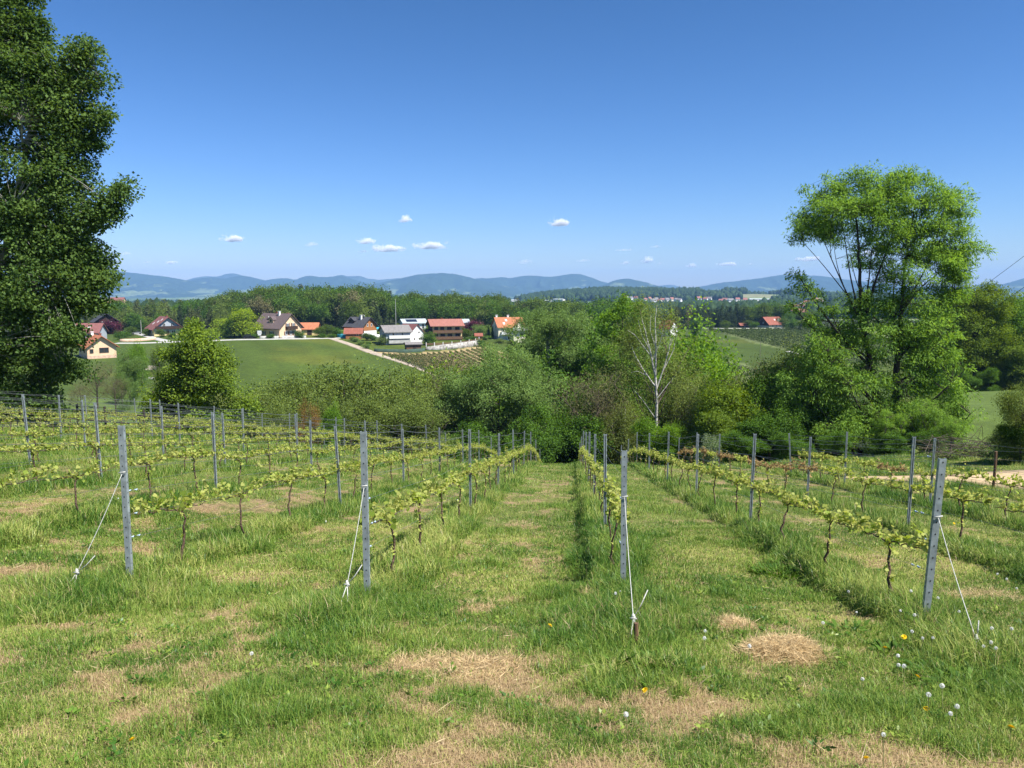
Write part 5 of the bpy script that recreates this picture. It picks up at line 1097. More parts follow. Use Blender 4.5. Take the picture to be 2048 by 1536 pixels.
wl = [('dark', 1960, 600, 126), ('dark', 1890, 600, 140), ('dark', 1892, 640, 132), ('dark', 1925, 630, 140), ('bright', 2022, 592, 136), ('dark', 2050, 600, 126), ('dark', 2085, 580, 135), ('dark', 2125, 570, 140), ('dark', 1905, 720, 118), ('maple', 2035, 690, 116), ('dark', 1975, 735, 114), ('dark', 2010, 720, 118), ('dark', 2070, 700, 114), ('dark', 1935, 745, 113), ('maple', 2110, 680, 116), ('dark', 1870, 700, 128), ('dark', 1880, 755, 112), ('dark', 2000, 650, 128), ('dark', 2160, 600, 130)]
for i, (k, px, ty, d) in enumerate(wl):
    by_top(k, px, ty, d, '%s tree of the dark wood behind the dandelion field, %s counted from the ash' % ({'dark': 'dark green', 'bright': 'fresh green', 'maple': 'glossy green'}[k], ordn[sorted([q_[1] for q_ in wl]).index(px)]), 1.15, 'trees of the dark wood beyond the field')
ll = [('bare', 195, 722, 96, 'brown leafless bush in front of the salmon house', 1.0), ('bare', 232, 752, 88, 'second brown bare bush, nearer to the maple', 0.9), ('willow', 262, 700, 108, 'grey-green willow between bare bush and maple', 0.7), ('willow', 246, 745, 92, 'grey-green young willow just below the salmon house', 0.6),
      ('alder', 322, 690, 135, 'thin olive tree behind the maple at the meadow edge', 0.5), ('bright', 278, 686, 150, 'fresh green tree in the garden below the terracotta wall', 0.7), ('dark', 20, 770, 47, 'dark shaded bush under the big poplar', 1.2), ('dark', 75, 790, 46, 'small dark bush at the poplar foot', 1.0), ('dark', -60, 740, 50, 'dark bush behind the poplar trunk', 1.3), ('bare', 165, 765, 70, 'low brown scrub in the rough grass right of the poplar', 0.9),
      ('dark', 425, 826, 52, 'dark low shrub at the foot of the round maple', 1.1), ('white', 440, 838, 44, '', 1)]
for (k, px, ty, d, lab, wf) in ll[:-1]: by_top(k, px, ty, d, lab, wf, 'trees and bushes of the left valley')
st, bl = template('bushy', 'white', 'bark', 91, h=3.0, wd=1.2, n=60, kind='bush')
wm = tree_meshes('blossom_shrub', LM['white'], M['bark'], bl, st, 'bushy', 91, (), 6)
for px, ty, d, lab in ((438, 838, 46, 'small shrub with white blossom beside the maple foot'), (1420, 880, 47, 'small white-flowering shrub in the dark hollow')):
    g = G(px, d); h = P(px, ty, d)[2]-g[2]; place_tree('blossom_shrub', wm, g, lab, 'shrub', 'white flowering shrubs', sc=h/2.6*0.6, sz=h/2.6, bush=True)

# ------------------------------------------------------------------ forest belt behind the village (individual trees, shared meshes)
FT = {}
def ft(key, leafm, barkm, seeds, **k):
    FT[key] = []
    for s in seeds:
        st, bl = template('fartree', leafm, barkm, s, **k); FT[key].append(single_mesh_tree('forest_tree', LM[leafm], M[barkm], bl, st, 'fartree', s, (), 8, low=0.3))
LM['fbright'] = leaf_mat('forest_leaf', (0.045, 0.105, 0.014), (0.125, 0.22, 0.026), 0.33); LM['fgreen'] = leaf_mat('forest_leaf_green', (0.045, 0.085, 0.014), (0.12, 0.18, 0.026), 0.33)
ft('bright', 'fbright', 'bark', (501, 502, 503), wd=3.2, n=75, low=0.12); ft('green', 'fgreen', 'bark', (504, 505), wd=3.2, n=75, low=0.12)
ft('brown', 'alder', 'bark', (506,), wd=3.0, n=60, low=0.15); ft('lime', 'lime', 'bark', (507,), wd=3.2, n=75, low=0.12); ft('purple', 'purple', 'bark', (508,), wd=3.6, n=80, low=0.05); ft('bud', 'brown', 'bark', (509,), wd=3.0, n=70, low=0.15)
ft('darkb', 'dark', 'bark', (510, 511), wd=3.1, n=75, low=0.1); ft('willow', 'willow', 'bark', (512,), wd=3.6, n=75, low=0.05)
FT['spruce'] = [conifer_mesh('spruce_tree', LM['conifer'], M['darkbark'], 10, 2.0, 520+i, 0.5) for i in range(3)]
FT['pine'] = [conifer_mesh('pine_tree', LM['pine'], M['darkbark'], 10, 2.5, 530+i, 0.55, ragged=0.6, base=0.15) for i in range(3)]
FT['dead'] = [conifer_mesh('dead_spruce', LM['brown'], M['darkbark'], 10, 1.7, 540, 0.5, dens=0.7)]
FT['thuja'] = [conifer_mesh('thuja', LM['dark'], M['darkbark'], 10, 1.6, 545, 0.6, dens=2.0, base=0.02)]
DESC = {'bright': 'fresh green broadleaf tree', 'green': 'mid green broadleaf tree', 'brown': 'olive green broadleaf tree', 'lime': 'yellow-green tree', 'bud': 'brownish budding tree', 'darkb': 'dark green broadleaf tree', 'spruce': 'dark pointed spruce', 'pine': 'ragged grey-green pine', 'dead': 'dead red-brown spruce'}
NM = {'spruce': 'spruce_tree', 'pine': 'pine_tree', 'dead': 'dead_spruce', 'thuja': 'thuja'}
LMK = [(150, 270, 'the poplar edge'), (270, 400, 'the brown-red roofed house'), (400, 500, 'the yellow-green tree'), (500, 590, 'the large peach house'), (590, 670, 'the orange-roofed outbuilding'), (670, 755, 'the orange timber chalet'), (755, 850, 'the solar-roofed house'), (850, 940, 'the wide red-roofed chalet'), (940, 1060, 'the orange-roofed white house'), (1060, 1330, 'the aspen and birch crowns')]
forest = []
rf = np.random.default_rng(77)
OX = [150, 200, 300, 400, 430, 500, 520, 600, 700, 745, 775, 800, 900, 1000, 1060, 1130, 1200, 1320]
OY = [596, 600, 604, 602, 594, 582, 577, 573, 574, 578, 588, 589, 592, 596, 603, 608, 604, 612]
def pick(px):
    r = rf.random()
    if px < 420: tb = [('pine', .42), ('spruce', .14), ('green', .12), ('brown', .14), ('darkb', .18)]
    elif px < 560: tb = [('pine', .26), ('green', .2), ('bright', .24), ('brown', .14), ('bud', .04), ('darkb', .12)]
    elif px < 755: tb = [('bright', .28), ('green', .22), ('pine', .22), ('spruce', .08), ('bud', .04), ('brown', .08), ('darkb', .08)]
    elif px < 825: tb = [('spruce', .6), ('darkb', .15), ('bright', .1), ('pine', .15)]
    elif px < 950: tb = [('bright', .42), ('green', .3), ('spruce', .08), ('brown', .12), ('darkb', .08)]
    elif px < 1060: tb = [('pine', .45), ('darkb', .15), ('green', .2), ('brown', .2)]
    else: tb = [('green', .3), ('darkb', .25), ('spruce', .2), ('brown', .25)]
    c = 0
    for k, p_ in tb:
        c += p_
        if r < c: return k
    return tb[0][0]
rows_ = [(350, 34, 0.58, 'front edge'), (358, 34, 0.70, 'front edge'), (370, 36, 0.80, 'second rank'), (386, 36, 0.88, 'second rank'), (405, 38, 0.95, 'third rank'), (430, 38, 1.0, 'skyline rank'), (458, 36, 1.0, 'skyline rank')]
for (d0, n, hf, rn) in rows_:
    for k in range(n):
        px = 165+(1290-165)*(k+rf.uniform(0.15, 0.85))/n; d = d0+rf.uniform(-5, 5)
        if px > 1060 and d0 < 400: d += 40
        if 780 < px < 1010 and hf < 0.75: continue
        kind = pick(px); g = G(px, d)
        oy = np.interp(px, OX, OY); hmax = P(px, oy, d)[2]-g[2]
        h = hmax*hf*rf.uniform(0.86, 1.06) if hf < 1 else hmax*rf.uniform(0.88, 1.05)
        if hf >= 1 and kind in ('spruce', 'pine'): h += rf.uniform(0, 2.0)
        forest.append([px, d, kind, h, rn, g])
for k in range(34):     # the spruce wood beyond the far meadow
    px = 1338+(1492-1338)*(k+rf.uniform(0, 1))/34; d = 482+rf.uniform(0, 22); g = G(px, d); h = P(px, 612+rf.uniform(-4, 9), d)[2]-g[2]
    kind = 'dead' if 1370 < px < 1382 else ('spruce' if rf.random() < 0.85 else 'pine'); forest.append([px, d, kind, h, 'spruce', g])
for k in range(18):
    px = 1488+(1640-1488)*(k+rf.uniform(0, 1))/18; d = 496+rf.uniform(0, 25); g = G(px, d); h = P(px, 622-14*math.exp(-((px-1532)/30)**2)+rf.uniform(-3, 6), d)[2]-g[2]
    forest.append([px, d, ('green', 'bright', 'darkb', 'brown')[k % 4], h, 'farm', g])
groups = {}
for f_ in forest:
    px = f_[0]; lm = next((l for a, b_, l in LMK if a <= px < b_), 'the farmhouse')
    if f_[4] == 'spruce': lm = 'spruce'
    if f_[4] == 'farm': lm = 'farm'
    groups.setdefault((f_[2], f_[4], lm), []).append(f_)
for (kind, rn, lm), fs in groups.items():
    fs.sort(key=lambda q: q[0])
    for i, (px, d, kd, h, rn2, g) in enumerate(fs):
        o_ = '' if len(fs) == 1 else ', %s from the poplar side' % ordn[i]
        if lm == 'spruce': lab = '%s of the spruce wood past the birch%s' % (DESC[kind], o_)
        elif lm == 'farm': lab = '%s behind the red-roofed farmhouse%s' % (DESC[kind], o_)
        else: lab = '%s, forest %s above %s%s' % (DESC[kind], rn.replace(' rank', ''), lm.replace('the ', '', 1).replace('aspen and birch crowns', 'birch'), o_.replace(' from the poplar side', ' from poplar'))
        me = FT[kind][i % len(FT[kind])]
        o = obj(NM.get(kind, 'forest_tree'), me, None, g)
        wf = rf.uniform(0.9, 1.25)*(1.0 if kind not in ('spruce', 'pine', 'dead') else 0.95)
        o.scale = (h/9.6*wf, h/9.6*wf, h/9.6) ; o.rotation_euler = (0, 0, rf.uniform(0, 6.28)); tag(o, lab, 'tree', 'forest trees beyond the village' if rn != 'spruce' else 'spruce wood trees')
# garden trees and shrubs of the village: (kind, px, base py, height px, width factor, label)
vt = [('lime', 447, 673, 34, 1.5, 'yellow-green spreading tree beside the village road'), ('bright', 470, 674, 46, 1.1, 'fresh green tree between the yellow-green ones by the road'), ('lime', 492, 675, 54, 1.1, 'tall yellow-green tree next to the large peach house'), ('green', 481, 676, 30, 1.3, 'small green tree under the tall yellow-green one'),
 ('purple', 222, 668, 30, 1.3, 'purple-leaved tree near the poplar'), ('purple', 943, 672, 34, 1.1, 'purple-leaved tree beside the little cream house'), ('willow', 958, 676, 26, 1.3, 'pale weeping tree next to the purple-leaved tree'), ('thuja', 977, 676, 26, 0.7, 'slim columnar thuja next to the orange-roofed white house'), ('thuja', 985, 678, 26, 0.7, 'second columnar thuja, closer to the white house'),
 ('green', 262, 672, 18, 1.4, 'apple tree in the garden beside the driveway'), ('bright', 250, 676, 15, 1.4, 'small tree at the top of the terracotta wall'), ('darkb', 240, 680, 16, 1.5, 'dark shrub by the orange roof'), ('green', 296, 672, 14, 1.6, 'round bush in front of the brown-red roofed house'), ('purple', 303, 671, 10, 1.6, 'red-leaved bush in front of the brown-red roofed house'),
 ('green', 322, 675, 15, 1.4, 'garden bush below the yellow gable'), ('bright', 372, 674, 18, 1.4, 'shrub just right of the yellow gable'), ('darkb', 345, 677, 12, 1.5, 'low dark bush at the driveway mouth'), ('green', 268, 664, 16, 1.5, 'green bush behind the driveway'), ('bright', 285, 663, 14, 1.5, 'fresh bush at the forest edge above the driveway'),
 ('darkb', 540, 677, 8, 2.2, 'dark clipped hedge before the peach house'), ('darkb', 508, 677, 9, 2.0, 'dark hedge beside the white road signs'), ('darkb', 600, 676, 14, 1.5, 'shrub between peach house and orange-roofed outbuilding'), ('green', 640, 674, 18, 1.5, 'shrub at the end of the orange-roofed outbuilding'), ('green', 655, 673, 22, 1.4, 'garden tree past the outbuilding'), ('darkb', 672, 673, 18, 1.5, 'dark bush in front of the forest by the pool'), ('darkb', 645, 676, 8, 2.4, 'long dark hedge piece along the road'), ('darkb', 664, 676, 8, 2.4, 'long dark hedge piece nearest the track'),
 ('green', 733, 681, 14, 1.5, 'round bush below the white terrace wall'), ('darkb', 745, 681, 12, 1.5, 'dark round bush left of the grey-blue house'), ('brown', 766, 690, 20, 1.3, 'big olive bush in front of the grey-blue house'), ('willow', 712, 684, 9, 1.8, 'pale bush on the bank below the carport'), ('willow', 722, 690, 9, 1.8, 'grey bush on the bank beside the track'), ('bright', 706, 681, 8, 1.7, 'fresh bush at the carport foot'), ('willow', 733, 697, 9, 2.0, 'pale bush at the bend of the track'), ('darkb', 737, 691, 8, 1.6, 'small dark bush on the lawn edge'),
 ('bright', 857, 690, 25, 1.3, 'fresh green garden tree between hut and red-roofed chalet'), ('green', 842, 678, 14, 1.3, 'golden shrub between white barn and chalet'), ('green', 930, 678, 20, 1.3, 'garden tree right of the red-roofed chalet'), ('darkb', 948, 682, 10, 1.8, 'dark clipped bush before the tiny orange hut'), ('darkb', 935, 683, 7, 2.0, 'low hedge below the purple-leaved tree'), ('darkb', 972, 680, 9, 2.2, 'dark hedge beside the tiny orange hut'), ('darkb', 962, 693, 14, 1.3, 'dark bush at the end of the boulder wall'), ('brown', 1000, 686, 9, 2.4, 'olive hedge in front of the orange-roofed white house'), ('brown', 1022, 688, 9, 2.4, 'olive hedge nearest the aspen'),
 ('bud', 968, 655, 14, 2.2, 'blossoming mauve hedge tree behind the garden lawn'), ('bud', 985, 655, 14, 2.0, 'mauve blossoming hedge tree by the chimney of the white house'), ('green', 905, 664, 10, 1.8, 'shrub at the back of the cream house'),
 ('darkb', 1390, 672, 34, 0.85, 'dark rounded tree alone on the far meadow'), ('green', 1419, 659, 16, 1.2, 'small roadside tree at the corner of the far vineyard'), ('green', 1450, 659, 17, 1.2, 'small roadside tree in front of the spruce wood'), ('darkb', 1508, 656, 12, 1.6, 'bush between the low shed and the farmhouse'), ('green', 1498, 655, 14, 1.4, 'taller bush beside the low shed'), ('green', 1567, 656, 18, 1.4, 'garden tree at the end of the farmhouse'), ('darkb', 1585, 658, 18, 1.4, 'dark garden tree past the farmhouse'), ('brown', 1610, 660, 26, 1.2, 'olive tree between farmhouse and ash crown')]
for i, (kind, px, py, hp, wf, lab) in enumerate(vt):
    g = hit(px, py, 150); h = hp*MPP(g[1])*1.05; o = obj({'thuja': 'thuja'}.get(kind, 'garden_tree' if hp > 18 else 'garden_shrub'), FT[kind][i % len(FT[kind])], None, g)
    o.scale = (h/9.6*wf, h/9.6*wf, h/9.6); o.location[2] -= h*0.08; o.rotation_euler = (0, 0, i*1.3); tag(o, lab, 'tree' if hp > 18 else 'shrub', 'garden greenery of the village')
for i in range(34):     # bright scrub between the village and the forest
    px = 775+(1075-775)*(i+rf.random())/34; d = 326+rf.uniform(-6, 14); g = G(px, d); h = rf.uniform(2.6, 4.4)
    k = ('bright', 'green', 'brown')[i % 3]; o = obj('garden_shrub', FT[k][i % len(FT[k])], None, g); o.scale = (h/9.6*1.9, h/9.6*1.9, h/9.6); o.location[2] -= 0.4; o.rotation_euler = (0, 0, i)
    tag(o, '%s shrub in the scrub strip below the forest, %s from the solar-roofed house' % ({'bright': 'fresh green', 'green': 'mid green', 'brown': 'olive'}[k], ordn[i]), 'shrub', 'scrub strip below the forest')

# far wood: too many crowns to count, one mass beyond the village
rw = np.random.default_rng(5)
IV1, IF1 = ico(1)
fsp = [(q_[0], hit(q_[0], q_[1], 650, 2600)[1]) for q_ in far_spots]
def clearing(col, d):
    k_ = np.ones(len(col), bool)
    for c_, dd in fsp: k_ &= ~((np.abs(col-c_) < 13) & (d < dd+25) & (d > dd-520))
    return k_
def far_wood(name, label, n, dmin, dmax, cmin, cmax, hr, seed, cond=None):
    rg = np.random.default_rng(seed); d = dmin*(dmax/dmin)**rg.random(n); col = rg.uniform(cmin, cmax, n)
    x = (col-1024)/FPX*d; keep = np.ones(n, bool)
    q = fnoise(x/210+5, d/260, 61, 4); keep &= q < 0.515; keep &= clearing(col, d)
    if cond is not None: keep &= cond(col, d)
    x = x[keep]; d = d[keep]; m = len(x); z = H(x, d); h = rg.uniform(hr[0], hr[1], m)
    jit = 1+0.45*(rg.random((m, len(IV1), 1))-0.5)
    sh = np.stack([h*rg.uniform(0.3, 0.5, m), h*rg.uniform(0.3, 0.5, m), h*0.62], 1)
    V = IV1[None]*jit*sh[:, None, :]+np.stack([x, d, z+h*0.45], 1)[:, None, :]
    F = (IF1[None]+np.arange(m)[:, None, None]*len(IV1)).reshape(-1, 3)
    me = mesh_np(name, V.reshape(-1, 3), [F], [LM['farwood']], {'tint': np.repeat(np.clip(0.45+0.3*rg.normal(size=m), 0, 1), len(IV1))}); o = obj(name, me); tag(o, label, None, kind='stuff')
far_wood('far_woodland', 'hazy dark woodland covering the valley and low ridge beyond the village', 30000, 620, 3300, -200, 2300, (12, 19), 71)
far_wood('ridge_woodland', 'long dark wooded ridge under the mountains beyond the birch', 9000, 2150, 2800, 1030, 1640, (14, 22), 72)
# ------------------------------------------------------------------ vineyard: posts, wires, vines
def end_post_mesh(h):
    mb = MB(); w2, dp, t = 0.034, 0.045, 0.006
    mb.box(-w2, w2, -dp/2, -dp/2+t, -0.5, h); mb.box(-w2, -w2+t, -dp/2+t, dp/2, -0.5, h); mb.box(w2-t, w2, -dp/2+t, dp/2, -0.5, h)
    mb.mi = 1; z = 0.12
    while z < h-0.03:
        for sx in (0.0,):
            n = 6; c = [(sx+0.0075*cos(2*pi*k/n), -dp/2-0.0015, z+0.010*sin(2*pi*k/n)) for k in range(n)]; mb.add(c, [tuple(range(n-1, -1, -1))])
        for s in (-1, 1):
            n = 6; c = [(s*(w2+0.0015), 0.006*cos(2*pi*k/n), z+0.05+0.009*sin(2*pi*k/n)) for k in range(n)]; mb.add(c, [tuple(range(n)) if s > 0 else tuple(range(n-1, -1, -1))])
        z += 0.125
    return mb.mesh('end_post', [M['steel'], M['hole']])
def line_post_mesh(h):
    mb = MB(); w2, dp, t = 0.026, 0.036, 0.004
    mb.box(-w2, w2, dp/2-t, dp/2, -0.5, h); mb.box(-w2, -w2+t, -dp/2, dp/2-t, -0.5, h); mb.box(w2-t, w2, -dp/2, dp/2-t, -0.5, h)
    mb.box(-w2+t, -w2+0.016, -dp/2, -dp/2+t, -0.5, h); mb.box(w2-0.016, w2-t, -dp/2, -dp/2+t, -0.5, h)
    z = 0.3
    while z < h:
        mb.box(-w2-0.008, -w2, -0.008, 0.006, z, z+0.03); mb.box(w2, w2+0.008, -0.008, 0.006, z, z+0.03); z += 0.1
    return mb.mesh('vine_post', [M['steel']])
LPM = [line_post_mesh(1.92), line_post_mesh(1.84)]
WH = [0.60, 0.90, 1.18, 1.48, 1.78]
def vine_meshes(seed, slope, near):
    rg = np.random.default_rng(seed)
    # trunk with its crook
    k = 9; z = np.linspace(-0.12, 0.80, k); wob = np.cumsum(rg.normal(size=(k, 2))*0.026, 0); wob -= wob[0]; wob *= 1.0
    wob[-1] *= 0.6; lean = rg.normal()*0.05
    tr = np.column_stack([wob[:, 0], wob[:, 1]+lean*z, z]); lines = [(tr, np.linspace(0.021, 0.013, k)*(0.9+0.3*rg.random(k)))]
    top = tr[-1]; cord = []
    for s in (-1, 1):
        L_ = rg.uniform(0.95, 1.12); kk = 11; y = np.linspace(0, L_, kk)*s
        zz = 0.80+0.08*(1-np.exp(-np.abs(y)*5))+rg.normal(size=kk)*0.012-0.03*np.sin(np.abs(y)*2.8); x = top[0]*np.exp(-np.abs(y)*4)+rg.normal(size=kk)*0.010
        c = np.column_stack([x, top[1]+y, zz]); c[0] = top-np.array([0, 0, 0.02]); lines.append((c, np.linspace(0.011, 0.005, kk))); cord.append(c)
    TV, TF = tubes(lines, 6 if near else 4)
    cl = []; Pc = []; D = []; gap = rg.random(64) < 0.16
    for c in cord:
        n = 12
        for i in range(n):
            if gap[i] and rg.random() < 0.8: continue
            t = (i+rg.random())/n; p = np.array([np.interp(t*(len(c)-1), np.arange(len(c)), c[:, q]) for q in range(3)])
            ln = rg.uniform(0.04, 0.20)*(1.8 if rg.random() < 0.16 else 1); e = p+np.array([rg.normal()*0.03, rg.normal()*0.05, ln]); cl.append((np.stack([p, (p+e)/2+rg.normal(size=3)*0.006, e]), np.array([0.003, 0.0025, 0.0015])))
            m = rg.integers(6, 14)
            for q in range(m):
                f = rg.uniform(0.2, 1.05); b_ = p+(e-p)*f; dd = rg.normal(size=3); dd[2] = dd[2]*0.7; dd[0] *= 1.2; dd /= np.linalg.norm(dd); Pc.append(b_+dd*0.018+rg.normal(size=3)*0.012); D.append(dd)
    if rg.random() < 0.75:      # suckers on the trunk and at its head
        for q in range(rg.integers(6, 22)):
            z_ = rg.uniform(0.25, 0.8)**0.8; p = np.array([np.interp(z_, tr[:, 2], tr[:, i]) for i in range(2)]+[z_]); dd = rg.normal(size=3); dd[2] *= 0.5; dd /= np.linalg.norm(dd); Pc.append(p+dd*0.03); D.append(dd)
    for q in range(20):
        p = top+rg.normal(size=3)*np.array([0.045, 0.07, 0.09])+np.array([0, 0, 0.06]); dd = rg.normal(size=3); dd /= np.linalg.norm(dd); Pc.append(p); D.append(dd)
    Pc = np.array(Pc); D = np.array(D); n = len(Pc); SV, SF = tubes(cl, 4)
    R = unit(rg.normal(size=(n, 3))*1.0+np.array([0, 0, 0.25])); S = unit(np.cross(D, R)); N = np.cross(S, D)
    sz = rg.uniform(0.035, 0.088, n)*(0.9 if near else 1.05)
    T = np.array([(0, 0, 0), (0.02, 0.34, .05), (0.30, 0.56, -.06), (0.42, 0.30, .03), (0.72, 0.40, -.08), (1.0, 0, -.10), (0.72, -0.40, -.08), (0.42, -0.30, .03), (0.30, -0.56, -.06), (0.02, -0.34, .05)])
    V = Pc[:, None]+sz[:, None, None]*(D[:, None]*T[None, :, 0:1]+S[:, None]*T[None, :, 1:2]+N[:, None]*(T[None, :, 2:3]+rg.normal(size=(n, 10, 1))*0.03))
    V = V.reshape(-1, 3); F = np.arange(n*10).reshape(n, 10)
    age = np.clip(1.15-(sz-0.045)/0.06*0.75+rg.normal(size=n)*0.18, 0, 1)
    for A in (TV, V, SV): A[:, 2] += slope*A[:, 1]*(np.clip(A[:, 2]/0.5, 0, 1))
    def fol(m): return mesh_np('foliage', np.concatenate([SV, V]), [SF, F+len(SV)], [M['cane'], m], {'tint': np.concatenate([np.full(len(SV), 0.5), np.repeat(age, 10)])}, matidx=np.concatenate([np.zeros(len(SF), int), np.ones(len(F), int)]))
    return (mesh_np('trunk', TV, [TF], [M['vbark']], smooth=True), None, fol(LM['vine']), fol(LM['vinered']))
SL = [-0.14, -0.19, -0.25]
VM = {(i, j): vine_meshes(900+i*10+j, SL[i], True) for i in range(3) for j in range(7)}
def slope_at(u, v):
    x0, y0 = from_uv(u, v-1); x1, y1 = from_uv(u, v+1); return (Hs(x1, y1)-Hs(x0, y0))/2
ORD1 = {'C': ('first', 'sandy track'), 'D': ('second', 'sandy track'), 'E': ('third', 'sandy track'), 'F': ('fourth', 'sandy track'),
        'B': ('first', 'poplar'), 'A': ('second', 'poplar'), 'Z': ('third', 'poplar'), 'Y': ('fourth', 'poplar'), 'X': ('fifth', 'poplar'), 'W': ('sixth', 'poplar'), 'V': ('seventh', 'poplar'), 'U': ('eighth', 'poplar'), 'T': ('ninth', 'poplar')}
ROWS = {'A': (-5.32, 9.2, 57, 17.65, 6.7), 'B': (-2.32, 8.9, 60, 17.7, 6.75), 'C': (0.68, 9.9, 60, 15.6, 6.6), 'D': (3.68, 7.95, 57, 15.9, 6.66), 'E': (6.68, 8.4, 49, 15.3, 6.4), 'F': (9.68, 8.2, 34.2, 14.6, 6.4),
        'Z': (-8.32, 9.0, 56, 18.0, 6.6), 'Y': (-11.32, 12.0, 56, 18.5, 6.6), 'X': (-14.32, 14, 55, 19.0, 6.6), 'W': (-17.32, 16, 54, 19.2, 6.6), 'V': (-20.32, 19, 53, 22.2, 6.6), 'U': (-23.32, 22, 52, 28.4, 6.6), 'T': (-26.32, 25, 50, 31.0, 6.6)}
NEARP = {'A': (1.98, 0.00, -0.01), 'B': (1.98, 0.0, 0.0), 'C': (1.82, -0.01, 0.025), 'D': (1.78, 0.02, 0.03)}
def incol(x, y, m=110): return abs(x) < 0.667*y+1.0+m*0.02
def v_for(u, px, v0=5.0, v1=60.0):
    def col(v):
        x, y = from_uv(u, v); z = Hs(x, y); return 1024+FPX*x/(y*CP-z*SP)
    sgn = 1 if col(v1) > col(v0) else -1
    for _ in range(40):
        m = 0.5*(v0+v1)
        if (col(m)-px)*sgn > 0: v1 = m
        else: v0 = m
    return 0.5*(v0+v1)
for rk, pa, pb in (('A', 261, 681), ('B', 735, 941), ('C', 1246, 1210), ('D', 1849, 1500), ('E', None, 1815), ('Z', None, 433), ('Y', None, 203)):
    u, v0, v1, p0, ps = ROWS[rk]
    ROWS[rk] = (u, v_for(u, pa) if pa else v0, v1, v_for(u, pb), ps)
rp = np.random.default_rng(3)
npost = 0; nv = 0
for rk, (u, v0, v1, p0, ps) in ROWS.items():
    o1, side = ORD1[rk]; rowtxt = '%s row from the aisle towards the %s' % (o1, side)
    pv_ = [v0]; v = p0
    while v <= v1+0.3: pv_.append(v); v += ps
    if rk == 'F': pv_[-1] = 33.9
    wirepts = []; cnt = 0
    for i, v in enumerate(pv_):
        x, y = from_uv(u, v); z = Hs(x, y); wirepts.append((x, y, z, v)); cnt += 1
        if not incol(x, y, 60): continue
        if i == 0 and rk in NEARP:
            h, lx, ly = NEARP[rk]; o = obj('end_post', end_post_mesh(h), None, (x, y, z)); o.rotation_euler = (ly, lx, -ROWA)
            lab = {'A': 'tall steel end post with long slanting rope, the farthest towards the poplar', 'B': 'steel end post whose knotted rope stands close beside it, before the aisle', 'C': 'leaning steel end post with rope tied to a short brown stake', 'D': 'steel end post with many holes standing among dandelion clocks'}[rk]
            tag(o, lab, 'post', 'galvanised end posts of the vine rows')
        else:
            lean = 0.0
            o = obj('vine_post', LPM[(i+len(rk)) % 2], None, (x, y, z)); o.rotation_euler = (rp.normal()*0.012, rp.normal()*0.012, -ROWA+rp.normal()*0.06)
            if rk == 'F' and i == len(pv_)-1: o.rotation_euler = (0.0, -0.09, -ROWA)
            tag(o, 'galvanised vine post, %s from the front, %s' % (ordn[i], rowtxt), 'post', 'galvanised line posts of the vine rows')
        npost += 1
    # wires
    for k, wh in enumerate(WH):
        pts = []
        for a, b_ in zip(wirepts[:-1], wirepts[1:]):
            for t in np.linspace(0, 1, 6)[:-1]:
                x = a[0]+(b_[0]-a[0])*t; y = a[1]+(b_[1]-a[1])*t; v = a[3]+(b_[3]-a[3])*t; pts.append((x+(0.03 if k % 2 else -0.03), y, a[2]+(b_[2]-a[2])*t+wh-4*t*(1-t)*(0.03+0.02*((k*7+len(pts)) % 3)), v))
        b_ = wirepts[-1]; pts.append((b_[0], b_[1], b_[2]+wh, b_[3]))
        pts = [p_ for p_ in pts if incol(p_[0], p_[1], 200)]
        if len(pts) < 2: continue
        mb = MB().tube([p_[:3] for p_ in pts], [max(0.0017, 0.00016*p_[3]) for p_ in pts], 4, cap=False); o = mb.build('trellis_wire', M['wire'])
        tag(o, '%s trellis wire, %s' % (('lowest', 'cordon', 'third', 'fourth', 'topmost')[k], rowtxt), 'wire', 'wires of the vine trellis')
        if rk in NEARP and k in (0, 1, 2, 4):
            mb = MB()
            p0_, p1_ = np.array(pts[0][:3]), np.array(pts[1][:3]); dd = unit((p1_-p0_)[None])[0]
            for s in (0.16, 0.30) if k < 3 else (0.1,):
                c_ = p0_+dd*s; mb.tube([c_-dd*0.035+np.array([0, 0, .008]), c_, c_+dd*0.03+np.array([0, 0, 0.012])], [0.004, 0.011, 0.004], 6)
            q = mb.build('wire_tie', M['clip'], o)
    # vines
    k = 0; v = v0+1.05+rp.uniform(-0.1, 0.1)
    while v < v1-0.5:
        x, y = from_uv(u+rp.normal()*0.02, v); k += 1
        if incol(x, y, 70) and nv < 296:
            s = slope_at(u, v); si = int(np.argmin([abs(s-q) for q in SL])); j = int(rp.integers(7)); ms = VM[(si, j)]
            red = (rk == 'E' and v > 17 and rp.random() < 0.5) or (rk == 'F' and v < 26 and rp.random() < 0.3)
            o = empty('grapevine', (x, y, Hs(x, y)), -ROWA+rp.normal()*0.015 + (pi*0), '%s, %s from the front, %s' % ('brownish vine' if red else 'green vine', ordn[min(k-1, 33)], rowtxt), 'grapevine', 'grapevines trained along the wires')
            o.scale = (0.95, 1, rp.uniform(0.94, 1.05))
            obj('trunk', ms[0], o); obj('foliage', ms[3] if red else ms[2], o); nv += 1
        v += 2.07+rp.normal()*0.05
print('posts', npost, 'vines', nv)

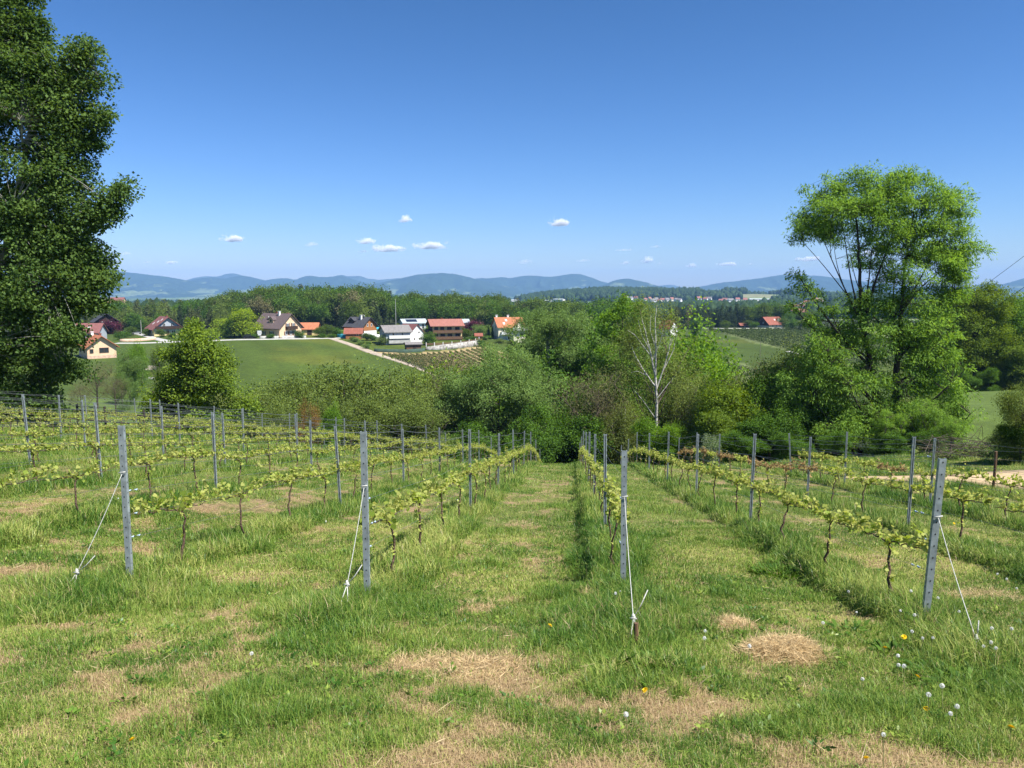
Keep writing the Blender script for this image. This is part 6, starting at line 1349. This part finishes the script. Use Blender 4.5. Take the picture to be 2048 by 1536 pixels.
# guy ropes of the four end posts
def rope(label, rk, hatt, gpix, kf, loose, seed, stake=False):
    u, v0 = ROWS[rk][:2]; x, y = from_uv(u, v0); h, lx, ly = NEARP[rk]; z = Hs(x, y)
    A = np.array([x+lx*hatt, y-0.03-ly*hatt, z+hatt]); Gp = hit(*gpix); Gp = Gp+np.array([0, 0, 0.02]); K_ = Gp+(A-Gp)*kf
    t = empty('guy_rope', Gp, 0, label, 'rope', 'pale guy ropes of the end posts'); rg = np.random.default_rng(seed)
    def L(p): return np.array(p)-Gp
    s = np.linspace(0, 1, 14)[:, None]; pts = L(K_)+(L(A)-L(K_))*s+np.array([0, 0, -0.03])*np.sin(pi*s)
    MB().tube(list(pts), 0.0042, 6).tube([L(A)+[-0.04, -0.012, 0], L(A)+[0.04, -0.012, 0.01]], 0.007, 6).build('line', M['rope'], t, True)
    MB().tube([L(K_)+[0, 0, -0.03], L(K_)+[0.006, 0, -0.01], L(K_)+[0, 0, 0.02], L(K_)+[-0.004, 0, 0.045]], [0.010, 0.021, 0.019, 0.009], 8).tube([L(K_)+[-0.035, -0.01, 0.005], L(K_)+[0, -0.02, 0.01], L(K_)+[0.03, -0.01, 0.0]], 0.006, 6).build('knot', M['rope'], t, True)
    MB().tube([L(K_), L(K_)*0.5+[0.035, 0, 0.01], np.array([0.03, 0, -0.05])], 0.0055, 6).tube([L(K_), L(K_)*0.5+[-0.028, 0, 0], np.array([-0.045, 0, -0.05])], 0.0055, 6).build('loop', M['rope'], t, True)
    e = L(K_)+np.array(loose); MB().tube([L(K_), L(K_)+(e-L(K_))*0.5+[0.005, 0, -0.01], e], [0.0055, 0.0055, 0.005], 6).build('loose_end', M['rope'], t, True)
    if stake:
        o = MB().tube([(0, 0, -0.25), (0.004, 0, 0.04), (-0.006, 0, 0.22)], [0.022, 0.024, 0.019], 7).build('anchor_stake', M['wood'], None, loc=Gp+np.array([0.01, 0.03, 0]))
        tag(o, 'short brown stake in the grass holding a guy rope', 'stake')
rope('longest guy rope, slanting down far from the post nearest the poplar', 'A', 1.42, (136, 1188), 0.16, (0.22, 0.0, 0.20), 1)
rope('guy rope with a big knot above a double loop, beside the aisle', 'B', 1.36, (684, 1232), 0.22, (0.16, 0.02, 0.21), 2)
rope('guy rope hanging nearly upright above the brown stake', 'C', 1.24, (1271, 1300), 0.15, (0.13, 0.0, 0.28), 3, True)
rope('guy rope ending among the dandelion clocks', 'D', 1.18, (1964, 1322), 0.12, (0.01, 0.0, 0.17), 4)
x, y = from_uv(12.68, 23.6); g = (x, y, Hs(x, y)); o = MB().tube([(0, 0, -0.3), (0.01, 0, 0.7), (0.0, 0, 1.25)], [0.045, 0.042, 0.04], 7).build('wooden_post', M['wood'], None, loc=g); tag(o, 'short weathered wooden post at the edge of the sandy track', 'post')

ribbon('sandy_track', M['sand'], [(1690, 956), (1790, 957), (1880, 958), (1960, 958), (2048, 958), (2180, 962)], [0.5, 1.4, 2.4, 4.6, 6.8, 8.0], 'bare sandy track crossing behind the vine rows', lift=0.04)
# dark timber fence behind the rows next to the poplar
fp = [G(px, 41) for px in (-30, 40, 90, 157, 212, 290, 360)]
t = empty('timber_fence', fp[0], 0, 'low dark timber fence in front of the poplar', 'fence')
for i, p in enumerate(fp):
    MB().tube([(0, 0, -0.2), (0, 0, 1.25)], 0.06, 6).build('post', M['darkbark'], t, loc=p-fp[0])
mb = MB()
for a, b_ in zip(fp[:-1], fp[1:]):
    for zz in (0.45, 0.95): mb.tube([a-fp[0]+[0, -0.07, zz], b_-fp[0]+[0, -0.07, zz]], 0.035, 5)
mb.build('rails', M['darkbark'], t)
# brushwood heap by the sandy track
g = G(1975, 37); t = empty('brushwood_heap', g, 0, 'long heap of grey cut branches along the sandy track', 'brush pile')
rb = np.random.default_rng(9); mb = MB()
for k in range(420):
    c_ = np.array([rb.uniform(-3.2, 3.4), rb.uniform(-0.8, 0.8), 0.05+0.9*rb.random()**1.5]); d_ = unit(rb.normal(size=(1, 3))*np.array([1, .7, .35]))[0]*rb.uniform(0.3, 0.8); mb.tube([c_-d_, c_+rb.normal(size=3)*0.06, c_+d_], [0.012, 0.01, 0.004], 3, cap=False)
mb.build('branches', M['bark'], t)
# two power lines on the far side
for k, (a, b_, lab) in enumerate((((1700, 742), (2200, 395), 'upper power line crossing the sky above the dark wood'), ((1740, 765), (2230, 440), 'lower power line crossing the sky above the dark wood'))):
    p0_, p1_ = P(a[0], a[1], 108), P(b_[0], b_[1], 72); s = np.linspace(0, 1, 30)[:, None]; pts = p0_+(p1_-p0_)*s-np.array([0, 0, 1.0])*np.sin(pi*s)
    o = MB().tube(list(pts), 0.022, 5).build('power_line', M['hole']); tag(o, lab, 'cable', 'power lines')

# ------------------------------------------------------------------ grass
gm_ = bpy.data.materials.new('grass_blades'); gm_.use_nodes = True; n_ = gm_.node_tree.nodes; L_ = gm_.node_tree.links; n_.clear()
o_ = n_.new('ShaderNodeOutputMaterial'); a_ = n_.new('ShaderNodeAttribute'); a_.attribute_name = 'col'
d_ = n_.new('ShaderNodeBsdfDiffuse'); t_ = n_.new('ShaderNodeBsdfTranslucent'); g_ = n_.new('ShaderNodeBsdfGlossy'); g_.inputs['Roughness'].default_value = 0.4
x1 = n_.new('ShaderNodeMixShader'); x1.inputs[0].default_value = 0.33; x2 = n_.new('ShaderNodeMixShader'); x2.inputs[0].default_value = 0.015
L_.new(a_.outputs['Color'], d_.inputs[0]); L_.new(a_.outputs['Color'], t_.inputs[0]); L_.new(d_.outputs[0], x1.inputs[1]); L_.new(t_.outputs[0], x1.inputs[2]); L_.new(x1.outputs[0], x2.inputs[1]); L_.new(g_.outputs[0], x2.inputs[2]); L_.new(x2.outputs[0], o_.inputs[0])
def blades(name, label, x, y, h, wd, lean, col, rg, seg2=True, lift=0.0):
    n = len(x); z = H(x, y)-0.01+lift; B = np.column_stack([x, y, z]); a = rg.random(n)*2*pi; f = np.column_stack([np.cos(a), np.sin(a), np.zeros(n)]); la = a+pi/2+rg.normal(size=n)*0.5; ld = np.column_stack([np.cos(la), np.sin(la), np.zeros(n)])
    up = np.array([0, 0, 1.0]); w_ = wd[:, None]/2; lh = lean*h
    mid = B+up*(h*0.58)[:, None]*np.sqrt(np.maximum(0.05, 1-(lean*0.5)**2))[:, None]+ld*(lh*0.30)[:, None]
    tip = B+up*(h*np.sqrt(np.maximum(0.02, 1-np.minimum(lean, 0.99)**2)))[:, None]+ld*lh[:, None]
    if seg2:
        V = np.stack([B-f*w_, B+f*w_, mid+f*w_*0.8, mid-f*w_*0.8, tip], 1).reshape(-1, 3); i = np.arange(n)*5
        F = [np.stack([i, i+1, i+2, i+3], 1), np.stack([i+3, i+2, i+4], 1)]; k = 5
    else:
        V = np.stack([B-f*w_, B+f*w_, tip], 1).reshape(-1, 3); F = [np.arange(n*3).reshape(n, 3)]; k = 3
    c = np.repeat(np.concatenate([col, np.ones((n, 1))], 1), k, 0)
    return V, F, c
PAL = np.array([(0.058, 0.140, 0.020), (0.13, 0.23, 0.032), (0.25, 0.33, 0.058), (0.43, 0.44, 0.13), (0.48, 0.37, 0.20), (0.36, 0.25, 0.135)])
def grasscol(x, y, tall, rg):
    n = len(x); st = straw_amount(x, y); q = fnoise(x*0.9+11, y*0.9, 81, 3)
    t = 1.52+(q-0.5)*3.8+rg.normal(size=n)*0.95+0.9*st; dead = rg.random(n) < np.clip(st*0.75+0.16, 0, 0.88)
    t = np.where(tall, t-0.36-(vnoise(x*1.3, y*1.3, 99)-0.5)*1.2, t); dead &= ~(tall & (rg.random(n) < 0.85))
    t = np.clip(t, 0, 3); t = np.where(dead, 4+rg.random(n), t); i = np.floor(t).astype(int); f = (t-i)[:, None]; i1 = np.minimum(i+1, 5)
    return (PAL[i]*(1-f)+PAL[i1]*f)*(0.8+0.4*rg.random((n, 1)))
def sample(rgn, d0, d1, dens, edge=0.735):
    w1 = edge*d1+3.2; n = int(2*w1*(d1-d0)*dens); d = rgn.uniform(d0, d1, n); x = rgn.uniform(-w1, w1, n)
    k_ = (np.abs(x) < edge*d+3.2) & ((np.abs(x) < edge*d) | (rgn.random(n) < 0.5)); return x[k_], d[k_]
TRK = np.array([hit(*p_)[:2] for p_ in [(1690, 956), (1790, 957), (1880, 958), (1960, 958), (2048, 958), (2180, 962)]]); TRW = [0.5, 1.4, 2.4, 4.6, 6.8, 8.0]
def on_track(x, y):
    i = np.interp(x, TRK[:, 0], np.arange(len(TRK))); yc = np.interp(x, TRK[:, 0], TRK[:, 1]); wd = np.interp(i, np.arange(6), TRW)
    return (x > TRK[0, 0]) & (np.abs(y-yc) < wd*0.52+0.25*(vnoise(x*1.5, y*1.5, 4)-0.5))
def tallness(x, y):
    u, v = to_uv(x, y); du = row_du(u); k = np.round((u-0.68)/3.0)
    v0 = np.interp(k, [-9, -2, -1, 0, 1, 2, 4], [20, 7.0, 7.3, 7.2, 6.2, 6.0, 6.0]); m = smooth01((0.62-du+(vnoise(x*1.1, y*1.1, 15)-0.5)*0.5)/0.35)*smooth01((v-v0)/0.9+(vnoise(x*2, y*2, 16)-0.5))
    ends = np.exp(-((u+5.6)/0.9)**2-((v-8.0)/1.3)**2)*0.9+np.exp(-((u+2.4)/0.8)**2-((v-7.7)/0.9)**2)*0.8+np.exp(-((u-0.5)/0.65)**2-((v-7.6)/1.5)**2)*0.9+np.exp(-((u-3.6)/0.6)**2-((v-6.8)/0.8)**2)*0.8
    tuft = smooth01((fnoise(x*1.1, y*1.1, 91, 3)-0.54)*9)*0.30+smooth01((fnoise(x*3.1, y*3.1, 95, 2)-0.6)*9)*0.16
    return np.clip(np.maximum(m*0.85, ends)+tuft, 0, 1)
for (d0, d1, dens, wmin, s2) in ((1.9, 2.9, 3500, 0.0045, True), (2.9, 5.5, 9000, 0.0042, True), (5.5, 9, 5600, 0.0055, True), (9, 15, 2900, 0.008, True), (15, 26, 1050, 0.014, False), (26, 44, 400, 0.025, False), (44, 62, 160, 0.04, False)):
    x, y = sample(rng, d0, d1, dens); T_ = tallness(x, y); st = straw_amount(x, y)
    keep = (rng.random(len(x)) < np.clip(1.0-0.22*st*(1-T_)+T_*0.3, 0.3, 1)) & ~on_track(x, y); x = x[keep]; y = y[keep]; T_ = T_[keep]; st = st[keep]
    n = len(x); sh = 0.030+0.035*rng.random(n)+0.04*fnoise(x*0.7, y*0.7, 7, 3); sh *= (1-0.35*st)
    h = sh*(1-T_)+T_*(0.12+0.24*rng.random(n)**1.2); col = grasscol(x, y, T_ > 0.4, rng)
    strawb = (col[:, 0] > 0.31) & (T_ < 0.5); lean = np.clip(rng.normal(0.60, 0.26, n), 0.05, 0.97); lean = np.where(strawb, np.clip(rng.normal(0.975, 0.03, n), 0.8, 0.997), lean); h = np.where(strawb, 0.03+0.07*rng.random(n), h)
    wd = wmin*rng.uniform(0.6, 1.3, n)*(0.8+0.5*T_)
    for nm, mk, lb in (('mown_grass', T_ <= 0.4, 'short mown grass mixed with dry straw between the vine rows'), ('tall_grass', T_ > 0.4, 'long uncut grass growing along the vine rows')):
        if mk.sum() < 5: continue
        V, F, c = blades(nm, lb, x[mk], y[mk], h[mk], wd[mk], lean[mk], col[mk], rng, s2)
        if nm not in globals().setdefault('GR', {}): GR[nm] = []
        GR[nm].append((V, F, c, lb))
for nm, L0 in GR.items():
    off = 0; Vs = []; Fq = []; Ft = []; cs = []
    for V, F, c, lb in L0:
        Vs.append(V); cs.append(c)
        for f in F: (Fq if f.shape[1] == 4 else Ft).append(f+off)
        off += len(V)
    me = mesh_np(nm, np.concatenate(Vs), [np.concatenate(Fq), np.concatenate(Ft)], [gm_], {'col': np.concatenate(cs)}); tag(obj(nm, me), L0[0][3], None, kind='stuff'); print(nm, len(me.polygons))
# small broad-leaved weeds and lying clippings scattered through the turf
rs = np.random.default_rng(55)
x, y = sample(rs, 3.0, 13, 9); k_ = (fnoise(x*0.6, y*0.6, 121, 3) > 0.46) & (straw_amount(x, y) < 0.6); x = x[k_]; y = y[k_]; m_ = rs.integers(7, 22, len(x)); ci = np.repeat(np.arange(len(x)), m_); n = len(ci)
a = rs.random(n)*2*pi; r = rs.uniform(0, 0.07, n); D = unit(np.column_stack([np.cos(a), np.sin(a), rs.uniform(0.1, 0.9, n)])); Pc = np.column_stack([x[ci]+np.cos(a)*r, y[ci]+np.sin(a)*r, np.zeros(n)]); Pc[:, 2] = H(Pc[:, 0], Pc[:, 1])+rs.uniform(0.015, 0.06, n)
V, F = leaves(Pc, D, rs.uniform(0.02, 0.055, n), rs.uniform(0.014, 0.028, n), rs, 0.1, np.array([0, 0, 1.2]))
pc = PAL[rs.integers(0, 3, len(x))][ci]*(0.75+0.4*rs.random((n, 1))); c = np.repeat(np.concatenate([pc, np.ones((n, 1))], 1), 4, 0)
tag(obj('turf_weeds', mesh_np('turf_weeds', V, [F], [gm_], {'col': c})), 'low clover and small broad leaves growing through the mown turf', None, kind='stuff')
x, y = sample(rs, 2.6, 16, 95); k_ = rs.random(len(x)) < np.clip(straw_amount(x, y)*1.5+0.12, 0, 1); x = x[k_]; y = y[k_]; n = len(x)
D = unit(rs.normal(size=(n, 3))*np.array([1, 1, 0.16])); Pc = np.column_stack([x, y, H(x, y)+rs.uniform(0.01, 0.055, n)]); V, F = leaves(Pc, D, rs.uniform(0.05, 0.20, n), np.full(n, 0.0045)*(0.7+0.06*y), rs, 0.02)
pc = np.where(rs.random((n, 1)) < 0.7, np.array([[0.56, 0.45, 0.25]]), np.array([[0.20, 0.14, 0.08]]))*(0.7+0.5*rs.random((n, 1))); c = np.repeat(np.concatenate([pc, np.ones((n, 1))], 1), 4, 0)
tag(obj('dry_clippings', mesh_np('dry_clippings', V, [F], [gm_], {'col': c})), 'dry mown grass stalks lying loose over the turf', None, kind='stuff')
# hay left by the mower
def hay(label, pix, rx, ry, hh, n, seed):
    g = hit(*pix); rg = np.random.default_rng(seed); r = np.sqrt(rg.random(n)); a = rg.random(n)*2*pi; x = g[0]+rx*r*np.cos(a); y = g[1]+ry*r*np.sin(a)
    prof = hh*(1-r**2)*(0.15+1.7*fnoise(x*4, y*4, seed, 3)); c = np.array([(0.66, 0.50, 0.27)])*(0.65+0.6*rg.random((n, 1)))*np.array([1, 1, 1]); D = unit(rg.normal(size=(n, 3))*np.array([1, 1, 0.35])); Ln = rg.uniform(0.04, 0.15, n)
    Pc = np.column_stack([x, y, H(x, y)+prof*rg.random(n)**0.4]); V, F = leaves(Pc-g, D, Ln, np.full(n, 0.004), rg, 0.02)
    me = mesh_np('hay_heap', V, [F], [gm_], {'col': np.repeat(np.concatenate([c, np.ones((n, 1))], 1), 4, 0)}); o = obj('hay_heap', me, None, g); tag(o, label, 'hay heap', 'dry hay left by the mower')
hay('largest heap of dry mown hay in front of the dandelions', (1565, 1312), 0.42, 0.34, 0.17, 8000, 1)
hay('small flat heap of dry hay just behind the largest one', (1468, 1250), 0.17, 0.24, 0.04, 1500, 2)
hay('thin spread of dry hay across the mown aisle in front of the ropes', (915, 1330), 0.55, 0.5, 0.035, 5000, 3)
hay('little tuft of brown hay beside the aisle row end', (1172, 1195), 0.10, 0.28, 0.08, 1300, 4)
hay('flat patch of straw in the middle of the aisle', (960, 1215), 0.22, 0.35, 0.025, 1400, 5)
hay('pale hay spread between the dandelion post and the last row', (1975, 1195), 0.55, 0.5, 0.04, 3500, 6)
# dandelions
def hit_h(px, py, h):
    r = ray(px, py); r = r/r[1]; t = np.geomspace(2.0, 60, 1500); z = H(r[0]*t, t)+h; k = max(1, np.where(r[2]*t < z)[0][0]); return np.array([r[0]*t[k], t[k], z[k]-h])
M['clock'] = mat('dandelion_clock_white', (0.78, 0.78, 0.74), 0.9, 0.03); M['yellow'] = mat('dandelion_yellow', (0.85, 0.58, 0.01), 0.7, 0.05); M['stalk'] = mat('dandelion_stalk', (0.24, 0.25, 0.09), 0.7, 0.1); M['seedbrown'] = mat('seed_core_brown', (0.18, 0.13, 0.08), 0.9, 0.1)
def clock_mesh():
    rg = np.random.default_rng(8); n = 110; d = unit(rg.normal(size=(n, 3))); V = []; F = []
    R = 0.021; k = 0
    for q in d:
        a = unit(np.cross(q, rg.normal(size=3))[None])[0]; b_ = np.cross(q, a); V += [q*0.004, q*R+a*0.0006, q*R-a*0.0006]; F.append((k, k+1, k+2)); k += 3
        m = 5
        for j in range(m):
            th = 2*pi*j/m; e = q*(R*1.08)+(a*cos(th)+b_*sin(th))*0.0058; s = np.cross(q, e-q*R); s = s/np.linalg.norm(s)*0.0009; V += [q*R, e+s, e-s]; F.append((k, k+1, k+2)); k += 3
    return mesh_np('clock', np.array(V), [np.array(F)], [M['clock']])
CLK = clock_mesh(); COREm = mesh_np('core', IV1*0.0055, [IF1], [M['seedbrown']])
def flower_mesh():
    V = []; F = []; k = 0; rg = np.random.default_rng(2)
    for lay in range(3):
        for j in range(22):
            a = 2*pi*(j+0.4*lay)/22; r = 0.019-0.005*lay; z = 0.001+0.0035*lay; c, s = cos(a), sin(a); V += [(0, 0, 0), (c*r-s*0.0022, s*r+c*0.0022, z+0.003), (c*r+s*0.0022, s*r-c*0.0022, z+0.003)]; F.append((k, k+1, k+2)); k += 3
    return mesh_np('flower_head', np.array(V), [np.array(F)], [M['yellow']])
FLW = flower_mesh()
rd_ = np.random.default_rng(31)
def dand(px, py, lab, yellow=False, big=1.0):
    h = rd_.uniform(0.16, 0.30) if not yellow else rd_.uniform(0.06, 0.16); g = hit_h(px, py, h); o = empty('dandelion_flower' if yellow else 'dandelion_clock', g, rd_.random()*6, lab, 'flower' , 'yellow dandelions' if yellow else 'white dandelion clocks')
    lx = rd_.normal(size=2)*0.025; m_ = MB().tube([(-lx[0], -lx[1], -0.02), (-lx[0]*0.3, -lx[1]*0.3, h*0.5), (0, 0, h)], 0.0022, 5).build('stem', M['stalk'], o)
    hd = obj('head', FLW if yellow else CLK, o, (0, 0, h)); hd.scale = [big*(1.25 if yellow else 0.62)]*3
    if not yellow: obj('core', COREm, hd)
    else: hd.rotation_euler = (0.6, 0.1, 0)
cl_ = [(1697, 1183, 'clock alone in the long grass behind the hay heaps'), (1713, 1225, 'clock beside a bright leaf behind the largest hay heap'), (1646, 1246, 'half hidden clock just behind the hay heap'), (1725, 1358, 'large white clock alone in front of the hay heap'), (1876, 1196, 'large clock just beyond the holed end post'),
 (1822, 1182, 'clock standing before the vine foot by the holed post'), (1829, 1230, 'clock touching the holed end post'), (1824, 1263, 'clock low beside the holed end post base'), (1845, 1277, 'first of two clocks at the holed post base'), (1866, 1276, 'second of two clocks at the holed post base'), (1801, 1222, 'small pale clock left of the holed post'),
 (1918, 1223, 'clock between holed post and its rope'), (1984, 1257, 'clock just beyond the rope knot'), (2023, 1258, 'clock farthest out beyond the rope knot'), (1982, 1285, 'larger clock of the close pair by the rope'), (1967, 1293, 'clock right on the rope loop'), (1992, 1297, 'small clock below the close pair by the rope'), (2013, 1158, 'clock in the grass of the third row'),
 (2033, 1177, 'clock at the very edge of the view'), (1995, 1148, 'small clock high in the grass of the third row'), (1901, 1428, 'big drooping clock on a pale stalk close to the camera'), (1884, 1372, 'small clock above the big drooping one'), (1797, 1330, 'first of two low clocks below the yellow flowers'), (1808, 1333, 'second of two low clocks below the yellow flowers'),
 (1796, 1312, 'closed clock below the brightest yellow flower'), (1252, 1429, 'single clock in the short grass below the stake'), (1409, 1277, 'single flattened clock between stake and hay'), (1499, 1292, 'beige clock at the edge of the hay heap'), (1231, 1187, 'left one of two buds at the leaning post foot'), (1241, 1183, 'upper one of two buds at the leaning post foot'),
 (503, 1307, 'tiny white clock alone in the grass near the poplar side'), (1914, 1413, 'small clock next to the big drooping one'), (236, 997, 'small clock in the grass behind the long slanting rope'), (1857, 1390, 'faint clock low in front of the dandelion group'), (1767, 1470, 'faint clock in the short grass close to the camera'), (1410, 1262, 'tiny clock in shade between stake and hay'), (652, 1043, 'tiny clock in the second row grass'), (915, 1000, 'tiny clock beside the aisle row')]
for px, py, lab in cl_: dand(px, py, 'white dandelion '+lab, False, rd_.uniform(0.8, 1.15))
for px, py, lab in [(1770, 1297, 'brightest yellow dandelion, left of the holed post'), (1808, 1275, 'small yellow dandelion beside the holed post clocks'), (1834, 1354, 'yellow dandelion below the dandelion clock group'), (2022, 1456, 'yellow dandelion near the bottom corner of the slope'), (1852, 1420, 'orange-yellow dandelion under the big drooping clock'), (1733, 1518, 'yellow dandelion in the short grass closest to the camera'),
     (265, 1480, 'lone yellow dandelion in the grass on the poplar side'), (1100, 1252, 'lone yellow dandelion in the mown aisle'), (803, 1117, 'yellow dandelion at the foot of the second vine beside the aisle'), (811, 1113, 'twin yellow dandelion behind the one at the vine foot'), (1908, 1047, 'yellow dandelion in the third row grass'), (1290, 1382, 'small yellow dandelion in front of the brown stake')]: dand(px, py, lab, True)
# broad-leaved weeds
M['weed'] = leaf_mat('weed_leaf', (0.04, 0.10, 0.015), (0.11, 0.20, 0.03), 0.3, gloss=0.08)
def weed(px, py, lab, n, L0, sp, up=0.7, seed=0):
    g = hit(px, py); rg = np.random.default_rng(seed); a = rg.random(n)*2*pi; r = sp*np.sqrt(rg.random(n)); D = unit(np.column_stack([np.cos(a), np.sin(a), np.full(n, up)+rg.normal(size=n)*0.35])); Pc = np.column_stack([np.cos(a)*r, np.sin(a)*r, 0.0+rg.random(n)*L0*0.6]); Pc[:, 2] += H(g[0]+Pc[:, 0], g[1]+Pc[:, 1])-g[2]
    S = unit(np.cross(D, np.array([0, 0, 1.0])+rg.normal(size=(n, 3))*0.3)); N = np.cross(S, D); ln = L0*rg.uniform(0.5, 1.15, n); T = np.array([(0, .04, 0), (0.25, .16, .05), (0.6, .17, .04), (1.0, 0, -.15), (0.6, -.17, .04), (0.25, -.16, .05), (0, -.04, 0)])
    V = Pc[:, None]+ln[:, None, None]*(D[:, None]*T[None, :, 0:1]+S[:, None]*T[None, :, 1:2]+N[:, None]*T[None, :, 2:3])
    me = mesh_np('weed_plant', V.reshape(-1, 3), [np.arange(n*7).reshape(n, 7)], [M['weed']], {'tint': np.repeat(rg.random(n), 7)}); o = obj('weed_plant', me, None, g); tag(o, lab, 'weed', 'broad-leaved weeds')
weed(1232, 1345, 'dock plant with upright leaves beside the brown stake', 16, 0.13, 0.09, 1.6, 1); weed(1205, 1290, 'low dock leaves behind the brown stake', 12, 0.10, 0.08, 0.7, 2); weed(1560, 1150, 'big lush weed clump at the foot of the second row', 240, 0.10, 0.42, 1.0, 3)
weed(1790, 1312, 'weed clump under the brightest yellow dandelion', 50, 0.09, 0.16, 0.7, 4); weed(1570, 1135, 'second weed clump behind the lush one', 90, 0.10, 0.25, 1.0, 5); weed(620, 1245, 'soft weed clump left of the double looped rope', 120, 0.07, 0.35, 0.9, 6); weed(1330, 1330, 'nettle-like weeds between stake and hay heap', 80, 0.08, 0.25, 0.9, 7); weed(1860, 1350, 'weed leaves below the dandelion clocks', 60, 0.10, 0.22, 0.7, 8)
weed(1300, 1345, 'weeds directly beside the brown stake', 50, 0.11, 0.15, 0.9, 9); weed(1930, 1380, 'leafy weeds at the foot of the last rope', 60, 0.10, 0.25, 0.8, 10); weed(1700, 1270, 'dandelion leaves behind the big hay heap', 60, 0.10, 0.25, 0.5, 11)
